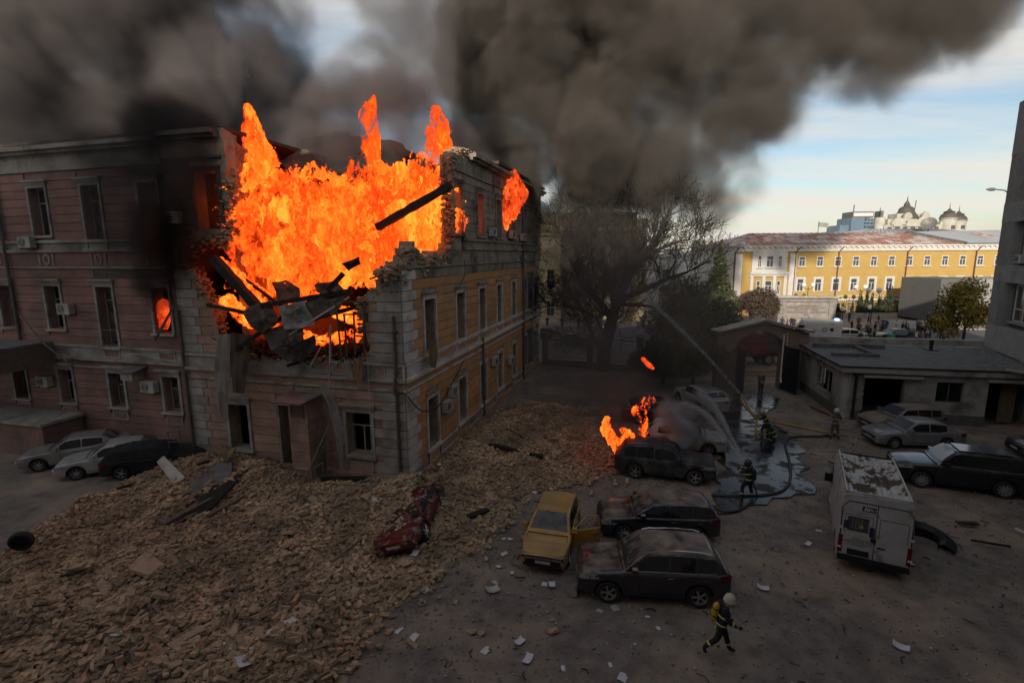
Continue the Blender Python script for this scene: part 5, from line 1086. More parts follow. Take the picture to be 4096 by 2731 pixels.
wsuv = car('white_suv', 'white suv with fallen leaves on its roof, seen from behind near the gate', 'car', (12.9, 34.0), R(100), dict(SUV, H=1.6), paint('white paint dusty', (.40, .40, .40), (.10, .09, .075), .60, .8, up=.0), M['glass'], warp=dents(.05, zmin=1.1, seed=3))
rr = random.Random(9)
q = MB()
for i in range(240):
    x, y = rr.gauss(-.4, .7), rr.gauss(0, .35)
    if abs(y) < .55 and -1.9 < x < .6: a = rr.random()*6; s = rr.uniform(.03, .08); q.add([(x+s*math.cos(a+j*1.57), y+s*math.sin(a+j*1.57)*.6, 1.64+rr.random()*.03) for j in range(4)], [(0, 1, 2, 3)])
Mx = Matrix.Translation((12.9, 34.0, 0)) @ Matrix.Rotation(R(100), 4, 'Z'); q.v = [tuple(Mx @ Vector(p)) for p in q.v]; o = q.build('fallen_leaves', M['leafb'], kind='stuff'); o['label'] = 'brown leaves lying on the roof of the white suv'
car('silver_sedan', 'dusty silver sedan with cracked windscreen beside the black suv', 'car', (22.0, 26.9), R(176), SEDAN, paint('silver paint a', (.17, .175, .185), dustc, .85, 1.15, up=.4), M['glassc'], trim=1)
car('grey_hatchback', 'dusty grey hatchback parked against the annex wall', 'car', (23.2, 29.3), R(182), ESTATE, paint('grey paint b', (.12, .12, .115), dustc, .7, 1.0, up=.4), M['glassc'])
car('black_suv', 'large glossy black suv with glass roof at the right edge', 'car', (20.15, 21.85), R(158), BIG, paint('gloss black', (.008, .008, .010), None), M['glassc'], trim=1, rim_spokes=10, warp=dents(.03, zmin=1.3, seed=6))
q = MB(); 
Mx = Matrix.Translation((20.15, 21.85, 0)) @ Matrix.Rotation(R(158), 4, 'Z')
for a, c in ((.2, -.6), (-.7, -1.7)): q.box(c, a, -.52, .52, 1.79, 1.806)
pn = q.build('sunroof_glass', M['glassc']); pn.parent = [o for o in bpy.data.objects if o.name.startswith('black_suv')][0]
car('dark_saloon', 'dark saloon car cut off by the right edge behind the black suv', 'car', (28.2, 24.6), R(165), SEDAN, paint('dark paint c', (.02, .02, .022), dustc, .8, 1.1, up=.4), M['glassc'])
car('pale_sedan', 'pale silver sedan parked furthest left under the pink wing', 'car', (-22.65, 25.35), R(207), SEDAN, paint('champagne paint', (.22, .21, .20), (.12, .11, .10), .6, .8, up=.1), M['glassd'])
car('white_sedan', 'white sedan between the pale silver car and the burnt black car', 'car', (-19.95, 24.35), R(207), dict(SEDAN), paint('white paint b', (.36, .36, .35), (.14, .13, .12), .62, .85, up=.1), M['glassd'])
car('charred_hatchback', 'charred black car beside the white sedan below the downpipe', 'car', (-17.75, 24.2), R(22), dict(ESTATE, darkside=M['dark']), mat('soot black', (.018, .017, .016), (.01, .01, .01), .85, 2., .2), M['dark'], rim_spokes=5, warp=dents(.1, zmin=.8, seed=4, sc=1.9))
# yellow hatchback with its bumper torn off and the door hanging open
ylw = paint('dusty yellow paint', (.40, .22, .035), (.24, .165, .085), .72, 1.05, up=.38, rough=.4)
yc = car('yellow_hatchback', 'crushed yellow hatchback facing us with its driver door hanging open', 'car', (1.45, 17.25), R(255), dict(HATCH, L=3.8, W=1.62, H=1.46, fo=.80, wb=2.45, A=.95, B=.18, Cx=-1.45, D=-1.85), ylw, M['glassd'], skip=('grille',), warp=dents(.08, zmin=1.05, seed=1, sag=.20, sx_=-.7, sw=.55), rim_spokes=5)
q = MB(); q.box(1.86, 1.93, -.66, .66, .30, .42); q.box(1.86, 1.92, -.70, .70, .58, .66); 
for k_ in range(22): q.box(1.93, 1.945, -.62+k_*.058, -.59+k_*.058, .56, .65)
q.box(1.85, 1.905, -.6, .6, .42, .58); q.build('bare_front', M['iron'], yc)
q = MB(); q.box(1.945, 1.96, -.64, .64, .575, .635); q.build('bumper_beam', mat('perforated beam', (.2, .18, .14), (.04, .035, .03), .7, 14.), yc)
dh = Matrix.Translation((.52, .80, 0)) @ Matrix.Rotation(R(-62), 4, 'Z')   # hinge: door turned outwards
q = MB(); q.box(-1.0, 0, 0, .07, .32, .95, M=dh); o = q.build('open_door', ylw, yc)
q = MB(); q.tube([dh @ Vector(p) for p in ((-1.0, .03, .95), (-.95, -.06, 1.36), (-.55, -.08, 1.40), (-.02, .03, .97))], .028, 5); q.build('window_frame', ylw, o)
q = MB(); q.box(-.92, -.72, .07, .11, .78, .81, M=dh); q.build('door_handle', M['chrome'], o)
for c_ in list(yc.children):
    if c_.name.startswith('taillight'): pass
# red car crushed by the rubble
def crush(p):
    z = p.z
    if z > .55: z = .55+(z-.55)*(.42+.25*fnoise(p.x*1.3, p.y, 3))
    x = p.x + .12*fnoise(p.x*2, p.y*2, 7); y = p.y*(1-.12*max(0, p.z-.5)) + .10*fnoise(p.x*1.7, p.z*2, 2) - .18*max(0, z-.5)
    return Vector((x, y, z + .10*fnoise(p.x*2.2, p.y*2.2, 9)))
rc_ = car('crushed_red_car', 'crushed dark red car half buried in bricks by the building corner', 'car', (-3.7, 18.3), R(264), dict(HATCH, L=4.3, darkside=M['dark']), mat('scratched red paint', (.095, .010, .011), (.05, .008, .009), .4, 3., .1, 9, dust=(.26, .19, .13), dlo=.54, dhi=.64, dscale=3.2, coat=.2), M['dark'], warp=crush, rx=R(20), z=.15, rim_spokes=5, lamps=False, skip=('grille',))
# street cars
car('street_sedan', 'light silver sedan parked in the street behind the ambulance', 'car', (39.9, 60.6), R(162), SEDAN, paint('silver paint s', (.36, .36, .34)), M['glassc'])
car('street_sedan', 'black sedan parked in the street behind the annex roof', 'car', (45.6, 60.2), R(176), dict(SEDAN, L=4.8), paint('black paint s', (.015, .015, .016)), M['glassc'])
car('street_sedan', 'dark car with pale roof glimpsed in the street by the cream building', 'car', (4.6, 63.5), R(4), SEDAN, paint('dark paint s', (.10, .09, .085)), M['glassc'])
car('street_sedan', 'grey car nearer the fence glimpsed beside the burning building', 'car', (7.0, 58.5), R(4), SEDAN, paint('grey paint s', (.16, .15, .14)), M['glassc'])
# ---------- delivery van
def van(name, label, loc, ang, L, W, H, pm, crushed=False):
    t = thing(name, label, 'van', (loc[0], loc[1], 0), ang); g_ = {}
    def side(x): return W/2*(1-.05*max(0, (x-L/2+1.6)/1.6)**2)
    def top(x):
        if x < L/2-1.9: return H
        if x < L/2-.95: return lerp(H, 1.35, ((x-(L/2-1.9))/.95)**1.4)
        return lerp(1.35, .85, ((x-(L/2-.95))/.95)**1.6)
    xs_ = [-L/2+i*L/60 for i in range(61)]; rows = []; wr = .36; xf, xr = L/2-1.0, -L/2+1.15
    for x in xs_:
        s = side(x); zt = top(x); zb = .32
        for xw in (xf, xr):
            if abs(x-xw) < .44: zb = max(zb, .34+math.sqrt(.44**2-(x-xw)**2))
        e = .10 if zt > 1.6 else .05
        half = [(s*.99, zb), (s, lerp(zb, .9, .4)), (s, .9), (s*.99, 1.05), (s*.985, lerp(1.05, zt-e, .5)) if zt > 1.3 else (s*.985, zt-e*1.5), (s*.945 if zt > 1.5 else s*.96, zt-e), (s*.90, zt-.02), (s*.8, zt)]
        rows.append([(x, y, z_) for y, z_ in half]+[(x, -y, z_) for y, z_ in half[::-1]])
    if crushed:
        def wv(p):
            if p[2] > 1.9 and p[0] < L/2-1.5: return (p[0], p[1]*(1-.0*1), p[2]-.05*abs(fnoise(p[0]*1.2, p[1]*1.2, 4))-(.10 if p[1] < 0 else .0)*math.exp(-((p[0]+.5)/1.6)**2))
            return p
        rows = [[wv(p) for p in r_] for r_ in rows]
        for r_ in rows:
            if r_[0][0] < L/2-1.75 and r_[0][0] > -L/2+.1:
                for k_ in (7, 8): r_[k_] = (r_[k_][0], r_[k_][1], r_[k_][2]-.45)
    q = MB(); q.grid(rows); n_ = len(rows[0]); q.f.append(tuple(range(n_))); q.f.append(tuple(len(q.v)-n_+i for i in range(n_))[::-1]); q.mi += [0, 0]; q.build('body', pm, t, smooth=40)
    q = MB(); q.box(-L/2+.05, L/2-.1, -W/2+.3, W/2-.3, .28, .7); q.build('underbody', M['dark'], t)
    for xw in (xf, xr):
        for s in (1, -1): make_wheel(t, xw, s*(W/2-.14), wr, s, M['rim'], 6)
    for s in (1, -1):
        q = MB(); q.grid([[(x, s*(side(x)+.012), z_) for z_ in (1.12, 1.3, min(1.95, top(x)-.25))] for x in [L/2-1.15-i*.11 for i in range(9)]]); q.build('side_window', M['glass'], t)
        q = MB(); q.box(L/2-1.3, L/2-1.12, s*(W/2+.0), s*(W/2+.22), 1.15, 1.5); q.build('door_mirror', M['iron'], t)
        q = MB(); q.box(L/2-.5, L/2-.05, s*W/2*.78, s*W/2*.97, .78, .98); q.build('headlight', M['headl'], t)
    q = MB(); q.grid([[(L/2-1.85+i*.12, y*W/2*.8, top(L/2-1.85+i*.12)+.015) for y in (-1, -.5, 0, .5, 1)] for i in range(8)]); q.build('windshield', M['glassc'], t)
    return t
vm = mat('dusty white van paint', (.36, .36, .355), (.29, .285, .275), .5, 1.5, .05, dust=(.13, .12, .10), dlo=.56, dhi=.72, dscale=1.8)
VX, VA, VL, VW, VH = (13.2, 17.9), R(61), 5.9, 2.0, 2.7
vn = van('delivery_van', 'dented white delivery van with crushed roof and lettered rear doors', VX, VA, VL, VW, VH, vm, True)
# crumpled roof skin: ribs and torn paint
q = MB(); nx_, ny_ = 60, 26; rows = []
def roofz(x, y):
    u = (x+VL/2)/(VL-1.9); v = y/(VW/2*.86)
    bowl = max(0, 1-abs(2*u-1)**6)*max(0, 1-abs(v)**6)
    fold = min(abs((u-.28)-.10*v), abs((u-.52)+.08*v), abs((u-.80)+.05*v))
    z = -.20*bowl - .10*bowl*abs(fnoise(x*1.1, y*1.1, 3)) + .12*bowl*max(0, 1-fold/.05)
    rib = 0
    for k_ in (-.75, -.45, -.15, .15, .45, .75):
        if abs(v-k_) < .045 and (u*3.2) % 1 > .18: rib = .05
    return VH+.012+z+rib
for i in range(nx_+1):
    x = -VL/2+.12+(VL-2.1)*i/nx_; rows.append([(x, VW/2*.86*(-1+2*j/ny_), roofz(x, VW/2*.86*(-1+2*j/ny_))) for j in range(ny_+1)])
q.grid(rows); b = len(q.v)
q.build('crumpled_roof', mat('dusty van roof', (.40, .395, .385), (.31, .305, .29), .5, 2., .05, dust=(.07, .05, .035), dlo=.50, dhi=.53, dscale=1.5), vn, smooth=30)
q = MB()
for s in (1, -1): q.tube([(-VL/2+.1+i*.4, s*VW/2*.865, VH+.02-.03*abs(fnoise(i*.7, s))) for i in range(11)], .035, 5)
q.tube([(-VL/2+.1, -VW/2*.865+i*.214, VH+.02) for i in range(9)], .035, 5); q.build('roof_edge', vm, vn)
xb = -VL/2
for s in (1, -1):
    q = MB(); y0, y1 = (.012, .93) if s > 0 else (-.93, -.012); q.box(xb-.03, xb-.002, y0, y1, .55, 2.42); d = q.build('rear_door', vm, vn)
    q = MB(); f = (y0+.08, y1-.08); q.box(xb-.036, xb-.03, f[0], f[1], 1.98, 1.995); q.box(xb-.036, xb-.03, f[0], f[0]+.012, 1.3, 1.98); q.box(xb-.036, xb-.03, f[1]-.012, f[1], 1.3, 1.98); q.build('door_crease', M['iron'], d)
    for z_ in (.75, 1.45): q = MB(); yy_ = s*.955; q.box(xb-.05, xb, yy_-.06, yy_+.05, z_, z_+.07); q.build('hinge', M['trim'], d)
    q = MB(); q.box(xb-.045, xb-.0, s*.94-.07 if s > 0 else -.99, s*.94+.05 if s > 0 else -.87, .62, 1.22); q.build('taillight', M['lampred'], vn)
q = MB(); q.box(xb-.035, xb-.001, -.008, .008, .55, 2.42); q.tube([(xb-.03, -.95, .56), (xb-.03, -.95, 2.2), (xb-.03, -.8, 2.44), (xb-.03, .8, 2.44), (xb-.03, .95, 2.2), (xb-.03, .95, .56)], .014, 4); q.build('door_seam', M['dark'], vn)
q = MB(); q.box(xb-.10, xb+.1, -.98, .98, .36, .52); q.build('rear_bumper', M['iron'], vn)
q = MB(); q.box(xb-.045, xb-.03, .12, .72, .58, .78); q.build('licence_plate_panel', M['iron'], vn)
q = MB(); q.box(xb-.055, xb-.03, -.30, -.08, .98, 1.02); q.build('door_handle', M['iron'], vn)
q = MB(); q.lathe([(.085, 0), (.085, .02), (.07, .025)], 16, M=Matrix.Translation((xb-.03, .04, 1.22)) @ Matrix.Rotation(R(-90), 4, 'Y')); q.build('badge', M['iron'], vn)
# lettering and print on the left door (image left = local +y when seen from behind)
navy = mat('navy print', (.012, .018, .06), None, .5)
q = MB(); q.box(xb-.036, xb-.031, .03, .42, 2.16, 2.33); q.build('banner_print', navy, vn)
RT_ = (R(90), 0, R(-90))
text('BUS', .11, M['white'], 'banner_lettering', .002, vn, (xb-.040, .10, 2.24), RT_)
q = MB()
for k_ in range(3): q.add([(xb-.039, .37-k_*.055, 2.19), (xb-.039, .34-k_*.055, 2.19), (xb-.039, .31-k_*.055, 2.30), (xb-.039, .34-k_*.055, 2.30)], [(0, 1, 2, 3)])
q.build('logo_stroke', M['white'], vn)
text('Пасажирські та вантажні', .05, navy, 'lettering', .002, vn, (xb-.034, .25, 2.09), RT_)
q = MB(); q.box(xb-.036, xb-.031, .20, .78, 1.42, 1.92); q.build('picture_print', mat('dark photo print', (.03, .028, .032), (.10, .07, .06), .4, 4.), vn)
q = MB(); q.box(xb-.038, xb-.037, .72, .88, 1.48, 1.76); q.build('print_corner', navy, vn); q = MB(); q.box(xb-.038, xb-.037, .03, .17, 1.32, 1.66); q.build('print_corner', navy, vn)
q = MB(); 
for k_ in range(4): q.box(xb-.040, xb-.037, .62-k_*.08, .65-k_*.08, 1.5, 1.88)
q.build('print_stripe', M['metal'], vn)
q = MB(); q.box(xb-.041, xb-.037, .34, .44, 1.56, 1.66); q.build('print_spot', M['hoseY'], vn)
for s, z_, y_ in (('Оренда автобусів', 1.15, .32), ('по Києву, Україні та Європі', 1.08, .38), ('тел. (044) 228-60-40, 223-42-12', 1.01, .48), ('www.busrent.com.ua', .94, .48)): text(s, .065, M['iron'], 'lettering', .002, vn, (xb-.034, y_, z_), RT_)
# dent along the right flank
q = MB(); q.tube([(1.2, -VW/2-.01, 2.2), (.2, -VW/2+.0, 1.9), (-1.2, -VW/2-.01, 1.7), (-2.4, -VW/2-.01, 1.5)], .02, 4); q.build('side_crease', M['iron'], vn)
# ambulance
am = van('ambulance', 'white ambulance with a red stripe and blue light in the street', (36.0, 60.6), R(152), 5.8, 1.98, 2.6, paint('ambulance white', (.60, .60, .58)))
for s in (1, -1):
    q = MB(); q.box(-2.9, 1.2, s*.99+(-.002 if s > 0 else -.012), s*.99+(.012 if s > 0 else .002), .45, .75); q.build('red_stripe', mat('red stripe', (.35, .02, .02), None, .5) if s > 0 else bpy.data.materials['red stripe'], am)
q = MB(); q.lathe([(.28, 0), (.28, .012)], 16, M=Matrix.Translation((-1.2, .992, 1.5)) @ Matrix.Rotation(R(-90), 4, 'X')); q.build('emblem', mat('emblem blue', (.05, .12, .30), None, .5), am)
q = MB()
for k_ in range(3): S = Matrix.Translation((-1.2, 1.008, 1.5)) @ Matrix.Rotation(R(60*k_), 4, 'Y'); q.box(-.22, .22, 0, .006, -.045, .045, M=S)
q.build('star_emblem', M['white'], am)
q = MB(); q.prism([(-2.1, 1.75), (-1.75, 1.75), (-1.75, 1.45), (-1.92, 1.3), (-2.1, 1.45)], (.992, 1.004)); q.build('shield_emblem', M['iron'], am)
text('325', .28, navy, 'number', .004, am, (-1.9, 1.0, 2.2), (R(90), 0, R(180)))
q = MB(); q.box(-2.6, -2.2, -.5, .5, 2.62, 2.74); q.build('blue_light', mat('blue lamp', (.05, .1, .9), None, .3, emit=(.12, .22, 1), estr=6), am)
# fire engine
fe = thing('fire_engine', 'red fire engine numbered 101 standing behind the gate arch', 'fire engine', (21.9, 48.2, 0), R(180))
M['fred'] = mat('fire engine red', (.17, .012, .012), (.12, .01, .01), .4, 2.); M['shut'] = mat('roller shutter', (.05, .05, .055), None, .5)
q = MB(); q.box(-4.2, 2.4, -1.2, 1.2, 1.15, 3.55); q.build('body', M['fred'], fe); q = MB(); q.box(2.5, 4.6, -1.2, 1.2, .7, 3.0, tp=.96); q.build('cab', M['fred'], fe)
for k_ in range(15): q = MB(); q.box(-4.1, -2.0, 1.2, 1.23, 1.4+k_*.11, 1.49+k_*.11); q.build('shutter_slat', M['shut'], fe)
q = MB(); q.box(-4.25, 2.4, -1.25, 1.25, .9, 1.14); q.build('chassis', M['iron'], fe)
for x in (-2.2, 3.2):
    for s in (1, -1): make_wheel(fe, x, s*1.05, .55, s, M['rim'], 8, .32)
text('101', .55, M['white'], 'number', .01, fe, (-1.1, 1.22, 3.1), (R(90), 0, R(180)))
q = MB(); q.tube([(-4.25, -.4, 1.1), (-4.5, -.4, 1.1)], .12, 8); q.tube([(-4.25, .5, 1.3), (-4.55, .5, 1.25)], .12, 8); q.build('hose_outlet', M['chrome'], fe)
q = MB(); q.tube([(-4.3, .9, .9), (-4.3, .9, 3.5)], .03, 5); q.tube([(-4.3, .6, .9), (-4.3, .6, 3.5)], .03, 5); q.build('ladder', M['chrome'], fe)
# ================= the rubble field
RP = [p[:2] for p in [(-23.64, 20.95, 0), (-22.61, 22.29, 0), (-20.36, 23, 0), (-18.5, 23.31, 0), (-18.9, 25.74, 0), (-18.04, 26.95, 0), (-12.89, 24.78, 0), (-10.08, 23.32, 0), (-4.89, 22.15, 0), (-4.07, 25.47, 0), (-2.35, 30.25, 0), (0.87, 35.33, 0), (4.62, 34.19, 0), (5.88, 29.68, 0), (4.96, 23.17, 0), (3, 21.81, 0), (0.81, 21.49, 0), (0.12, 20.6, 0), (-0.15, 18.62, 0), (-1.08, 16.84, 0), (-2.11, 16.19, 0), (-2.5, 14.79, -0), (-3.66, 13.78, 0), (-3.86, 12.55, 0), (-4.17, 11.23, 0), (-3.96, 10.25, 0), (-12.83, 10.32, 0)]]
RPa = np.array(RP)
def np_in(px_, py_, poly):
    r_ = np.zeros(len(px_), bool); j = len(poly)-1
    for i in range(len(poly)):
        yi, yj, xi, xj = poly[i][1], poly[j][1], poly[i][0], poly[j][0]
        c = ((yi > py_) != (yj > py_)) & (px_ < (xj-xi)*(py_-yi)/((yj-yi) or 1e-9)+xi); r_ ^= c; j = i
    return r_
def np_edge(px_, py_, poly):
    d = np.full(len(px_), 1e9)
    for i in range(len(poly)):
        a, b_ = np.array(poly[i]), np.array(poly[(i+1) % len(poly)]); ab = b_-a; t = np.clip(((px_-a[0])*ab[0]+(py_-a[1])*ab[1])/(ab@ab), 0, 1)
        d = np.minimum(d, np.hypot(px_-a[0]-t*ab[0], py_-a[1]-t*ab[1]))
    return d
def heap(x, y):
    """height of the heap"""
    x = np.asarray(x, float); y = np.asarray(y, float); ins = np_in(x, y, RP); e = np_edge(x, y, RP); fade = np.clip(e/1.6, 0, 1)*ins
    wallside = np.clip(1-np.abs((y-21.5+ (x+4.7)*.27))/4.5, 0, 1)*(x < -4)
    nz = .16*np.sin(x*1.3+y*.7)+.11*np.sin(x*2.9-y*2.1+1)+.06*np.sin(x*.6+y*3.1)+.20*np.sin(x*.55-y*.7)
    h = .22 + .42*wallside + .35*np.exp(-((x+11.5)**2+(y-22.3)**2)/10) + .38*np.exp(-((x+3.4)**2+(y-19.3)**2)/4.5) + .22*np.exp(-((x+.5)**2+(y-25)**2)/16) + nz
    return h*fade - (1-fade)*.03*ins - .25*(~ins)
gx = np.arange(-18, 8.01, .3); gy = np.arange(8.5, 40.01, .3); X, Y = np.meshgrid(gx, gy); Z = heap(X.ravel(), Y.ravel())
rs = np.random.RandomState(5); Z += rs.rand(len(Z))*.05
v = np.stack([X.ravel(), Y.ravel(), Z], 1); nx_ = len(gx); ii = np.array([(i*nx_+j, i*nx_+j+1, (i+1)*nx_+j+1, (i+1)*nx_+j) for i in range(len(gy)-1) for j in range(nx_-1) if max(Z[i*nx_+j], Z[(i+1)*nx_+j+1]) > -.15])
hp = npmesh('rubble_heap', v, ii, mat('mortar and brick dust', (.34, .25, .17), (.22, .165, .115), .95, 2.5, .7, 12), kind='stuff'); hp['label'] = 'heap of mortar and brick dust under the loose bricks'
def bricks(x, y, z, sc_lo, sc_hi, seed, tilt=.34):
    """numpy boxes with uneven corners"""
    rs = np.random.RandomState(seed); n = len(x); L_ = .13*rs.choice([1, .85, .6, .5, .45], n)*rs.uniform(sc_lo, sc_hi, n); W2 = .066*rs.uniform(.85, 1.1, n)*np.minimum(1, rs.uniform(sc_lo, 1.2, n)); H2 = .041*rs.uniform(.8, 1.1, n)
    sg = np.array([(-1, -1, -1), (1, -1, -1), (1, 1, -1), (-1, 1, -1), (-1, -1, 1), (1, -1, 1), (1, 1, 1), (-1, 1, 1)], float)
    v = sg[None]*np.stack([L_, W2, H2], 1)[:, None]*(1+rs.uniform(-.10, .06, (n, 8, 3)))
    ya, ta, tb_ = rs.uniform(0, 6.283, n), rs.normal(0, tilt, n), rs.normal(0, tilt, n); roll = rs.choice([0, math.pi/2], n, p=[.8, .2]); ta = ta+roll
    def rot(v, a, i, j): c, s = np.cos(a)[:, None], np.sin(a)[:, None]; vi, vj = v[..., i].copy(), v[..., j].copy(); v[..., i] = c*vi-s*vj; v[..., j] = s*vi+c*vj
    rot(v, ta, 1, 2); rot(v, tb_, 0, 2); rot(v, ya, 0, 1); v += np.stack([x, y, z], 1)[:, None]
    f = np.array([(0, 3, 2, 1), (4, 5, 6, 7), (0, 1, 5, 4), (1, 2, 6, 5), (2, 3, 7, 6), (3, 0, 4, 7)]); F_ = (np.arange(n)*8)[:, None, None]+f[None]
    rv = np.clip(rs.normal(.5, .2, n), 0, 1); return v.reshape(-1, 3), F_.reshape(-1, 4), np.repeat(rv, 8)
rs = np.random.RandomState(12); n = 60000; x = rs.uniform(-18, 8, n); y = rs.uniform(8.8, 39, n); e = np_edge(x, y, RP); k_ = np_in(x, y, RP) & (rs.rand(n) < np.clip(.25+e/1.3, 0, 1)); k_ |= (~np_in(x, y, RP)) & (e < 1.1) & (rs.rand(n) < .10*np.exp(-e/.45))
# keep the masonry out of the building and off the cars
bx = (x-BLOC.x)*math.cos(-BROT)-(y-BLOC.y)*math.sin(-BROT); by = (x-BLOC.x)*math.sin(-BROT)+(y-BLOC.y)*math.cos(-BROT); k_ &= ~((by > -.02) & (bx < .05))
x, y = x[k_], y[k_]; hz_ = heap(x, y); z = np.maximum(hz_, 0)+rs.rand(len(x))**2*.11+.02
v, f, rv = bricks(x, y, z, .8, 1.35, 13); br = npmesh('brick_rubble', v, f, M['brick'], rv, kind='stuff'); br['label'] = 'loose yellow bricks and half bricks heaped across the yard'
# the nearest, largest bricks are things of their own
meshes = []
for i in range(9):
    v, f, rv = bricks(np.zeros(1), np.zeros(1), np.zeros(1), 1.0 if i < 6 else .7, 1.25, 100+i, .0); o = npmesh('brick', v, f, M[['brick1', 'brick2', 'brick3'][i % 3]]); meshes.append(o.data); bpy.data.objects.remove(o)
rs = np.random.RandomState(31); cnt_b = 0
while cnt_b < 300:
    y_ = 11.0+abs(rs.normal(0, 1.7)); x_ = rs.uniform(-.60*y_*1.75-.5, -.1*y_)
    if not np_in(np.array([x_]), np.array([y_]), RP)[0] or y_ > 15.5: continue
    z_ = float(heap([x_], [y_])[0])+.085+rs.rand()*.06; bi = rs.randint(9); o = bpy.data.objects.new('brick', meshes[bi]); C.objects.link(o); o.location = (x_, y_, z_); o.rotation_euler = (rs.normal(0, .35)+rs.choice([0, 1.57], p=[.8, .2]), rs.normal(0, .35), rs.uniform(0, 6.28)); s = rs.uniform(.95, 1.3); o.scale = (s, s, s)
    u_ = x_/y_; zn = 'at the left edge of the near rubble' if u_ < -.75 else 'in the left part of the near rubble' if u_ < -.55 else 'in the middle of the near rubble' if u_ < -.33 else 'towards the bare ground at the rubble fringe'; tag(o, 'loose %s %s %s' % (['yellow', 'dusty brown', 'reddish'][bi % 3], 'brick lying' if bi < 6 else 'broken brick lying', zn), 'brick', 'loose bricks on the near rubble field'); cnt_b += 1
# grit and fragments over the yard
n = 42000; x = rs.uniform(-9, 27, n); y = rs.uniform(8.8, 36, n); e = np_edge(x, y, RP); pr_ = np.where(np_in(x, y, RP), .5, .30+.70*np.exp(-e/2.2)); k_ = (rs.rand(n) < pr_)
bx = (x-BLOC.x)*math.cos(-BROT)-(y-BLOC.y)*math.sin(-BROT); by = (x-BLOC.x)*math.sin(-BROT)+(y-BLOC.y)*math.cos(-BROT); k_ &= ~((by > -.1) & (bx < .15)); k_ &= ~((x > 20.5) & (y > 30.5-(x-20.9)*.21))
x, y = x[k_], y[k_]; v, f, rv = bricks(x, y, np.maximum(heap(x, y), 0)+.012, .2, .45, 77, .8)
c_ = np.repeat(v.reshape(-1, 8, 3).mean(1), 8, 0); v = c_+(v-c_)*np.repeat(rs.choice([.25, .4, .55, .9], len(x), p=[.4, .35, .18, .07]), 8)[:, None]
gb = npmesh('grit_debris', v, f, mat('grit', (.28, .235, .185), (.18, .15, .125), .95, 6., .3, 20, vtx='rv'), rv, kind='stuff'); gb['label'] = 'small stones and fragments strewn over the yard'
n = 700; x = rs.uniform(-3, 26, n); y = rs.uniform(10, 34, n); k_ = ~((x > 20.5) & (y > 30.5-(x-20.9)*.21)); x, y = x[k_], y[k_]; v, f, rv = bricks(x, y, np.full(len(x), .015), .3, .8, 91, .5); c_ = np.repeat(v.reshape(-1, 8, 3).mean(1), 8, 0); v = c_+(v-c_)*np.array([.5, .45, .35])[None]
gb = npmesh('plaster_debris', v, f, M['offwhite'], rv, kind='stuff'); gb['label'] = 'pale plaster chips strewn over the yard'
# bricks lying on the crushed red car
n = 1300; lx, ly = rs.uniform(-1.7, 1.7, n), rs.uniform(-1.1, .30, n); top_ = .73+.15*np.cos(lx*1.1)-.16*np.clip(lx-.6, 0, 2)+.36*ly; z = top_-rs.rand(n)*.30+.18; ca, sa = math.cos(R(264)), math.sin(R(264)); x = -3.85+lx*ca-ly*sa; y = 18.4+lx*sa+ly*ca; k_ = np.hypot(lx/1.9, (ly+.42)/.72) < 1
v, f, rv = bricks(x[k_], y[k_], z[k_], .8, 1.1, 41); o = npmesh('brick_heap', v, f, M['brick'], rv, kind='stuff'); o['label'] = 'bricks heaped over the roof and bonnet of the red car'

q = MB(); rr = random.Random(44)
for i in range(260):
    x, y = rr.uniform(-2, 26), rr.uniform(10, 33); a = rr.random()*6.3; L_ = rr.uniform(.08, .38); 
    if x > 20.5 and y > 30.2-(x-20.9)*.21: continue
    q.tube([(x, y, .03), (x+L_*.5*math.cos(a), y+L_*.5*math.sin(a), .05), (x+L_*math.cos(a+.4), y+L_*math.sin(a+.4), .03)], rr.uniform(.006, .02), 4)
o = q.build('splinter_debris', M['char'], fix=False, kind='stuff'); o['label'] = 'dark twigs and splinters strewn over the yard'

q = MB()
for i in range(95):
    x, y = rr.uniform(-15, 3), rr.uniform(10.5, 27)
    if not np_in(np.array([x]), np.array([y]), RP)[0] or (y > 21.6-(x+4.7)*.27 and x < -4.6): continue
    a = rr.random()*6.3; L_ = rr.uniform(.4, 1.5); w_ = rr.uniform(.03, .10); z = float(heap([x], [y])[0])+rr.uniform(.1, .2)
    q.box(-L_/2, L_/2, -w_, w_, -.015, .015, M=Matrix.Translation((x, y, z)) @ Matrix.Rotation(a, 4, 'Z') @ Matrix.Rotation(rr.gauss(0, .18), 4, 'Y') @ Matrix.Rotation(rr.gauss(0, .3), 4, 'X'))
o = q.build('timber_debris', M['wood'], fix=False, kind='stuff'); o['label'] = 'short laths and board ends mixed into the rubble'
q = MB()
for i in range(60):
    x, y = rr.uniform(-15, 2), rr.uniform(10.5, 24)
    if not np_in(np.array([x]), np.array([y]), RP)[0] or (y > 21.4-(x+4.7)*.27 and x < -4.6): continue
    s = rr.uniform(.12, .32); z = float(heap([x], [y])[0])+rr.uniform(.06, .14)
    q.box(-s, s, -s*.7, s*.7, -.05, .05, tp=rr.uniform(.7, 1), M=Matrix.Translation((x, y, z)) @ Matrix.Rotation(rr.random()*6.3, 4, 'Z') @ Matrix.Rotation(rr.gauss(0, .25), 4, 'Y') @ Matrix.Rotation(rr.gauss(0, .25), 4, 'X'))
o = q.build('masonry_debris', M['brick2'], fix=False, kind='stuff'); o['label'] = 'larger lumps of plastered masonry among the bricks'
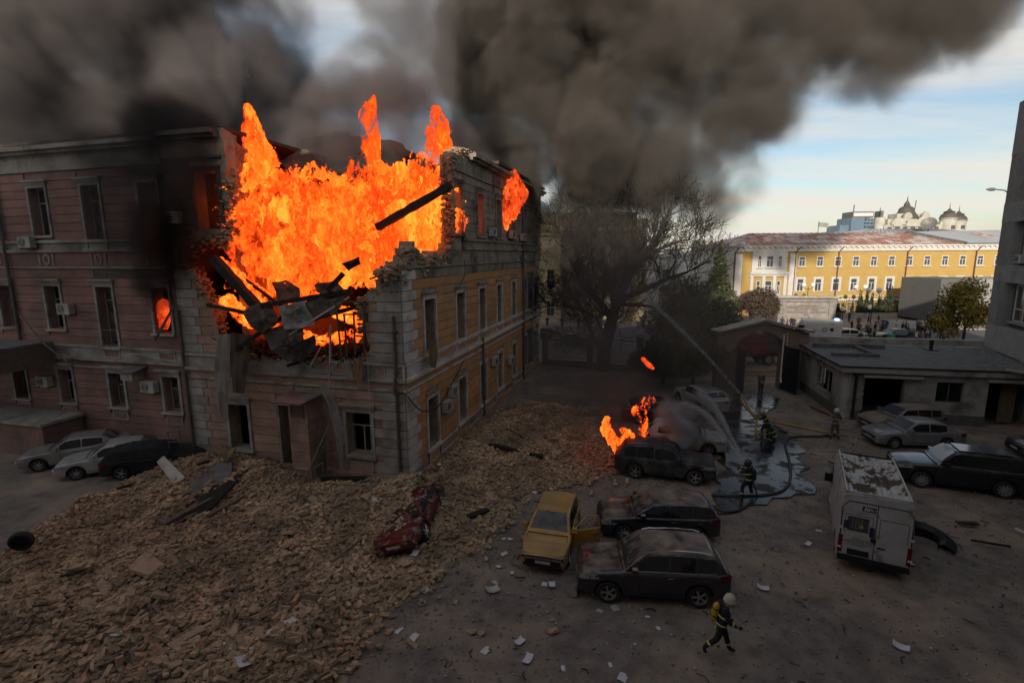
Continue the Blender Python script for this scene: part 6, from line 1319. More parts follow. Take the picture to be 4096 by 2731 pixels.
# ================= papers
def H(x, y): return max(0., float(heap([x], [y])[0]))
def paper(p, label, size=.3, group=None, curl=.05, rz=None, asp=.7, z=None, m=None, lift=.0):
    x, y = p[0], p[1]; hz = H(x, y); q = MB(); n_ = 6; r1 = rnd.uniform(-1, 1)
    q.grid([[(size*(i/n_-.5), size*asp*(j/4-.5), curl*((i/n_-.5)*2)**2*(1 if r1 > 0 else -.4)+curl*.6*((j/4-.5)*2)**2*r1) for j in range(5)] for i in range(n_+1)])
    q.grid([[(size*(i/n_-.5), size*asp*(j/4-.5), -.004+curl*((i/n_-.5)*2)**2*(1 if r1 > 0 else -.4)+curl*.6*((j/4-.5)*2)**2*r1) for j in range(5)] for i in range(n_+1)])
    o = q.build('paper_sheet', m or M['paper'], fix=False); o.location = (x, y, hz+.03+(.10 if hz > .08 else 0)+lift); o.rotation_euler = (rnd.uniform(-.12, .12)+(.2 if hz > .1 else 0), rnd.uniform(-.15, .15), rnd.uniform(0, 6.3) if rz is None else rz)
    return tag(o, label, 'paper', group)
for a in [((-10.8, 12.44, 0), 'white sheet alone on the near bricks at the left', .34), ((-8.68, 13.26, 0), 'small torn white sheet on bricks left of the group of sheets', .18), ((-6.29, 12.87, 0), 'crumpled white sheet at the top of the group of sheets on bricks', .34),
 ((-6.69, 13.08, 0), 'narrow curled sheet beside the crumpled sheet on bricks', .26), ((-6.08, 12.54, 0), 'bluish sheet below the crumpled sheet on bricks', .24), ((-6.57, 12.34, 0), 'longer curled sheet left of the bluish sheet on bricks', .34), ((-7.4, 12.12, 0), 'long ribbon-like paper strip on the near bricks', .5),
 ((-6.84, 11.9, 0), 'thin sheet standing on edge near the paper strip', .28), ((-6.84, 11.41, 0), 'white crumpled bag at the bottom edge of the rubble', .4), ((-7.23, 15.3, 0), 'light blue sheet on bricks higher up the rubble', .3), ((-7.15, 18.39, 0), 'small white scrap on the rubble below the shaft', .22),
 ((-5.43, 19.03, 0), 'crumpled pink-white cloth scrap left of the red car', .34), ((-3.41, 16.13, 0), 'folded pale sheet below the front of the red car', .3), ((-2.6, 15.87, 0), 'small torn sheet on grit near the red car', .2), ((-2.81, 14.6, 0), 'flat folded sheet at the rubble edge', .24), ((-2.79, 14.02, 0), 'small square sheet just below the flat folded one', .2),
 ((-2.79, 12.66, 0), 'tall white sheet on bare grit in the near middle', .36), ((-3.27, 12.93, 0), 'thin pale strip left of the tall white sheet', .26), ((-0.75, 12.16, 0), 'square white sheet on the bare ground', .30), ((0.15, 12.42, 0), 'oblong white sheet right of the square one', .28), ((0.36, 11.81, 0), 'printed white sheet with a punched hole', .32),
 ((-0.67, 14.62, 0), 'cluster of torn cream paper on the bare ground', .42), ((-0.59, 14.98, -0), 'pale scrap on top of the torn cream cluster', .24), ((-0.33, 16.66, 0), 'bluish square sheet left of the yellow car', .24), ((-0.53, 15.89, 0), 'rolled sheet below the bluish square one', .2), ((-0.05, 15.48, 0), 'small white scrap under the rolled sheet', .16), ((-0.12, 17.53, 0), 'pair of small sheets left of the yellow car', .2), ((-0.36, 17.62, 0), 'thin rolled sheet left of the small pair', .16),
 ((1, 14.94, 0), 'rolled white sheet under the yellow car front', .22), ((1.23, 14.83, 0), 'large bluish sheet under the yellow car front', .3), ((3.04, 13.81, 0), 'cream cardboard piece by the front wheel of the dark suv', .34), ((2.57, 13.68, 0), 'pale pointed scrap beside the cream cardboard', .2), ((1.26, 11.53, 0), 'small folded sheet near the bottom edge', .18), ((2.74, 11.27, 0), 'white printed sheet at the bottom edge', .34),
 ((2.49, 11.63, 0), 'tiny creased scrap above the bottom sheet', .14), ((4.1, 12.93, 0), 'small twisted scrap right of the cardboard', .14), ((3.91, 13.39, 0), 'small pale chip behind the cardboard', .14), ((7.88, 14.61, 0), 'grey flattened bag right of the dark suv', .34), ((10.71, 17.08, 0), 'crumpled white bag left of the van', .26), ((11.66, 18.02, 0), 'small pale block left of the van', .2),
 ((13.52, 15.85, 0), 'white triangle of card behind the van', .26), ((10.39, 12.15, 0), 'large white sheet alone at the lower right', .38), ((-1.71, 11.71, 0), 'twisted brown paper scrap on the bare ground', .22), ((-3.61, 23.82, 0), 'white scrap on the bricks beside the orange wall', .3), ((-1.77, 25.32, 0), 'pale scrap on bricks right of the orange wall', .3), ((0.96, 21.36, 0), 'white scrap above the yellow car', .22)]:
    p, lb, s = a; paper(p, lb, s, curl=s*.16, asp=rnd.uniform(.6, .85), m=M['clothb'] if 'brown' in lb else M['offwhite'] if 'cream' in lb else None)
# ================= timbers, boards and metal
def beam(a, b_, w_, h_, m, label, name='charred_beam', cat='beam', group=None):
    a, b_ = Vector(a), Vector(b_); d = b_-a; L_ = d.length; q = MB(); n_ = max(3, int(L_/.35)); rows = []
    for i in range(n_+1):
        x = L_*i/n_; j1, j2 = rnd.uniform(.85, 1.1), rnd.uniform(-.02, .02); rows.append([(x, -w_/2*j1+j2, -h_/2*j1), (x, w_/2*j1+j2, -h_/2*j1), (x, w_/2*j1+j2, h_/2*j1), (x, -w_/2*j1+j2, h_/2*j1), (x, -w_/2*j1+j2, -h_/2*j1)])
    q.grid(rows); q.f += [(0, 1, 2, 3), tuple(len(q.v)-5+i for i in range(4))]; q.mi += [0, 0]
    o = q.build(name, m); o.location = a; o.rotation_euler = d.to_track_quat('X', 'Z').to_euler(); return tag(o, label, cat, group)
def gb_(p, z=.0): return (p[0], p[1], H(p[0], p[1])+z)
for a, b_, w_, h_, m, lb, nm, cat in [
 ((-13.53, 18.25, 0), (-11.4, 23.44, 0), .30, .22, 'wood', 'big dusty roof beam lying across the rubble below the door', 'fallen_beam', 'beam'), ((-12.05, 18.75, 0), (-10.58, 24.04, 0), .22, .16, 'wood', 'second dusty beam beside the big roof beam', 'fallen_beam', 'beam'),
 ((-17.3, 20.93, 0), (-14.51, 23.15, 0), .12, .12, 'char', 'thin black beam on the rubble left of the boards', 'fallen_beam', 'beam'), ((-16.26, 20.26, 0), (-13.77, 20.41, 0), .14, .05, 'wood', 'bundle-like pale plank below the thin black beam', 'plank', 'plank'), ((-13.13, 18.15, 0), (-12.92, 19.48, 0), .26, .05, 'wood', 'short wide grey plank pointing down the heap', 'plank', 'plank'),
 ((-10.71, 13.48, 0), (-10.17, 16.03, 0), .10, .06, 'wood', 'long thin lath across the near rubble', 'plank', 'plank'), ((-10.17, 16.03, 0), (-9.89, 17.22, 0), .08, .05, 'wood', 'thin lath continuing up the rubble', 'plank', 'plank'), ((-8.67, 19.78, 0), (-6.72, 17.77, 0), .09, .05, 'wood', 'pale batten on bricks below the shaft', 'plank', 'plank'), ((-6.18, 15.74, 0), (-5.64, 17.46, 0), .07, .04, 'wood', 'lath left of the red car', 'plank', 'plank'),
 ((-1.2, 25.13, 0), (1.52, 24.15, 0), .28, .12, 'char', 'black charred beam on the bricks right of the orange wall', 'fallen_beam', 'beam'), ((-8.78, 22.08, 0), (-6.52, 21.87, 0), .22, .2, 'char', 'dark trunk-like roll lying at the foot of the wall', 'fallen_beam', 'beam'), ((-6.48, 22.31, 0), (-5.55, 22.39, 0), .14, .14, 'trim', 'short pale pipe at the foot of the wall', 'pipe', 'pipe'),
 ((-9.25, 12.13, 0), (-8.73, 12.85, 0), .28, .10, 'brick2', 'long pale masonry strip on the near bricks', 'masonry_block', 'masonry'), ((-12.85, 22.98, 0), (-10.76, 25.02, 0), .05, .05, 'char', 'thin black bar across the boards', 'iron_bar', 'bar'), ((-12.78, 22.05, 0), (-10.65, 24.2, 0), .04, .04, 'char', 'second thin black bar across the boards', 'iron_bar', 'bar'),
 ((-2.54, 23.8, 0), (-0.85, 24.84, 0), .05, .05, 'char', 'thin dark bar by the orange wall', 'iron_bar', 'bar'), ((20.41, 33.81, -0), (20.58, 31.89, 0), .2, .04, 'wood', 'flat board lying before the annex corner', 'plank', 'plank'), ((18.82, 29.03, 0), (21.15, 29.21, 0), .05, .03, 'wood', 'thin pale batten in front of the annex door', 'plank', 'plank'), ((16.66, 17.09, 0), (17.67, 16.66, 0), .07, .06, 'char', 'thin dark strip on the ground far right', 'plank', 'plank'),
 ((19.02, 17.89, 0), (19.02, 17.53, 0), .07, .06, 'white', 'short white stick at the right edge', 'plank', 'plank'), ((17.19, 18.36, 0), (17.91, 18.22, 0), .2, .06, 'iron', 'curved black trim strip right of the fender', 'car_trim', 'debris'), ((-1.79, 18.71, -0), (-1.04, 19.31, 0), .3, .1, 'iron', 'black car part on the bricks left of the yellow car', 'car_trim', 'debris'),
 ((-4.82, 28.04, 0), (-3.12, 29.87, 0), .05, .05, 'char', 'thin scorched lath at the wall foot', 'plank', 'plank'), ((4.06, 17.48, 0), (4.73, 17.59, 0), .05, .04, 'wood', 'stub of lath under the estate car', 'plank', 'plank') if 0 else ((16.22, 23.23, 0), (16.62, 24.54, 0), .05, .05, 'iron', 'bent dark strip left of the van', 'car_trim', 'debris')]:
    beam(gb_(a, h_/2+.10), gb_(b_, h_/2+.12), w_, h_, M[m], lb, nm, cat)
def board(pts, label, m, name='board', cat='board', th=.05, lift=.12):
    return tag(slab([(p[0], p[1], (H(p[0], p[1]) if len(p) < 4 else 0)+p[2]+lift) for p in pts], th, name, M[m], cr=.5), label, cat)
board([(-14.14, 21.01, 0), (-13.84, 22.52, 0), (-13.27, 22.98, 0), (-12.69, 21.7, 0), (-13.09, 19.66, 0)], 'grey board half buried among bricks below the wall', 'metal')
board([(-13.73, 18.48, 0), (-13.44, 20.8, 0), (-12.56, 22.41, 0), (-11.91, 22.13, 0), (-12.47, 19.47, 0), (-13.24, 18.06, 0)], 'long blackened sheet beside the big beam', 'char', 'charred_sheet', 'sheet')
board([(-10.66, 21.8, 0), (-10.76, 23.18, 0), (-9.82, 22.93, 0), (-9.05, 20.73, 0), (-9.65, 20.16, 0)], 'dusty yellowish door panel below the shaft', 'clothb'); board([(-11.37, 22.03, 0), (-11.01, 23.04, 0), (-10.72, 22.94, 0), (-10.02, 20.36, 0), (-10.86, 20.76, 0)], 'brown panel beside the yellowish door panel', 'wood')
board([(-12.29, 14.85, 0), (-12.27, 15.62, 0), (-11.39, 15.21, 0), (-11.3, 14.42, 0)], 'broad tan slab lying on the near bricks', 'brick2', 'masonry_slab', 'masonry', .12); board([(-12.96, 14.37, 0), (-12.86, 14.9, 0), (-12.26, 14.43, 0), (-12.52, 14.07, 0)], 'flat tan fragment left of the broad slab', 'brick2', 'masonry_slab', 'masonry', .08)
tag(slab([(-15.85, 21.6, 1.44), (-15.65, 21.8, 1.64), (-14.32, 21.1, 0.92), (-14.71, 20.9, 0.69)], .16, 'plaster_slab', M['trim'], cr=.3), 'pale concrete slab leaning on the bricks by the charred car', 'masonry')
tag(slab([(-14.18, 22.9, 1.57), (-13.83, 23, 1.79), (-12.86, 22.7, 1.64), (-13.25, 22.4, 1.17)], .05, 'torn_sheet', M['clothb'], cr=2), 'torn yellow brown sheet at the foot of the wall', 'sheet')
tag(slab([(-1.2, 37, -0.24), (-0.55, 37.4, 0.18), (0.33, 37, -0.83), (-0.3, 36.6, -1.14)], .08, 'leaning_board', M['wood'], cr=.5), 'brown board leaning against the far end of the orange wall', 'board')
# fender and other loose car parts
q = MB(); n_ = 20; rows = []
for i in range(n_+1):
    a = R(-30+250*i/n_); rows.append([(.45*math.cos(a)*(1+.36*k_), .45*math.sin(a)*(1+.36*k_), .05+.55*(1-abs(k_-1.3)*.35)*(.55+.45*math.sin(a*.6))) for k_ in (0, 1, 2, 3)])
q.grid(rows); q.grid([[(p[0], p[1], .0) for p in r_] for r_ in rows]); q.grid([[r_[3], (r_[3][0], r_[3][1], 0)] for r_ in rows]); q.grid([[r_[0], (r_[0][0], r_[0][1], 0)] for r_ in rows])
o = q.build('loose_fender', M['iron'], smooth=30); o.location = (15.0, 17.2, 0); o.rotation_euler = (0, 0, R(-35)); tag(o, 'black torn off wheel arch lying beside the white van', 'car part')
t = thing('torn_off_tyre', 'black wheel half buried in bricks at the left edge', 'wheel', (-17.3, 16.6, .35), R(20), rx=R(12)); make_wheel(t, 0, 0, .36, -1, M['iron'], 5)
o = MB().lathe([(.02, .75), (.05, .74), (.17, .1), (.18, .08)], 14).build('traffic_cone', M['cloth'], smooth=30); o.location = (1.75, 14.25, .16); o.rotation_euler = (R(96), 0, R(150)); tag(o, 'dusty fallen cone between the yellow car and the dark suv', 'cone')
q = MB(); q.tube([(0, 0, .08), (.25, .35, .05), (.2, .8, .05), (-.1, 1.1, .12)], .04, 5); o = q.build('bent_trim', M['iron']); o.location = (15.97, 23.24, 0); tag(o, 'curved black trim piece left of the van roof', 'car part')
# small individual lumps on the ground
for p, s, lb in (((1.09, 12.8, 0), .16, 'single grey stone below the yellow car'), ((1.11, 13.27, 0), .10, 'small stone above the single grey one'), ((-1.17, 12.81, 0), .13, 'round pale stone on the bare ground'), ((-0.93, 12.77, 0), .14, 'dark clod beside the round pale stone'), ((5.8, 16.35, 0), .0, ''), ((11.47, 15.54, 0), .0, '')):
    if s: q = MB(); q.lathe([(s*.3, 0), (s*.95, s*.25), (s, s*.6), (s*.6, s*1.05), (s*.1, s*1.2)], 7); q.v = [(v_[0]*(1.25+.9*fnoise(v_[0]*9+s*50, v_[1]*9, s)), v_[1]*(.8+.8*fnoise(v_[1]*9, v_[2]*12, s*30)), v_[2]*(.6+.5*fnoise(v_[0]*12, v_[1]*12, s*9))) for v_ in q.v]; o = q.build('stone', M['brick2']); o.location = (p[0], p[1], .0); tag(o, lb, 'stone')
# ================= things hanging in the breach
for a, b_, w_, lb, m in [
 ((-13.74, 23.9, 10.42), (-11.48, 23.6, 7.82), .42, 'thick charred beam slanting down at the left of the blaze', 'char'), ((-2.7, 23.9, 13.58), (-6.42, 25.2, 11.81), .34, 'big charred beam slanting up to the broken tower wall', 'char'),
 ((-11.29, 23, 8.28), (-7.23, 23.2, 8.91), .24, 'nearly level burnt beam across the middle of the breach', 'char'), ((-14.16, 23.8, 8.26), (-12.28, 23.4, 7.93), .18, 'burnt beam end sticking out at the left of the breach', 'char'), ((-8.27, 23, 8.93), (-7.56, 23.2, 9.69), .24, 'short burnt post pointing up in the breach', 'char'),
 ((-11.15, 22.9, 7.11), (-6.59, 22.9, 8.3), .22, 'burnt beam crossing behind the pale strip', 'char'), ((-10.71, 22.6, 6.56), (-7.18, 22.6, 8.68), .09, 'thin pale strip slanting across the wreckage', 'trim'), ((-12.67, 23.2, 6.3), (-9.52, 23, 8.31), .2, 'burnt rafter slanting behind the sheets', 'char'), ((-10.2, 22.7, 5.57), (-7.78, 22.7, 6.36), .16, 'low burnt rafter over the broken sill', 'char'),
 ((-12.79, 24.6, 9.43), (-9.99, 24, 7.49), .14, 'thin glowing rafter below the blaze', 'char'), ((-7.82, 21.9, 7.56), (-7.99, 21.7, 4.76), .07, 'vertical broken pipe hanging before the storey band', 'trimd'), ((-7.84, 21, 3.39), (-8.79, 19.4, 0.81), .045, 'thin pale pole leaning from the shaft to the rubble', 'wood'),
 ((-8.58, 22.6, 6.46), (-9.06, 22.4, 5.59), .05, 'thin pale lath hanging below the wreckage', 'trim'), ((-9.37, 22.6, 5.59), (-10.08, 22.4, 4.33), .04, 'second thin lath hanging lower left', 'wood'), ((-16.62, 25.2, 8.19), (-17.41, 24.6, 6.46), .12, 'bent grey pipe sticking out beside the burning window', 'pipe')]:
    beam(a, b_, w_, w_*.9, M[m], lb, 'charred_beam' if m == 'char' else 'hanging_pole', 'beam' if m == 'char' else 'pole')
for pts, m, lb in [([(-12.12, 22.9, 8.1), (-10.93, 23.2, 8.5), (-10.47, 22.8, 7.65), (-11.16, 22.5, 7.05), (-11.79, 22.6, 7.55)], 'burntmetal', 'crumpled rusty sheet left in the breach'), ([(-11.25, 22.7, 7.14), (-9.49, 22.8, 7.64), (-9.1, 22.3, 6.34), (-9.97, 22.2, 5.84), (-10.69, 22.3, 6.45)], 'burntmetal', 'large dark sheet sagging in the middle of the breach'),
 ([(-9.52, 23, 8.31), (-8.51, 23.3, 8.91), (-7.52, 23.1, 8.84), (-7.88, 22.7, 7.9), (-8.99, 22.6, 7.61)], 'burntmetal', 'brownish sheet under the short post'), ([(-11.32, 24.3, 9.23), (-10.73, 24.4, 9.42), (-9.96, 24.1, 8.98), (-9.84, 23.8, 8.44), (-10.87, 23.8, 8.24)], 'burntmetal', 'curled dark plate silhouetted against the flames'), ([(-9.37, 24.3, 9.11), (-8.32, 24.3, 9.41), (-7.81, 24, 8.85), (-8.85, 23.9, 8.62)], 'burntmetal', 'second curled plate at the foot of the flames'),
 ([(-7.87, 24, 10.12), (-7.05, 24, 10.42), (-7.01, 24, 10.1), (-7.59, 24, 9.78)], 'char', 'charred leaf of roofing caught against the flames'), ([(-10.42, 22.8, 8.24), (-9.27, 22.9, 8.51), (-8.8, 22.5, 7.48), (-10.04, 22.4, 7.21)], 'metal', 'grey sheet with peeled paint in the breach'), ([(-9.96, 22.3, 6.45), (-8.7, 22.4, 7.01), (-8.57, 22.2, 6.46), (-9.35, 22.1, 5.8)], 'char', 'blackened sheet hanging over the storey band')]:
    tag(slab(pts, .04, 'roofing_sheet', M[m], cr=2.2), lb, 'sheet')
# burnt window frame on the right of the breach
t = thing('burnt_window_frame', 'scorched window frame standing on the right of the breach', 'window frame', (0, 0, 0))
fr_ = [((-7.77, 22.5, 8.54), (-7.57, 22.3, 5.8)), ((-7.42, 22.5, 7.92), (-7.34, 22.3, 6)), ((-6.96, 22.4, 8.06), (-6.94, 22.2, 6.15)), ((-7.77, 22.5, 8.54), (-6.41, 22.3, 8.45)), ((-7.46, 22.5, 7.92), (-6.48, 22.3, 7.94)), ((-6.41, 22.3, 8.55), (-6.53, 22.1, 6.07))]
for a, b_ in fr_: q = MB(); q.tube([a, b_], .05, 4); q.build('bar', M['inner'], t)
# heap of debris lying on the second-floor edge of the breach
rs2 = np.random.RandomState(8); n = 900; s_ = rs2.uniform(-9.8, -1.9, n); d_ = rs2.uniform(-.1, 3.2, n); zz = 5.0+.95*np.exp(-((s_+8.6)/1.4)**2)+.75*np.exp(-((s_+5.2)/2.2)**2)+.9*np.exp(-((s_+2.3)/1.0)**2)+rs2.rand(n)*.35
pts_ = np.array([tuple(BM @ Vector((a, b_, c))) for a, b_, c in zip(s_, d_, zz)]); v, f, rv = bricks(pts_[:, 0], pts_[:, 1], pts_[:, 2], 1.0, 2.6, 3, .6); o = npmesh('charred_debris', v, f, M['char'], rv, kind='stuff'); o['label'] = 'charred debris piled along the lower edge of the breach'
q = MB()
for i in range(120):
    a = Vector((rnd.uniform(-9.8, -1.9), rnd.uniform(-.3, 2), rnd.uniform(5.3, 6.6))); d = Vector((rnd.gauss(0, .8), rnd.gauss(0, .5), rnd.gauss(.1, .35))); q.tube([BM @ a, BM @ (a+d)], .025, 4)
o = q.build('splinter_debris', M['char'], fix=False); o['kind'] = 'stuff'; o['label'] = 'burnt laths and splinters sticking out of the breach'
# ================= hanging cloths
def drape(pts_l, pts_r, m, label, name='hanging_cloth', n_=8, amp=.12, cat='cloth'):
    rows = []
    for i in range(len(pts_l)-1):
        for k_ in range(4):
            t_ = k_/4; a = Vector(pts_l[i]).lerp(Vector(pts_l[i+1]), t_); b_ = Vector(pts_r[i]).lerp(Vector(pts_r[i+1]), t_); u = len(rows)
            rows.append([a.lerp(b_, j/n_)+Vector((.5*amp*fnoise(j*.4, u*.3, 3), -amp*(.35*math.sin(j*1.3+u*.5+3*fnoise(u*.25, 2, amp*5))+1.5*fnoise(j*.55, u*.22, amp*9)), 0))*(1 if 0 < j < n_ else .5) for j in range(n_+1)])
    rows.append([Vector(pts_l[-1]).lerp(Vector(pts_r[-1]), j/n_) for j in range(n_+1)])
    q = MB(); q.grid(rows); q.grid([[p+Vector((0, .02, 0)) for p in r_] for r_ in rows]); return tag(q.build(name, m, smooth=True, fix=False), label, cat)
drape([(-13.67, 23.4, 6.89), (-13.92, 23.3, 5.05), (-13.84, 23.1, 3.21)], [(-12.86, 23.3, 7), (-13.16, 23.2, 5.07), (-13.37, 23, 2.81)], M['cloth'], 'long grey brown strip of torn lining hanging at the left of the breach', amp=.1)
drape([(-12.96, 23.3, 7), (-13.09, 23.2, 5.48), (-13.02, 23.1, 4.26)], [(-12.01, 23.2, 6.91), (-12.13, 23.1, 5.7), (-12.47, 23, 4.18)], M['inner'], 'dark torn lining hanging in folds beside the grey strip', amp=.12)
drape([(-8.42, 21.6, 4.93), (-7.97, 21.4, 4.1), (-7.68, 21.2, 2.59), (-7.51, 21, 1.17)], [(-8.15, 21.7, 5), (-7.62, 21.6, 3.84), (-7.29, 21.4, 2.51), (-7.35, 21.3, 1.34)], M['cloth'], 'pale curtain hanging from the top of the ventilation shaft', amp=.08)
drape([(-7.64, 22.3, 5.88), (-7.48, 22.2, 5.46), (-7.28, 22.1, 5.13)], [(-7.29, 22.3, 5.92), (-7.13, 22.2, 5.46), (-7.05, 22.1, 5.05)], M['cloth'], 'grey cloth hanging over the sill of the breach', amp=.07); drape([(-7.11, 22.2, 5.9), (-6.97, 22.1, 5.48), (-6.91, 22, 4.91)], [(-6.61, 22.1, 5.95), (-6.57, 22, 5.5), (-6.61, 21.9, 5.02)], M['clothb'], 'brown cloth hanging beside the grey cloth', amp=.07)
drape([(-3.9, 23.6, 6.27), (-3.94, 23.6, 5.75), (-3.87, 23.6, 5.29)], [(-3.59, 24, 6.26), (-3.55, 24, 5.71), (-3.69, 24, 5.11)], M['clothb'], 'ochre cloth hanging from the first window of the orange wall', amp=.05)
# ================= air conditioners, cables, hoses
def ac_on(mp_, s, z, d, rz, label, sc=1.): p = BM @ Vector(mp_(s, z, d)); return ac_unit(label, p, BROT+rz, sc)
for s, z, lb in ((4.95, 3.3, 'upper air conditioner of the pair beside the first ground floor window'), (4.1, 2.7, 'lower air conditioner of the pair beside the first ground floor window'), (12.6, 3.35, 'air conditioner above the third ground floor window of the orange wall'), (16.6, 2.6, 'sooty air conditioner further along the orange wall'), (12.4, 11.9, 'left air conditioner on the top storey beside the small flames'), (17.2, 11.9, 'middle air conditioner on the top storey of the side wall'), (20.4, 11.8, 'right air conditioner on the top storey of the side wall')): ac_on(mR, s, z, .12, R(90), lb)
for s, z, lb in ((-22.2, 11.3, 'air conditioner under the top window at the far left'), (-20.1, 7.75, 'air conditioner beside the second storey window of the pink wing'), (-22.6, 3.6, 'air conditioner low beside the entrance canopy'), (-14.95, 3.75, 'air conditioner under the small tin shelf on the pink wing')): ac_on(mW, s, z, .12, 0, lb, 1.05)
ac_on(mF, -11.55, 12.3, .12, 0, 'sooty air conditioner beside the burnt top window')
t = thing('tin_shelf', 'small tin canopy on the pink wing above the air conditioner', 'shelf', BM @ Vector((-15.8, .35, 4.75)), BROT); q = MB(); q.box(-.65, .65, -.75, .1, 0, .05, M=Matrix.Rotation(R(12), 4, 'X')); q.build('plate', M['metal'], t); q = MB(); q.box(-.45, .35, -.6, .05, -.6, -.06); q.build('box', M['trimd'], t)
t = thing('entrance_canopy', 'brown sloping canopy over the entrance at the far left', 'canopy', BM @ Vector((-25.6, .3, 4.6)), BROT); q = MB(); q.prism([(-4, 1.3), (4, 1.3), (4, 1.18), (-4, 1.18)], (-3.2, 0)); q.build('roof', M['metal'], t); q = MB(); q.box(-4, 4, -3.22, -3.12, .0, 1.17); q.box(3.9, 4.0, -3.11, 0, .0, 1.17); q.build('fascia', M['wood'], t)
t = thing('entrance_porch', 'low pink porch wall with a stone coping below the canopy', 'porch', BM @ Vector((-25.2, .3, 0)), BROT); q = MB(); q.box(-5, 5, -2.0, 0, 0, 1.75); q.build('wall', M['pink'], t); q = MB(); q.box(-5, 5.15, -2.15, 0, 1.76, 1.92); q.build('coping', M['trimd'], t)
def cable(name, pts, r, m, label, cat='cable', sag=0, smooth_n=6):
    P_ = [Vector(p) for p in pts]; out = []
    for i in range(len(P_)-1):
        p0, p1, p2, p3 = P_[max(i-1, 0)], P_[i], P_[i+1], P_[min(i+2, len(P_)-1)]
        for k_ in range(smooth_n):
            t_ = k_/smooth_n; out.append(.5*((2*p1)+(-p0+p2)*t_+(2*p0-5*p1+4*p2-p3)*t_*t_+(-p0+3*p1-3*p2+p3)*t_**3))
    out.append(P_[-1]); q = MB(); q.tube(out, r, 7); return tag(q.build(name, m, smooth=60), label, cat)
Bp = lambda mp_, s, z, d: tuple(BM @ Vector(mp_(s, z, d)))
cable('loose_cable', [Bp(mR, -.1, 4.35, .15), Bp(mR, .9, 3.4, .3), Bp(mR, 2.4, 3.1, .4), Bp(mR, 4.2, 3.6, .35), Bp(mR, 6.5, 4.6, .3)], .03, M['iron'], 'black cable sagging along the orange wall from the corner')
cable('loose_cable', [Bp(mF, -1.7, 6.0, .15), Bp(mF, -1.65, 3.5, .3), Bp(mF, -1.7, 1.2, .25)], .008, M['trim'], 'thin pale wire hanging down in front of the ground floor window')
cable('loose_cable', [Bp(mW, -15.9, 5.1, .2), Bp(mW, -16.3, 5.0, .3), Bp(mW, -15.8, 5.5, .3), Bp(mW, -12.5, 5.1, .2)], .015, M['trim'], 'pale wire looped over the tin shelf')
cable('loose_cable', [Bp(mR, 7.5, 10.2, .1), Bp(mR, 6.9, 9.5, .35), Bp(mR, 6.6, 8.9, .2), Bp(mR, 5.5, 8.7, .3)], .02, M['iron'], 'thin cable dangling from the broken edge of the side wall')
up = lambda p, z=.09: (p[0], p[1], z)
cable('fire_hose', [up(p) for p in ((18.59, 41.94, 0), (18.56, 40.47, 0), (17.37, 37.46, 0), (16.23, 34.96, 0), (15.75, 32.46, 0), (15.37, 30.87, 0), (14.49, 29.12, 0), (13.96, 27.68, 0))], .07, M['hoseY'], 'yellow hose winding from the gate to the firefighter with the long jet', 'hose')
cable('fire_hose', [up(p) for p in ((16.87, 36.05, 0), (15.97, 33.12, 0), (15.89, 31.37, 0), (16.75, 30.25, 0), (17.76, 29.2, 0), (18.47, 28.66, 0), (19.01, 28.5, 0))], .05, M['hoseY'], 'thinner yellow hose running to the firefighter in tan', 'hose')
cable('fire_hose', [up(p) for p in ((18.87, 28.29, 0), (17.54, 27.96, 0), (16.15, 27.91, 0), (15.11, 26.98, 0), (14.04, 24.58, 0), (13.02, 22.56, 0), (12.06, 21.32, 0), (11.05, 20.84, 0), (9.67, 20.74, 0), (8.69, 20.87, 0))], .065, M['hoseD'], 'dark hose curving round the puddle', 'hose')
cable('fire_hose', [up(p) for p in ((8.33, 19.9, 0), (8.57, 19.43, 0), (9.22, 19.49, 0), (9.94, 20.07, 0), (10.3, 20.53, 0))], .05, M['hoseD'], 'short dark hose loop below the firefighter aiming at the car', 'hose')
cable('fire_hose', [up(p, .16) for p in ((19.49, 44.33, 0), (20.94, 44.11, 0), (23.01, 44.39, 0), (24.42, 45.39, 0), (25.13, 47.81, 0))]+[(24.7, 49.6, 1.1)], .08, M['hoseY'], 'thick yellow hose looping from the fire engine outlet', 'hose'); cable('fire_hose', [up(p, .16) for p in ((19.14, 43.5, 0), (20.72, 42.81, 0), (22.7, 42.28, 0), (25.05, 42.52, 0))], .07, M['hoseY'], 'yellow hose lying straight across the gateway', 'hose')
# flat rain gutter iron on the left: rail beside the charred car
t = thing('bent_railing', 'bent metal railing behind the charred car', 'railing', (0, 0, 0))
for a, b_ in (((-17.07, 24.2, 1.99), (-16.95, 24, 0.93)), ((-16.54, 24.3, 2.06), (-16.43, 24.1, 1.11)), ((-17.07, 24.2, 1.94), (-15.87, 24.2, 2.09)), ((-17, 24.1, 1.46), (-15.91, 24.1, 1.52))): q = MB(); q.tube([a, b_], .03, 5); q.build('bar', M['pipe'], t)
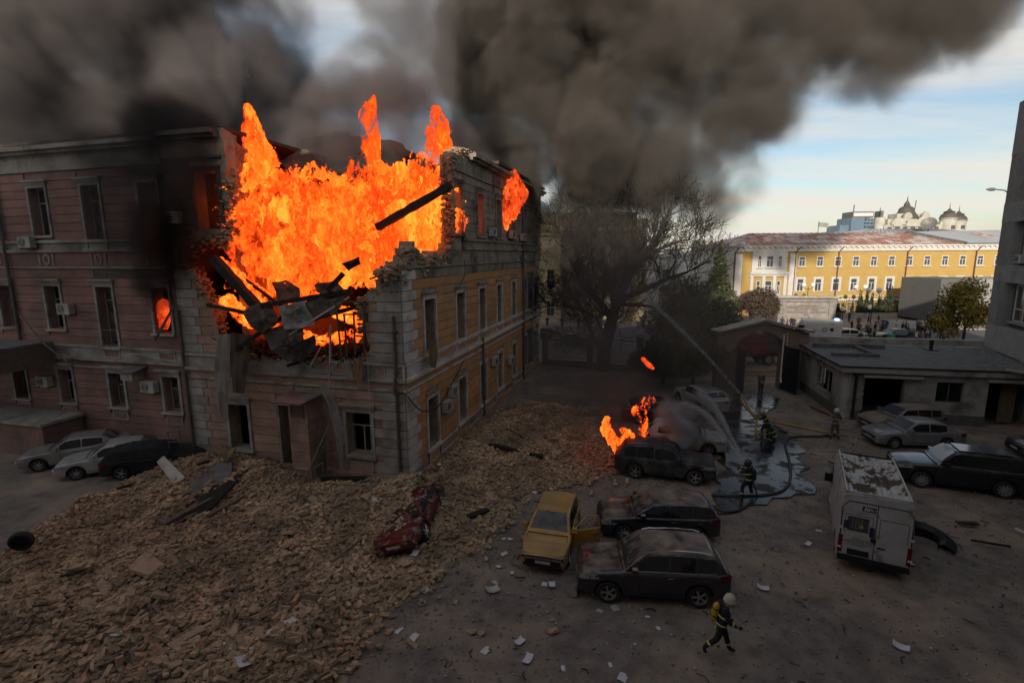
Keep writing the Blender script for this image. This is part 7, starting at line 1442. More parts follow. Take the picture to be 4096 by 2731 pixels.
# ================= people
M['skin'] = mat('skin', (.36, .22, .16), None, .6); M['hair'] = mat('dark hair', (.03, .022, .018), None, .8); M['shoe'] = mat('dark shoes', (.02, .02, .02), None, .7)
def body_mesh(J, rad, edges, sub=1):
    """one continuous surface grown round a posed skeleton: J name -> point, rad name -> (rx, ry)"""
    names = list(J); me = bpy.data.meshes.new('body'); me.from_pydata([J[n_] for n_ in names], [(names.index(a), names.index(b_)) for a, b_ in edges], [])
    o = bpy.data.objects.new('tmp', me); C.objects.link(o); sk = o.modifiers.new('s', 'SKIN'); sv = me.skin_vertices[0].data
    for i, n_ in enumerate(names): sv[i].radius = rad[n_] if isinstance(rad[n_], tuple) else (rad[n_],)*2; sv[i].use_root = n_ == 'pelvis'
    sb = o.modifiers.new('u', 'SUBSURF'); sb.levels = sub; sb.render_levels = sub
    dg = bpy.context.evaluated_depsgraph_get(); out = bpy.data.meshes.new_from_object(o.evaluated_get(dg)); bpy.data.objects.remove(o); return out
def segd(p, a, b_):
    ab = b_-a; t = max(0, min(1, (p-a).dot(ab)/max(1e-9, ab.dot(ab)))); return (p-a-ab*t).length
def person(name_label, cat, loc, rz, pose, mats, group=None, sub=1, hands=False, fat=1., s=1., hair=True):
    """mats: jacket, trousers; x forward, y left"""
    J = dict(pelvis=(0, 0, .93), waist=(0, 0, 1.08), chest=(.01, 0, 1.30), neck=(.0, 0, 1.47), headb=(.02, 0, 1.56), head=(.03, 0, 1.66), top=(.02, 0, 1.745),
      shl=(0, .17, 1.41), shr=(0, -.17, 1.41), ell=(-.02, .24, 1.13), elr=(-.02, -.24, 1.13), wrl=(.05, .25, .90), wrr=(.05, -.25, .90), hal=(.08, .25, .81), har=(.08, -.25, .81),
      hil=(0, .095, .88), hir=(0, -.095, .88), knl=(.02, .10, .49), knr=(.02, -.10, .49), anl=(-.02, .10, .09), anr=(-.02, -.10, .09), tol=(.15, .12, .035), tor=(.15, -.12, .035))
    J.update(pose); J = {k_: Vector(v_)*s for k_, v_ in J.items()}
    rd = dict(pelvis=(.145, .115), waist=(.135, .105), chest=(.165, .115), neck=.058, headb=.072, head=.098, top=.062, shl=.072, shr=.072, ell=.05, elr=.05, wrl=.036, wrr=.036, hal=.042, har=.042, hil=.098, hir=.098, knl=.066, knr=.066, anl=.047, anr=.047, tol=.04, tor=.04)
    rd = {k_: (tuple(x*fat*s for x in v_) if isinstance(v_, tuple) else v_*s*(fat if k_ not in ('head', 'headb', 'top', 'neck') else 1)) for k_, v_ in rd.items()}
    E_ = [('pelvis', 'waist'), ('waist', 'chest'), ('chest', 'neck'), ('neck', 'headb'), ('headb', 'head'), ('head', 'top'), ('chest', 'shl'), ('chest', 'shr'), ('shl', 'ell'), ('ell', 'wrl'), ('wrl', 'hal'), ('shr', 'elr'), ('elr', 'wrr'), ('wrr', 'har'), ('pelvis', 'hil'), ('pelvis', 'hir'), ('hil', 'knl'), ('knl', 'anl'), ('anl', 'tol'), ('hir', 'knr'), ('knr', 'anr'), ('anr', 'tor')]
    me = body_mesh(J, rd, E_, sub); me.name = 'person'; me.materials.clear()
    for m_ in (mats[0], mats[1], M['skin'], M['shoe'], mats[2] if len(mats) > 2 else M['hair']): me.materials.append(m_)
    bones = [((J[a]), (J[b_]), 2 if b_ in ('headb', 'head', 'top', 'hal', 'har') else 1 if b_ in ('hil', 'hir', 'knl', 'knr', 'anl', 'anr') else 3 if b_ in ('tol', 'tor') else 0) for a, b_ in E_]
    fdir = (J['head']-J['neck']).normalized()
    for p in me.polygons:
        c = p.center; d, k_ = min((segd(c, a, b_), i) for i, (a, b_, _) in enumerate(bones)); mi = bones[k_][2]
        if mi == 2 and bones[k_][1] in (J['head'], J['top']) and ((c-J['head']).dot(Vector((0, 0, 1))) > .045*s or (c-J['head']).x < -.02*s) and hair: mi = 4
        p.material_index = mi; p.use_smooth = True
    o = bpy.data.objects.new('person', me); C.objects.link(o); o.location = loc; o.rotation_euler = (0, 0, rz); tag(o, name_label, cat, group); return o, J
def hand(par, J, side, m, s=1., grip=False):
    w_, h_ = J['wr'+side], J['ha'+side]; d = (h_-w_).normalized(); a = d.orthogonal().normalized(); b_ = d.cross(a); q = MB()
    for i, (off, ln) in enumerate(((-.03, .065), (-.01, .075), (.01, .07), (.03, .055))): p = h_+d*.02+a*off*s; q.tube([p-d*.03, p+d*ln*.5*s, p+d*ln*.75*s+b_*.03, p+d*ln*.6*s+b_*.055], [.011, .010, .009, .007], 5)
    q.tube([h_-a*.03, h_-a*.055+d*.03, h_-a*.05+d*.055+b_*.02], [.013, .011, .008], 5); q.build('glove_fingers', m, par, fix=False)
TUR = mat('turnout navy', (.016, .016, .02), (.01, .01, .013), .85, 5., .3, 20); TURb = mat('turnout tan', (.12, .10, .075), (.08, .065, .05), .85, 5., .3, 20)
REF = mat('reflective yellow', (.42, .44, .12), None, .5); REFs = mat('reflective silver', (.4, .4, .38), None, .5); HEL = mat('pale helmet', (.50, .46, .36), (.34, .31, .25), .5, 8.); HELb = mat('black helmet', (.02, .02, .02), None, .4)
TANK = mat('yellow cylinder', (.46, .28, .03), (.36, .22, .03), .5, 6.)
def ring(mb, c, d, r, h=.05, n_=14, ry=None):
    """a band round a limb"""
    d = d.normalized(); a = Vector((0, 1, 0)); a = (a-d*a.dot(d)).normalized(); b_ = d.cross(a); ry = ry or r; vs = []
    for k_ in (-.5, .5):
        for j in range(n_): q_ = 2*math.pi*j/n_; vs.append(c+d*h*k_+a*math.cos(q_)*r+b_*math.sin(q_)*ry)
    mb.add([tuple(v_) for v_ in vs], [(j, (j+1) % n_, (j+1) % n_+n_, j+n_) for j in range(n_)])
def gear(o, J, hel, suit, tank=None, bands=REF, s=1.):
    c = J['head']; q = MB(); up_ = (J['top']-J['headb']).normalized(); Mx = Matrix.Translation(c+up_*.0) @ up_.to_track_quat('Z', 'X').to_matrix().to_4x4()
    q.lathe([(.150*s, -.03*s), (.150*s, .005*s), (.138*s, .06*s), (.105*s, .115*s), (.055*s, .145*s), (.01, .155*s)], 16, M=Mx); q.box(-.02*s, .02*s, -.16*s, .12*s, .10*s, .165*s, M=Mx) if 0 else None
    h_ = q.build('helmet', hel, o, smooth=50); q = MB(); q.lathe([(.158*s, -.04*s), (.160*s, -.025*s), (.15*s, -.02*s)], 16, M=Mx, cap=False); q.build('helmet_rim', hel, h_)
    q = MB(); q.lathe([(.125*s, -.15*s), (.135*s, -.09*s), (.14*s, -.035*s)], 12, M=Mx @ Matrix.Translation((-.025*s, 0, 0)), cap=False); q.build('neck_guard', M['cloth'] if hel is HEL else suit, o)
    q = MB()
    for a, b_, t_, r_ in (('knl', 'anl', .55, .092), ('knr', 'anr', .55, .092), ('ell', 'wrl', .45, .068), ('elr', 'wrr', .45, .068)): ring(q, J[a].lerp(J[b_], t_), J[b_]-J[a], r_*s, .055)
    q.build('reflective_band', bands, o)
    q = MB(); ring(q, J['pelvis'].lerp(J['waist'], .2), J['waist']-J['pelvis'], .205*s, .05, ry=.165*s); ring(q, J['waist'].lerp(J['chest'], .55), J['chest']-J['waist'], .235*s, .05, ry=.175*s); q.build('reflective_band', bands, o)
    if tank:
        bk = -(J['chest']-J['neck']).cross(J['shl']-J['shr']).normalized(); bk = -bk if bk.x > 0 else bk
        a, b_ = J['chest']+bk*.23*s+(J['neck']-J['chest'])*1.0, J['pelvis']+bk*.22*s+(J['waist']-J['pelvis'])*.1; d = (a-b_).normalized(); q = MB(); q.tube([b_-d*.02, b_+d*.03, b_+d*.08, a-d*.1, a-d*.04, a], [.03*s, .075*s, .09*s, .09*s, .07*s, .03*s], 12); t_ = q.build('air_cylinder', tank, o, smooth=60)
        q = MB(); 
        for k_ in (.3, .7): ring(q, b_.lerp(a, k_), d, .096*s, .03)
        q.build('strap', M['iron'], t_); q = MB(); q.tube([b_-d*.02, b_-d*.09], .025*s, 6); q.build('valve', M['chrome'], t_)
dirt = None
# 1 the walking firefighter nearest the camera
P1 = dict(pelvis=(0, 0, .92), waist=(.03, 0, 1.07), chest=(.07, 0, 1.28), neck=(.10, 0, 1.45), headb=(.14, 0, 1.53), head=(.17, 0, 1.62), top=(.16, 0, 1.70), shl=(.06, .18, 1.40), shr=(.06, -.18, 1.40), ell=(.02, .26, 1.13), elr=(.10, -.26, 1.14), wrl=(.20, .25, .93), wrr=(.32, -.20, 1.0), hal=(.28, .23, .88), har=(.40, -.17, .96),
  hil=(.0, .095, .88), hir=(0, -.095, .88), knl=(.16, .10, .50), anl=(.27, .11, .10), tol=(.43, .12, .04), knr=(-.10, -.10, .50), anr=(-.42, -.10, .22), tor=(-.36, -.11, .06))
o, J = person('firefighter in dark suit and pale helmet walking with a yellow air cylinder', 'person', (5.45, 12.0, .0), R(-10), P1, (TUR, TUR), fat=1.22, sub=2, hair=False); gear(o, J, HEL, TUR, TANK); hand(o, J, 'l', TUR); hand(o, J, 'r', TUR)
# 2 aims a jet at the burning car, seen from behind
P2 = dict(pelvis=(0, 0, .92), chest=(.05, 0, 1.28), neck=(.06, 0, 1.46), headb=(.08, 0, 1.54), head=(.09, 0, 1.64), top=(.08, 0, 1.72), ell=(.22, .24, 1.20), wrl=(.46, .16, 1.28), hal=(.53, .12, 1.30), elr=(.18, -.26, 1.18), wrr=(.40, -.10, 1.26), har=(.47, -.05, 1.29), knl=(.20, .16, .52), anl=(.12, .22, .10), tol=(.28, .26, .04), knr=(-.02, -.14, .49), anr=(-.14, -.18, .09), tor=(.02, -.22, .04))
o, J = person('firefighter in black helmet spraying the burning car, back to the camera', 'person', (10.13, 20.61, 0), R(128), P2, (TUR, TUR), fat=1.24, sub=2, hair=False); gear(o, J, HELb, TUR, mat('black cylinder', (.02, .02, .022), None, .4)); hand(o, J, 'l', TUR); hand(o, J, 'r', TUR)
q = MB(); q.tube([(.40, .03, 1.27), (.62, .03, 1.33), (.80, .03, 1.37)], [.03, .028, .018], 8); q.build('hose_nozzle', M['iron'], o)
q = MB(); q.tube([(.40, .03, 1.27), (.15, -.32, 1.05), (-.05, -.42, .5), (-.2, -.45, .08)], .035, 7); q.build('held_hose', M['hoseD'], o)
# 3 holds the long jet
P3 = dict(P2); P3.update(chest=(.12, 0, 1.22), neck=(.18, 0, 1.38), headb=(.22, 0, 1.46), head=(.24, 0, 1.55), top=(.24, 0, 1.63), shl=(.14, .18, 1.33), shr=(.14, -.18, 1.33), ell=(.3, .24, 1.12), elr=(.25, -.26, 1.08), wrl=(.52, .14, 1.15), wrr=(.45, -.12, 1.08), hal=(.58, .10, 1.18), har=(.52, -.07, 1.10))
o, J = person('firefighter in pale helmet directing the long jet over the trees', 'person', (14.47, 27.95, 0), R(150), P3, (TUR, TUR), fat=1.22, sub=2, hair=False); gear(o, J, HEL, TUR); q = MB(); q.tube([(.42, 0, 1.06), (.62, .0, 1.18), (.85, .0, 1.32)], [.035, .03, .02], 8); q.build('hose_nozzle', M['iron'], o)
# 4 crouches behind
P4 = dict(pelvis=(0, 0, .42), waist=(.06, 0, .56), chest=(.16, 0, .76), neck=(.24, 0, .92), headb=(.29, 0, .98), head=(.33, 0, 1.06), top=(.35, 0, 1.13), shl=(.18, .18, .86), shr=(.18, -.18, .86), ell=(.34, .24, .66), elr=(.34, -.24, .66), wrl=(.54, .16, .60), wrr=(.54, -.12, .58), hal=(.6, .13, .58), har=(.6, -.1, .55), hil=(0, .1, .40), hir=(0, -.1, .40), knl=(.36, .16, .50), knr=(.30, -.16, .30), anl=(.20, .16, .09), anr=(-.08, -.15, .12), tol=(.36, .17, .04), tor=(.02, -.16, .04))
o, J = person('firefighter crouching in black beside the one with the long jet', 'person', (14.53, 27.12, 0), R(150), P4, (TUR, TUR), fat=1.25, sub=2, hair=False); gear(o, J, HELb, TUR)
# 5 stands in tan by the annex
P5 = dict(ell=(.02, .30, 1.16), wrl=(.14, .36, .98), hal=(.2, .37, .92), elr=(.05, -.30, 1.2), wrr=(.26, -.34, 1.2), har=(.33, -.35, 1.2), knl=(.03, .16, .49), anl=(-.02, .20, .09), tol=(.14, .24, .04), knr=(.03, -.15, .49), anr=(-.02, -.18, .09), tor=(.14, -.22, .04))
o, J = person('firefighter in tan suit and pale helmet standing by the annex corner', 'person', (18.32, 27.8, 0), R(-95), P5, (TURb, TURb), fat=1.2, sub=2, hair=False); gear(o, J, HEL, TURb, bands=REFs); q = MB(); q.lathe([(.10, -.1), (.12, 0), (.1, .06)], 10, M=Matrix.Translation(J['head'])); q.build('face_mask', M['iron'], o)
# 6 hooded man in the gateway
o, J = person('person in dark coat and grey hood standing in the gateway', 'person', (18.62, 37.18, 0), R(-90), dict(ell=(.04, .22, 1.13), elr=(.04, -.22, 1.13), wrl=(.16, .1, 1.0), wrr=(.16, -.1, 1.0), hal=(.2, .05, 1.0), har=(.2, -.05, 1.0)), (mat('charcoal coat', (.045, .045, .05), None, .8), M['hair'], M['cloth']), fat=1.5, hair=True)
# pedestrians in the street and on the plaza
cols = dict(black=(.018, .018, .02), navy=(.025, .03, .05), grey=(.16, .155, .15), white=(.5, .49, .47), red=(.35, .04, .03), orange=(.5, .10, .03), brown=(.16, .06, .035), green=(.04, .055, .04), light=(.30, .27, .26), purple=(.16, .12, .17), jeans=(.06, .08, .13), khaki=(.12, .10, .07))
cm = {k_: mat('cloth '+k_, v_, None, .85) for k_, v_ in cols.items()}
walk = dict(knl=(.14, .1, .5), anl=(.22, .1, .10), tol=(.37, .12, .04), knr=(-.06, -.1, .5), anr=(-.30, -.1, .14), tor=(-.2, -.12, .04), wrl=(-.1, .25, .92), hal=(-.12, .25, .84), wrr=(.18, -.22, .95), har=(.24, -.2, .9))
cross = dict(ell=(.03, .27, 1.16), elr=(.03, -.27, 1.16), wrl=(.22, .08, 1.14), wrr=(.22, -.06, 1.18), hal=(.22, 0, 1.14), har=(.22, .04, 1.18))
phone = dict(ell=(.05, .25, 1.15), elr=(.1, -.25, 1.2), wrl=(.22, .12, 1.15), wrr=(.26, -.12, 1.38), hal=(.27, .08, 1.2), har=(.27, -.08, 1.46))
wide = dict(anl=(-.02, .26, .09), anr=(-.02, -.26, .09), knl=(.02, .18, .49), knr=(.02, -.18, .49), tol=(.13, .3, .04), tor=(.13, -.3, .04))
def lean(p): return p
LST = [(44.1, 62.8,'khaki','black',wide,'black haired person standing with legs apart behind the silver sedan'),(44.8, 63.2,'light','navy',cross,'person in pale top right of the one standing with legs apart'),(43.7, 63.7,'brown','black',{},'person in brown coat just behind the silver sedan'),(44.6, 66.4,'black','black',phone,'person in black by the grass left of the crowd'),(51.6, 71.4,'black','grey',cross,'person in black with crossed arms highest in the middle of the plaza'),(48.8, 66.6,'navy','black',{},'person in navy below the one with crossed arms'),(49.0, 66.3,'black','black',{},'person in long black coat in the middle of the plaza'),
 (45.3, 63.1,'black','black',phone,'person in black bending behind the black sedan bonnet'),(47.9, 65.8,'light','grey',{},'person in pale grey jacket in the middle group'),(48.2, 65.6,'grey','jeans',{},'person in grey jacket right of the pale grey one'),(41.8, 58.2,'black','black',cross,'person in black T-shirt in front of the black sedan'),(49.5, 65.2,'white','white',cross,'person in white jacket alone on the pale paving'),(49.1, 63.6,'black','black',phone,'person in black right of the white jacket'),(50.9, 65.4,'grey','black',phone,'person in grey raising an arm beside the lamp post'),(47.4, 60.5,'black','khaki',cross,'person in black with shorts below the lamp post'),
 (45.1, 57.0,'navy','jeans',{},'person in denim jacket near the annex parapet'),(45.9, 57.6,'grey','black',{},'person in grey close behind the denim jacket'),(45.6, 56.9,'white','jeans',walk,'person in white jacket and blue jeans walking'),(50.8, 63.3,'black','black',phone,'person in black photographing, behind the white jacket'),(49.1, 60.5,'black','black',{},'person in black coat right of the white jacket'),(51.5, 62.9,'white','navy',walk,'person in white and blue jacket with a backpack'),(46.1, 56.7,'purple','purple',{},'person in a purple dress near the parapet'),(46.5, 56.7,'black','black',phone,'person in black with a red bag near the parapet'),
 (47.0, 56.7,'green','green',{},'person in dark green jacket standing apart on the right'),(52.5, 61.9,'navy','navy',walk,'person in navy striding to the right with a bag'),(59.8, 72.9,'black','black',{},'left of the two guards in front of the grey pavilion'),(60.0, 71.4,'black','black',cross,'right of the two guards in front of the grey pavilion'),(54.8, 68.0,'brown','black',{},'person in brown sitting on the pavilion steps'),(52.8, 65.8,'khaki','black',{},'person in khaki near the pavilion steps'),(48.8, 57.0,'khaki','black',phone,'person with a bicycle below the autumn tree'),
 (40.3, 58.3,'black','khaki',cross,'person in black sitting near the annex parapet'),(35.8, 59.8,'black','black',phone,'person in black before the ambulance'),(36.5, 59.8,'red','black',{},'person in dark red before the ambulance'),(36.8, 59.6,'orange','black',{},'person in bright orange before the ambulance'),(37.3, 59.7,'navy','black',{},'person in navy at the rear of the ambulance'),(35.4, 60.4,'khaki','black',{},'person in khaki at the front of the ambulance'),(34.6, 60.0,'brown','black',{},'person in brown at the nose of the ambulance'),(50.2, 75.5,'black','black',phone,'person in black on the grass beside the memorial wall'),(48.0, 70.1,'khaki','black',{},'person in khaki behind the planting edge'),
 (36.9, 69.2,'navy','black',{},'leftmost onlooker in front of the memorial wall'),(37.6, 69.2,'brown','black',{},'second onlooker in front of the memorial wall'),(38.2, 69.2,'black','black',{},'third onlooker in front of the memorial wall'),(38.3, 68.8,'navy','black',{},'fourth onlooker in front of the memorial wall'),(39.3, 68.8,'brown','black',{},'onlooker standing apart before the memorial lettering'),(40.5, 69.1,'black','black',{},'onlooker seen above the ambulance roof on the left'),(41.4, 69.0,'navy','black',{},'onlooker seen above the ambulance roof on the right')]
rr = random.Random(3)
for i, (x, y, ja, tr, po, lb) in enumerate(LST):
    key = (ja, tr, id(po)); 
    if 'sitting' in lb: po = dict(po, **{'knl': (.35, .12, .9), 'knr': (.35, -.12, .9), 'anl': (.38, .12, .5), 'anr': (.38, -.12, .5), 'tol': (.5, .12, .45), 'tor': (.5, -.12, .45)}); z0 = -.35
    else: z0 = 0
    face = R(-90+rr.uniform(-60, 60)) if rr.random() < .75 else R(rr.uniform(0, 360))
    o, J = person(lb, 'person', (x, y, (.16 if y > 71.5 else .06)+z0), face, po, (cm[ja], cm[tr]), 'people watching from the street and plaza', sub=1, fat=rr.uniform(1.0, 1.2), s=rr.uniform(.94, 1.06))
for p, lb in (((5.0, 71.5, .1), 'left of the three onlookers under the cream building'), ((7.0, 70.5, .1), 'middle of the three onlookers under the cream building'), ((9.2, 70.3, .1), 'right of the three onlookers under the cream building')): person(lb, 'person', p, R(-90), cross, (cm['black'], cm['black']), 'people watching from the street and plaza')
person('onlooker in black behind the gate iron scrolls', 'person', (23.5, 56.5, .06), R(-90), wide, (cm['black'], cm['black']), 'people watching from the street and plaza')
t = thing('delivery_bag', 'green cube-shaped delivery bag beside the black sedan', 'bag', (43.6, 58.0, .6), R(10)); q = MB(); q.box(-.3, .3, -.25, .25, 0, .55, tp=.95); q.build('case', mat('green bag', (.03, .25, .14), None, .6), t); q = MB(); q.box(-.28, .28, -.27, -.255, .3, .36); q.build('strap', M['iron'], t)
# ---------------- smoke and flames: a guide of points (with radius and strength) shapes a real voxel grid
def gn_tree(name):
    t = bpy.data.node_groups.new(name, 'GeometryNodeTree')
    t.interface.new_socket('Geometry', in_out='INPUT', socket_type='NodeSocketGeometry')
    t.interface.new_socket('Geometry', in_out='OUTPUT', socket_type='NodeSocketGeometry')
    return t
def puff_volume(name, pts, mat, lo, hi, res, nscale, namp, stretch=(1, 1, 1), seed=0., edge=.35, detail=5., rough=.55, to_mesh=None, warp=0., dens=1., dw=1., cap=9.):
    """pts: (x, y, z, radius, strength)"""
    me = bpy.data.meshes.new(name); me.from_pydata([p[:3] for p in pts], [], [])
    for k, nm in ((3, 'rad'), (4, 'str')):
        a = me.attributes.new(nm, 'FLOAT', 'POINT')
        for i, p in enumerate(pts): a.data[i].value = p[k]
    o = bpy.data.objects.new(name, me); C.objects.link(o)
    t = gn_tree(name); nn, lk = t.nodes, t.links
    gi = nn.new('NodeGroupInput'); go = nn.new('NodeGroupOutput')
    def mth(op, a, b=None, c=None, cl=False):
        n = nn.new('ShaderNodeMath'); n.operation = op; n.use_clamp = cl
        for i, v in enumerate((a, b, c)):
            if v is None: continue
            if isinstance(v, (int, float)): n.inputs[i].default_value = v
            else: lk.new(v, n.inputs[i])
        return n.outputs[0]
    pos = nn.new('GeometryNodeInputPosition')
    vm = nn.new('ShaderNodeVectorMath'); vm.operation = 'MULTIPLY'; vm.inputs[1].default_value = stretch; lk.new(pos.outputs[0], vm.inputs[0])
    va = nn.new('ShaderNodeVectorMath'); va.operation = 'ADD'; va.inputs[1].default_value = (seed*7.3, seed*3.1, seed*5.7); lk.new(vm.outputs[0], va.inputs[0])
    nz = nn.new('ShaderNodeTexNoise'); nz.inputs['Scale'].default_value = nscale; nz.inputs['Detail'].default_value = detail; nz.inputs['Roughness'].default_value = rough; nz.inputs['Distortion'].default_value = warp
    lk.new(va.outputs[0], nz.inputs['Vector'])
    nz2 = nn.new('ShaderNodeTexNoise'); nz2.inputs['Scale'].default_value = nscale*.33; nz2.inputs['Detail'].default_value = 1 if to_mesh else 4; lk.new(va.outputs[0], nz2.inputs['Vector'])
    # nearest guide point
    sn = nn.new('GeometryNodeSampleNearest'); sn.domain = 'POINT'; lk.new(gi.outputs[0], sn.inputs['Geometry'])
    off = nn.new('ShaderNodeVectorMath'); off.operation = 'SUBTRACT'; off.inputs[1].default_value = (.5, .5, .5); lk.new(nz2.outputs['Color'], off.inputs[0])
    osc = nn.new('ShaderNodeVectorMath'); osc.operation = 'SCALE'; lk.new(off.outputs[0], osc.inputs[0]); osc.inputs['Scale'].default_value = 2.2*namp/nscale*.33*dw
    pp = nn.new('ShaderNodeVectorMath'); pp.operation = 'ADD'; lk.new(pos.outputs[0], pp.inputs[0]); lk.new(osc.outputs[0], pp.inputs[1])
    lk.new(pp.outputs[0], sn.inputs['Sample Position'])
    def samp(kind, src):
        s = nn.new('GeometryNodeSampleIndex'); s.data_type = kind; s.domain = 'POINT'; lk.new(gi.outputs[0], s.inputs['Geometry']); lk.new(src, s.inputs['Value']); lk.new(sn.outputs[0], s.inputs['Index']); return s.outputs[0]
    def attr(nm):
        a = nn.new('GeometryNodeInputNamedAttribute'); a.data_type = 'FLOAT'; a.inputs['Name'].default_value = nm; return a.outputs[0]
    p0 = nn.new('GeometryNodeInputPosition')
    ppos = samp('FLOAT_VECTOR', p0.outputs[0]); rad = samp('FLOAT', attr('rad')); stg = samp('FLOAT', attr('str'))
    dd = nn.new('ShaderNodeVectorMath'); dd.operation = 'DISTANCE'; lk.new(pp.outputs[0], dd.inputs[0]); lk.new(ppos, dd.inputs[1])
    q = mth('DIVIDE', dd.outputs['Value'], rad)                      # 0 centre .. 1 edge
    base = mth('MINIMUM', mth('SUBTRACT', 1.0, q), cap)
    nn_ = mth('MULTIPLY', mth('SUBTRACT', nz.outputs['Fac'], .5), namp*2)
    f = mth('ADD', base, nn_)
    f = mth('DIVIDE', f, edge, cl=True)
    f = mth('MULTIPLY', mth('MULTIPLY', f, f), mth('MULTIPLY', stg, dens))
    vc = nn.new('GeometryNodeVolumeCube'); lk.new(f, vc.inputs['Density'])
    vc.inputs['Min'].default_value = lo; vc.inputs['Max'].default_value = hi
    for i, ax in enumerate('XYZ'): vc.inputs['Resolution '+ax].default_value = max(4, int((hi[i]-lo[i])/res))
    out = vc.outputs[0]
    if to_mesh:
        v2 = nn.new('GeometryNodeVolumeToMesh'); lk.new(out, v2.inputs['Volume']); v2.inputs['Threshold'].default_value = to_mesh; out = v2.outputs[0]
        ss = nn.new('GeometryNodeSetShadeSmooth'); lk.new(out, ss.inputs[0]); out = ss.outputs[0]
    sm = nn.new('GeometryNodeSetMaterial'); lk.new(out, sm.inputs[0]); sm.inputs['Material'].default_value = mat; lk.new(sm.outputs[0], go.inputs[0])
    md = o.modifiers.new('grid', 'NODES'); md.node_group = t
    me.materials.append(mat)
    return o
def spine(a, b, n, r0, r1, s0, s1, bend=None):
    """points along a line between two positions, radius and strength interpolated"""
    out = []
    for i in range(n):
        k = i/(n-1); p = Vector(a).lerp(Vector(b), k)
        if bend: p += Vector(bend)*math.sin(k*math.pi)
        out.append((p.x, p.y, p.z, r0+(r1-r0)*k, s0+(s1-s0)*k))
    return out
def smoke_mat(name, col, dens, aniso=.0):
    m = bpy.data.materials.new(name); m.use_nodes = True; n = m.node_tree.nodes; n.clear()
    o = n.new('ShaderNodeOutputMaterial'); v = n.new('ShaderNodeVolumePrincipled')
    v.inputs['Color'].default_value = (*col, 1); v.inputs['Density'].default_value = dens; v.inputs['Density Attribute'].default_value = 'density'; v.inputs['Anisotropy'].default_value = aniso
    m.node_tree.links.new(v.outputs[0], o.inputs['Volume'])
    return m

def fill(poly, Y0, Y1, n, r0, r1, s0, s1, seed, sp=None):
    """random puffs through a slab of air whose outline (x, z) is given at a middle distance"""
    rr = random.Random(seed); P2 = [(p[0], p[2]) for p in poly]; xs_ = [p[0] for p in P2]; zs_ = [p[1] for p in P2]; out = []
    while len(out) < n:
        x, z = rr.uniform(min(xs_), max(xs_)), rr.uniform(min(zs_), max(zs_))
        if inpoly(P2, x, z): out.append((x, rr.uniform(Y0, Y1), z, rr.uniform(r0, r1), rr.uniform(s0, s1)))
    return out
def chain(*P_, n=5):
    out = []
    for a, b_ in zip(P_[:-1], P_[1:]):
        for i in range(n): out.append(tuple(a[j]+(b_[j]-a[j])*i/n for j in range(5)))
    return out+[P_[-1]]
ms = smoke_mat('dark smoke', (.235, .21, .19), 1.0); msl = smoke_mat('grey smoke', (.48, .46, .46), 1.0); msb = smoke_mat('black smoke', (.12, .105, .10), 1.0); mst = smoke_mat('white steam', (.85, .86, .88), 1.0)
# main plume rising from the side wing and blowing right
pl_ = fill([(-1.88, 52, 15.31), (-3.7, 52, 21.05), (-4.62, 52, 26.95), (-3.9, 52, 31.49), (-2.77, 52, 38.04), (12.32, 52, 37.95), (10.58, 52, 29.9), (8.7, 52, 22.17), (4.56, 52, 16.1)], 44, 58, 60, 3.4, 5.0, .8, 1.0, 3)
pl_ += fill([(4.55, 52, 16.52), (9.49, 52, 24.14), (10.34, 52, 37.96), (45.77, 52, 39.86), (42.87, 52, 32.68), (34.83, 52, 28.61), (27.78, 52, 24.8), (22.25, 52, 20.48), (18.25, 52, 16.42)], 44, 60, 110, 3.8, 5.6, .34, .44, 4)
pl_ += chain((-0.33, 43, 12.74, 1, 0.8), (0.77, 44, 15.61, 2.2, 1), (1.57, 46, 19.8, 3.4, 1), (2.6, 48, 24.93, 4.5, 0.9), n=5) + chain((2.23, 48, 12.98, 1.2, 0.45), (6.44, 50, 15.67, 2.2, 0.5), (11.6, 51, 16.35, 2.4, 0.42), (17.27, 53, 16.97, 1.8, 0.3), n=5)
o = puff_volume('smoke_plume', pl_, ms, (-17, 38, 11), (62, 68, 47), .36, .17, 1.0, seed=1, edge=.46, dens=1.2, detail=8, rough=.66, dw=.9, cap=.34, warp=.5); o['kind'] = 'stuff'; o['label'] = 'dark smoke plume rising behind the tower wall and blowing right'
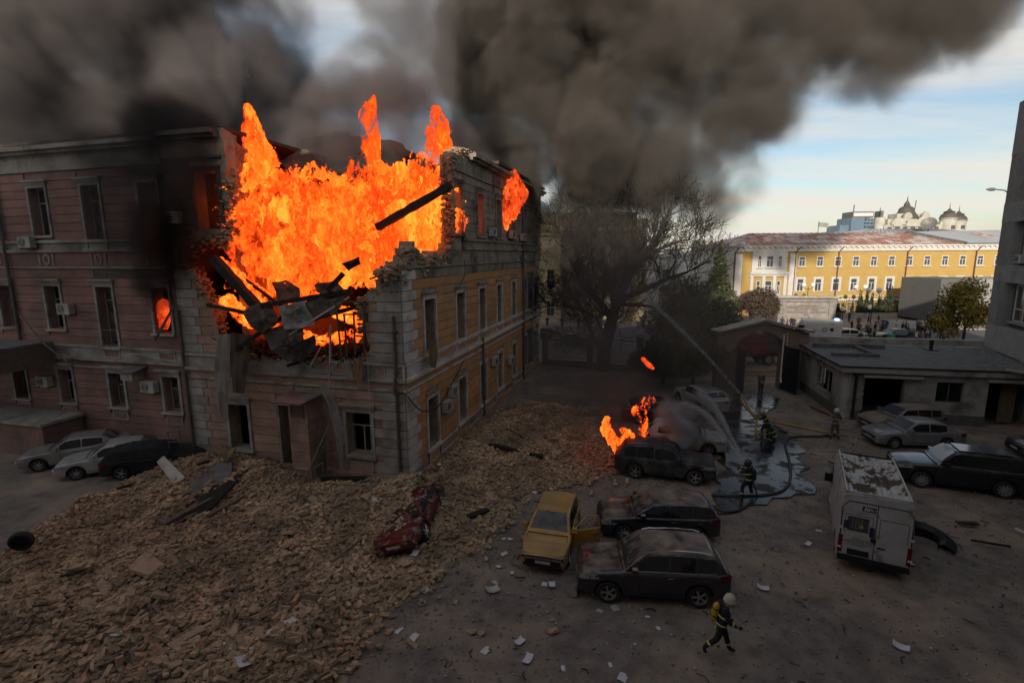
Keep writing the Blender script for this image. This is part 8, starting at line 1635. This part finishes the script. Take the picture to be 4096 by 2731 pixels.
# smoke over the left roof
pl_ = fill([(-39.91, 40, 18.86), (-37.71, 40, 30.81), (-21.47, 40, 30.71), (-19.09, 40, 26.75), (-18.21, 40, 22.65), (-19.85, 40, 18.73)], 33, 48, 80, 4.2, 6.0, .42, .55, 6) + fill([(-15.52, 33, 14.96), (-14.62, 33, 19.04), (-10.82, 33, 20.5), (-7.17, 33, 19.98), (-3.49, 33, 19.71), (-3.05, 33, 15.92)], 31.5, 36, 40, 1.5, 2.4, .5, .8, 16)
pl_ += chain((-18.07, 30, 16.46, 1.8, 1.3), (-17.46, 31, 18.55, 3, 1.4), (-17.64, 33, 20.54, 3.2, 1.1), (-20.43, 35, 23.23, 3.6, 0.8), (-24.23, 37, 26.1, 4, 0.4), n=5) + chain((-16.38, 33, 17.29, 1.5, 0.8), (-15.81, 34, 20.07, 2, 0.7), (-16.92, 35, 22.44, 2.4, 0.5), n=4) + chain((-13.51, 34, 18.25, 1.4, 0.6), (-12.07, 35, 20.59, 2, 0.55), (-9.72, 36, 22.73, 2, 0.5), n=5) + chain((-7.5, 34, 17.69, 1.6, 0.6), (-8.17, 35, 20.3, 2, 0.5), (-6.02, 36, 22.7, 2.6, 0.3), (-7.97, 38, 27.5, 4, 0.22), n=5) + chain((-4.57, 33, 18.72, 1, 0.5), (-5.15, 35, 22.87, 1.6, 0.35), (-6.04, 37, 27.04, 3, 0.2), n=5) + chain((-14.69, 33, 18.29, 1.3, 0.6), (-12.64, 33, 17.26, 1.4, 0.5), (-10.22, 34, 18.23, 1.4, 0.5), n=5)
o = puff_volume('smoke_cloud', pl_, smoke_mat('roof smoke', (.27, .245, .25), 1.0), (-48, 27, 13), (6, 50, 42), .34, .2, 1.0, seed=2, edge=.46, dens=1.3, detail=8, rough=.66, dw=.9, cap=.32, warp=.5); o['kind'] = 'stuff'; o['label'] = 'grey and black smoke hanging over the left roof and the fire'
# black column in front of the pink wing
pl_ = chain((-17.24, 25.2, 8.36, 0.95, 1), (-17.26, 24.8, 9.45, 1.3, 1), (-17.2, 24.8, 11.1, 1.9, 1), (-16.86, 24.8, 12.9, 2.3, 1), (-16.51, 24.9, 14.68, 2.6, 0.9), (-15.73, 25.5, 15.96, 2.6, 0.9), n=6) + chain((-15.44, 25, 10.26, 1, 0.6), (-14.96, 25, 12.71, 1.6, 0.7), (-14.54, 25, 14.69, 2, 0.8), n=5) + chain((-18.86, 24.8, 10.29, 1, 0.25), (-18.84, 24.8, 12.72, 1.6, 0.35), (-18.89, 24.9, 15.09, 2, 0.45), n=5) + fill([(-25.81, 24.8, 9.92), (-24.75, 24.8, 15.68), (-18.13, 24.8, 15.64), (-17.66, 24.8, 9.87)], 24, 26.5, 22, 2.2, 3.0, .035, .06, 15)
o = puff_volume('smoke_column', pl_, msb, (-33, 21, 6.3), (-11.5, 29.5, 18.5), .16, .45, 1.0, seed=3, edge=.95, dens=5.5, detail=6, cap=.42, warp=.5); o['kind'] = 'stuff'; o['label'] = 'black smoke pouring up the pink wing from the burning window'
# thin brown smoke over the yard by the bare tree and the burning cars
pl_ = fill([(2.13, 33, -0.38), (2.26, 33, 2.62), (4.51, 33, 6.09), (4.83, 33, 12.18), (8.4, 33, 12.16), (10.75, 33, 8.87), (13.19, 33, 5.46), (12.86, 33, 1.36), (9.47, 33, -1.04), (5.96, 33, -1.63)], 26, 41, 60, 2.6, 4.0, .14, .26, 8)
pl_ += chain((5.56, 25.2, 1.23, 1, 1.5), (5.12, 26, 2.62, 1.6, 1.5), (4.73, 28, 3.8, 2.1, 1), (5.8, 30, 5.44, 2.4, 0.5), n=5) + chain((6.73, 26, 2.61, 0.9, 1), (7.16, 27, 4.02, 1.2, 0.7), (6.86, 29, 5.6, 1.8, 0.3), n=4)
o = puff_volume('smoke_drift', pl_, smoke_mat('brown smoke', (.27, .235, .21), 1.0), (-1, 22.5, -.3), (16, 44, 17), .26, .3, .9, seed=4, edge=.7, dens=.8, detail=6, dw=1., cap=.34, warp=.5); o['kind'] = 'stuff'; o['label'] = 'brown smoke drifting over the yard round the bare tree'
pl_ = chain((7.21, 23.4, 0.55, 0.3, 0.7), (7.9, 24, 0.97, 0.65, 1), (8.57, 24.5, 1.69, 0.8, 0.8), (7.81, 25, 2.44, 0.9, 0.4), n=5) + chain((9.36, 24.8, 1.11, 0.4, 0.6), (9.34, 25.5, 2.04, 0.7, 0.5), n=4)
o = puff_volume('steam_cloud', pl_, mst, (4.4, 21.5, .3), (10.5, 28, 5.5), .1, .9, .6, seed=5, edge=.8, dens=8.); o['kind'] = 'stuff'; o['label'] = 'white steam rising off the burnt cars'
# ---------------- flames
def flame_mat(name, stops, strength, sc_=1.6, stretch=(1, 1, .55), alpha=(.36, .44), seed=0):
    m = bpy.data.materials.new(name); m.use_nodes = True; n = m.node_tree.nodes; l = m.node_tree.links; n.clear(); o = n.new('ShaderNodeOutputMaterial')
    tc_ = n.new('ShaderNodeTexCoord'); mp_ = n.new('ShaderNodeMapping'); mp_.inputs['Scale'].default_value = stretch; mp_.inputs['Location'].default_value = (seed, seed, 0); l.new(tc_.outputs['Object'], mp_.inputs[0])
    nz = n.new('ShaderNodeTexNoise'); nz.inputs['Scale'].default_value = sc_; nz.inputs['Detail'].default_value = 9; nz.inputs['Roughness'].default_value = .68; nz.inputs['Distortion'].default_value = .6; l.new(mp_.outputs[0], nz.inputs['Vector'])
    n2 = n.new('ShaderNodeTexNoise'); n2.inputs['Scale'].default_value = sc_*.18; n2.inputs['Detail'].default_value = 2; l.new(mp_.outputs[0], n2.inputs['Vector'])
    mm = n.new('ShaderNodeMath'); mm.operation = 'MULTIPLY_ADD'; l.new(n2.outputs['Fac'], mm.inputs[0]); mm.inputs[1].default_value = 1.15; l.new(nz.outputs['Fac'], mm.inputs[2]); ms_ = n.new('ShaderNodeMath'); ms_.operation = 'SUBTRACT'; l.new(mm.outputs[0], ms_.inputs[0]); ms_.inputs[1].default_value = .575
    cr = n.new('ShaderNodeValToRGB'); l.new(ms_.outputs[0], cr.inputs[0]); e = cr.color_ramp.elements
    while len(e) < len(stops): e.new(.5)
    for i, (p, c) in enumerate(stops): e[i].position = p; e[i].color = (*c, 1)
    em = n.new('ShaderNodeEmission'); em.inputs['Strength'].default_value = strength; l.new(cr.outputs[0], em.inputs['Color'])
    tr = n.new('ShaderNodeBsdfTransparent'); mr = n.new('ShaderNodeMapRange'); mr.inputs['From Min'].default_value = alpha[0]; mr.inputs['From Max'].default_value = alpha[1]; l.new(ms_.outputs[0], mr.inputs[0])
    mx_ = n.new('ShaderNodeMixShader'); l.new(mr.outputs[0], mx_.inputs[0]); l.new(tr.outputs[0], mx_.inputs[1]); l.new(em.outputs[0], mx_.inputs[2]); l.new(mx_.outputs[0], o.inputs[0]); return m
FS = [(.30, (.06, .004, .001)), (.40, (.34, .022, .002)), (.49, (.82, .058, .005)), (.61, (1, .11, .008)), (.78, (1, .25, .022))]
FR_ = [(.30, (.05, .004, .002)), (.45, (.35, .02, .004)), (.6, (.8, .07, .01)), (.75, (1, .2, .03))]
mfl = flame_mat('flame', FS, 1.2, 2.4, stretch=(1, 1, .5), alpha=(.37, .43)); mfr = flame_mat('red flame', FR_, .9, 2.6, seed=4, alpha=(.42, .52)); mfs = flame_mat('small flame', FS, 1.5, 6.0, seed=9, alpha=(.46, .53))
def flames(name, label, pts, lo, hi, res, m, nscale, namp, seed, thr=.25, group=None):
    o = puff_volume(name, pts, m, lo, hi, res, nscale, namp, stretch=(1, 1, .5), seed=seed, edge=.5, detail=7, rough=.72, to_mesh=thr, warp=.7); return tag(o, label, 'flames', group)
pl_ = []
for y0_, y1_, n_, po in ((25.0, 27.5, 60, [(-13.85, 26, 9.37), (-13.36, 26, 11.52), (-12.47, 26, 13.71), (-10.96, 26, 13.91), (-8.86, 26, 13.27), (-8.25, 26, 9.33), (-12.22, 26, 9.14)]), (26.0, 29, 60, [(-9.83, 27.5, 13.44), (-7.09, 27.5, 13.75), (-5.04, 27.5, 14.06), (-5, 27.5, 9.24), (-9.19, 27.5, 9.26)]), (29.6, 31, 46, [(-6.74, 30, 14.27), (-4.51, 30, 14.61), (-3.47, 30, 14.72), (-3.55, 30, 9.11), (-6.98, 30, 9.13)])): pl_ += fill(po, y0_, y1_, n_, .75, 1.25, 1, 1, 12)
pl_ += chain((-12.68, 26.3, 13.01, 1.2, 1), (-12.31, 26.3, 14.68, 0.95, 1), (-12.47, 26.3, 15.8, 0.65, 1), (-12.53, 26.3, 16.51, 0.4, 1), (-12.63, 26.3, 17.27, 0.2, 1), n=5)
flames('flames', 'huge orange flames filling the broken corner of the building', pl_, (-21, 23.8, 5), (1, 32.2, 19), .08, mfl, 1.25, 1.15, 1)
mo_ = bpy.data.objects['flames']; wv = puff_volume('flame_wisps', [(p[0], p[1]-.15, p[2]+.25, p[3]*1.12, 1) for p in pl_], flame_mat('flame wisps', FS, 1.2, 3.6, stretch=(1, 1, .4), alpha=(.53, .60), seed=7), (-21, 23.4, 5), (1, 32.2, 20), .10, 1.5, 1.2, stretch=(1, 1, .6), seed=21, edge=.5, detail=5, rough=.7, to_mesh=.15); wv.parent = mo_
flames('flames', 'red orange column of flame rising behind the roof in the middle', chain((-7.57, 28, 13.81, 1.5, 1), (-7.08, 28, 15.56, 1.2, 1), (-6.8, 28, 16.64, 1, 1), (-7.14, 28, 17.5, 0.8, 1), (-6.93, 28, 18.45, 0.4, 1), n=5), (-13.5, 26, 11), (-7, 30, 19.8), .065, flame_mat('orange red flame', [(p+.06, c) for p, c in FS], 1.0, 3.4, seed=2, stretch=(1, 1, .45), alpha=(.45, .55)), 1.8, .95, 2)
flames('flames', 'red orange column of flame beside the broken tower wall', chain((-4.21, 30.3, 13.81, 1.2, 1), (-3.93, 30.3, 15.72, 1, 1), (-4.16, 30.3, 17.01, 0.8, 1), (-3.97, 30.3, 17.7, 0.6, 1), (-4.19, 30.3, 18.39, 0.35, 1), n=5), (-8, 28.5, 11.5), (-1.5, 32, 20.5), .065, bpy.data.materials['orange red flame'], 1.9, .95, 3)
pl_ = chain((-13.85, 24.6, 10.26, 0.3, 1), (-12.87, 24.7, 9.21, 0.45, 1), (-11.94, 24.8, 8.36, 0.5, 1), n=5) + chain((-13.9, 24.9, 8.37, 0.4, 1), (-13.08, 24.8, 7.52, 0.5, 1), (-11.34, 24.6, 6.89, 0.4, 1), (-9.18, 24.4, 6.48, 0.35, 1), (-7.45, 24.3, 6.7, 0.4, 1), n=6) + chain((-10.75, 24.6, 9, 0.4, 1), (-9.33, 24.6, 8.36, 0.5, 1), (-7.24, 24.4, 7.32, 0.45, 1), n=5) + chain((-6.61, 24.8, 9.37, 0.6, 1), (-5.73, 24.6, 9.17, 0.5, 1), n=4)
flames('flames', 'low orange flames licking through the wreckage of the collapsed floor', pl_, (-19.5, 22.9, 5.4), (-5.5, 26.2, 11.5), .055, mfs, 2.2, .9, 5)
flames('flames', 'red flames bursting from a top window of the side wall', chain((-0.75, 37.5, 12.76, 0.7, 1), (-0.37, 37.5, 13.81, 1.2, 1), (0.2, 38, 14.92, 1.1, 1), (-0.04, 38.5, 16.04, 0.6, 1), n=5), (-3, 35, 11), (3.5, 41, 17.5), .06, mfr, 1.8, 1.0, 6)
flames('flames', 'flames glowing in the second storey window of the pink wing', chain((-18.35, 26.6, 6.99, 0.4, 1), (-18.15, 26.6, 7.9, 0.5, 1), (-17.81, 26.6, 7.67, 0.3, 1), n=5), (-19.5, 26.15, 6.3), (-16.6, 27.4, 9.3), .05, flame_mat('deep red flame', FR_, .9, 2.5, seed=6), 1.8, .7, 7)
flames('flames', 'tall flames behind the burnt suv on the right', chain((6.43, 24.6, 1.1, 0.45, 1), (6.47, 24.7, 1.87, 0.4, 1), (6.38, 24.8, 2.63, 0.33, 1), (6.89, 24.8, 3.2, 0.28, 1), n=5), (5, 23.6, .8), (9, 26, 4.6), .03, mfs, 4.2, 1.25, 8)
flames('flames', 'jagged flames at the rear of the burnt suv', chain((5.19, 23.9, 1.03, 0.35, 1), (4.54, 24, 2.01, 0.32, 1), (4.59, 24, 2.57, 0.18, 1), n=5) + chain((5.27, 23.8, 1.3, 0.3, 1), (5.68, 23.8, 1.74, 0.3, 1), (5.35, 23.8, 1.96, 0.2, 1), n=4), (3.2, 22.8, .6), (6.5, 25.2, 3.8), .03, mfs, 4.4, 1.25, 9)
flames('flames', 'small detached flame floating above the burning cars', chain((7.08, 27, 4.86, 0.16, 1), (7.42, 27, 4.5, 0.2, 1), (7.62, 27, 4.35, 0.1, 1), n=4), (5.7, 26, 3.6), (8.2, 28, 6.4), .035, flame_mat('floating flame', FR_, 1.2, 4, seed=3), 2.6, .6, 10)
flames('flames', 'small flames in the doorway beside the ventilation shaft', chain((-10.63, 22.6, 0.98, 0.34, 1), (-10.05, 22.2, 1.14, 0.4, 1), (-9.75, 22.2, 1.6, 0.3, 1), n=5), (-9.2, 21.8, -.1), (-6.8, 23.4, 2.2), .035, mfs, 2.8, .6, 11)
flames('flames', 'thin line of flame along the edge of the left roof', chain((-20.47, 28.5, 16.51, 0.15, 1), (-19.36, 28.4, 16.55, 0.26, 1), (-18.38, 28.3, 16.5, 0.16, 1), n=8), (-25, 27, 14.8), (-18.5, 30, 17.8), .05, flame_mat('edge flame', FS, .7, 5, seed=5), 3, .5, 12)
flames('flames', 'small lick of flame on the left roof nearer the blaze', chain((-17.16, 27.9, 16.48, 0.22, 1), (-16.97, 27.9, 16.58, 0.34, 1), (-16.76, 27.9, 16.49, 0.2, 1), n=4), (-19.6, 27, 15), (-17, 29, 17.4), .04, bpy.data.materials['edge flame'], 3, .5, 13)
# ---------------- water jets
mw = smoke_mat('water spray', (.92, .94, .96), 1.0)
def jet(label, a, b_, r0, r1, d0, d1, bow, lo, hi, res, seed):
    P_ = []; n = 60
    for i in range(n+1):
        k_ = i/n; p = Vector(a).lerp(Vector(b_), k_) + Vector((0, 0, bow*math.sin(math.pi*k_))); P_.append((p.x, p.y, p.z, r0+(r1-r0)*k_**1.3, d0+(d1-d0)*k_))
    o = puff_volume('water_jet', P_, mw, lo, hi, res, 2.2, .55, seed=seed, edge=1.1); o['kind'] = 'stuff'; return tag(o, label, 'water jet')
jet('long straight water jet arcing from the puddle over the trees', (13.91, 27.8, 1.5), (10.73, 40, 6.84), .07, .26, 70, 10, .3, (9, 26, 1), (17.5, 42, 11.5), .10, 1)
jet('upper half of the water jet sprayed at the burning car', (10.21, 21.6, 1.39), (10.74, 28.5, 2.48), .06, .42, 60, 5.5, .5, (9, 20.5, .5), (15, 30, 5), .08, 2)
jet('lower half of the water jet sprayed at the burning car', (10.21, 21.6, 1.39), (9.3, 27.5, 2.14), .06, .45, 60, 4.5, .6, (7, 20.5, .5), (13, 30, 5), .08, 3)
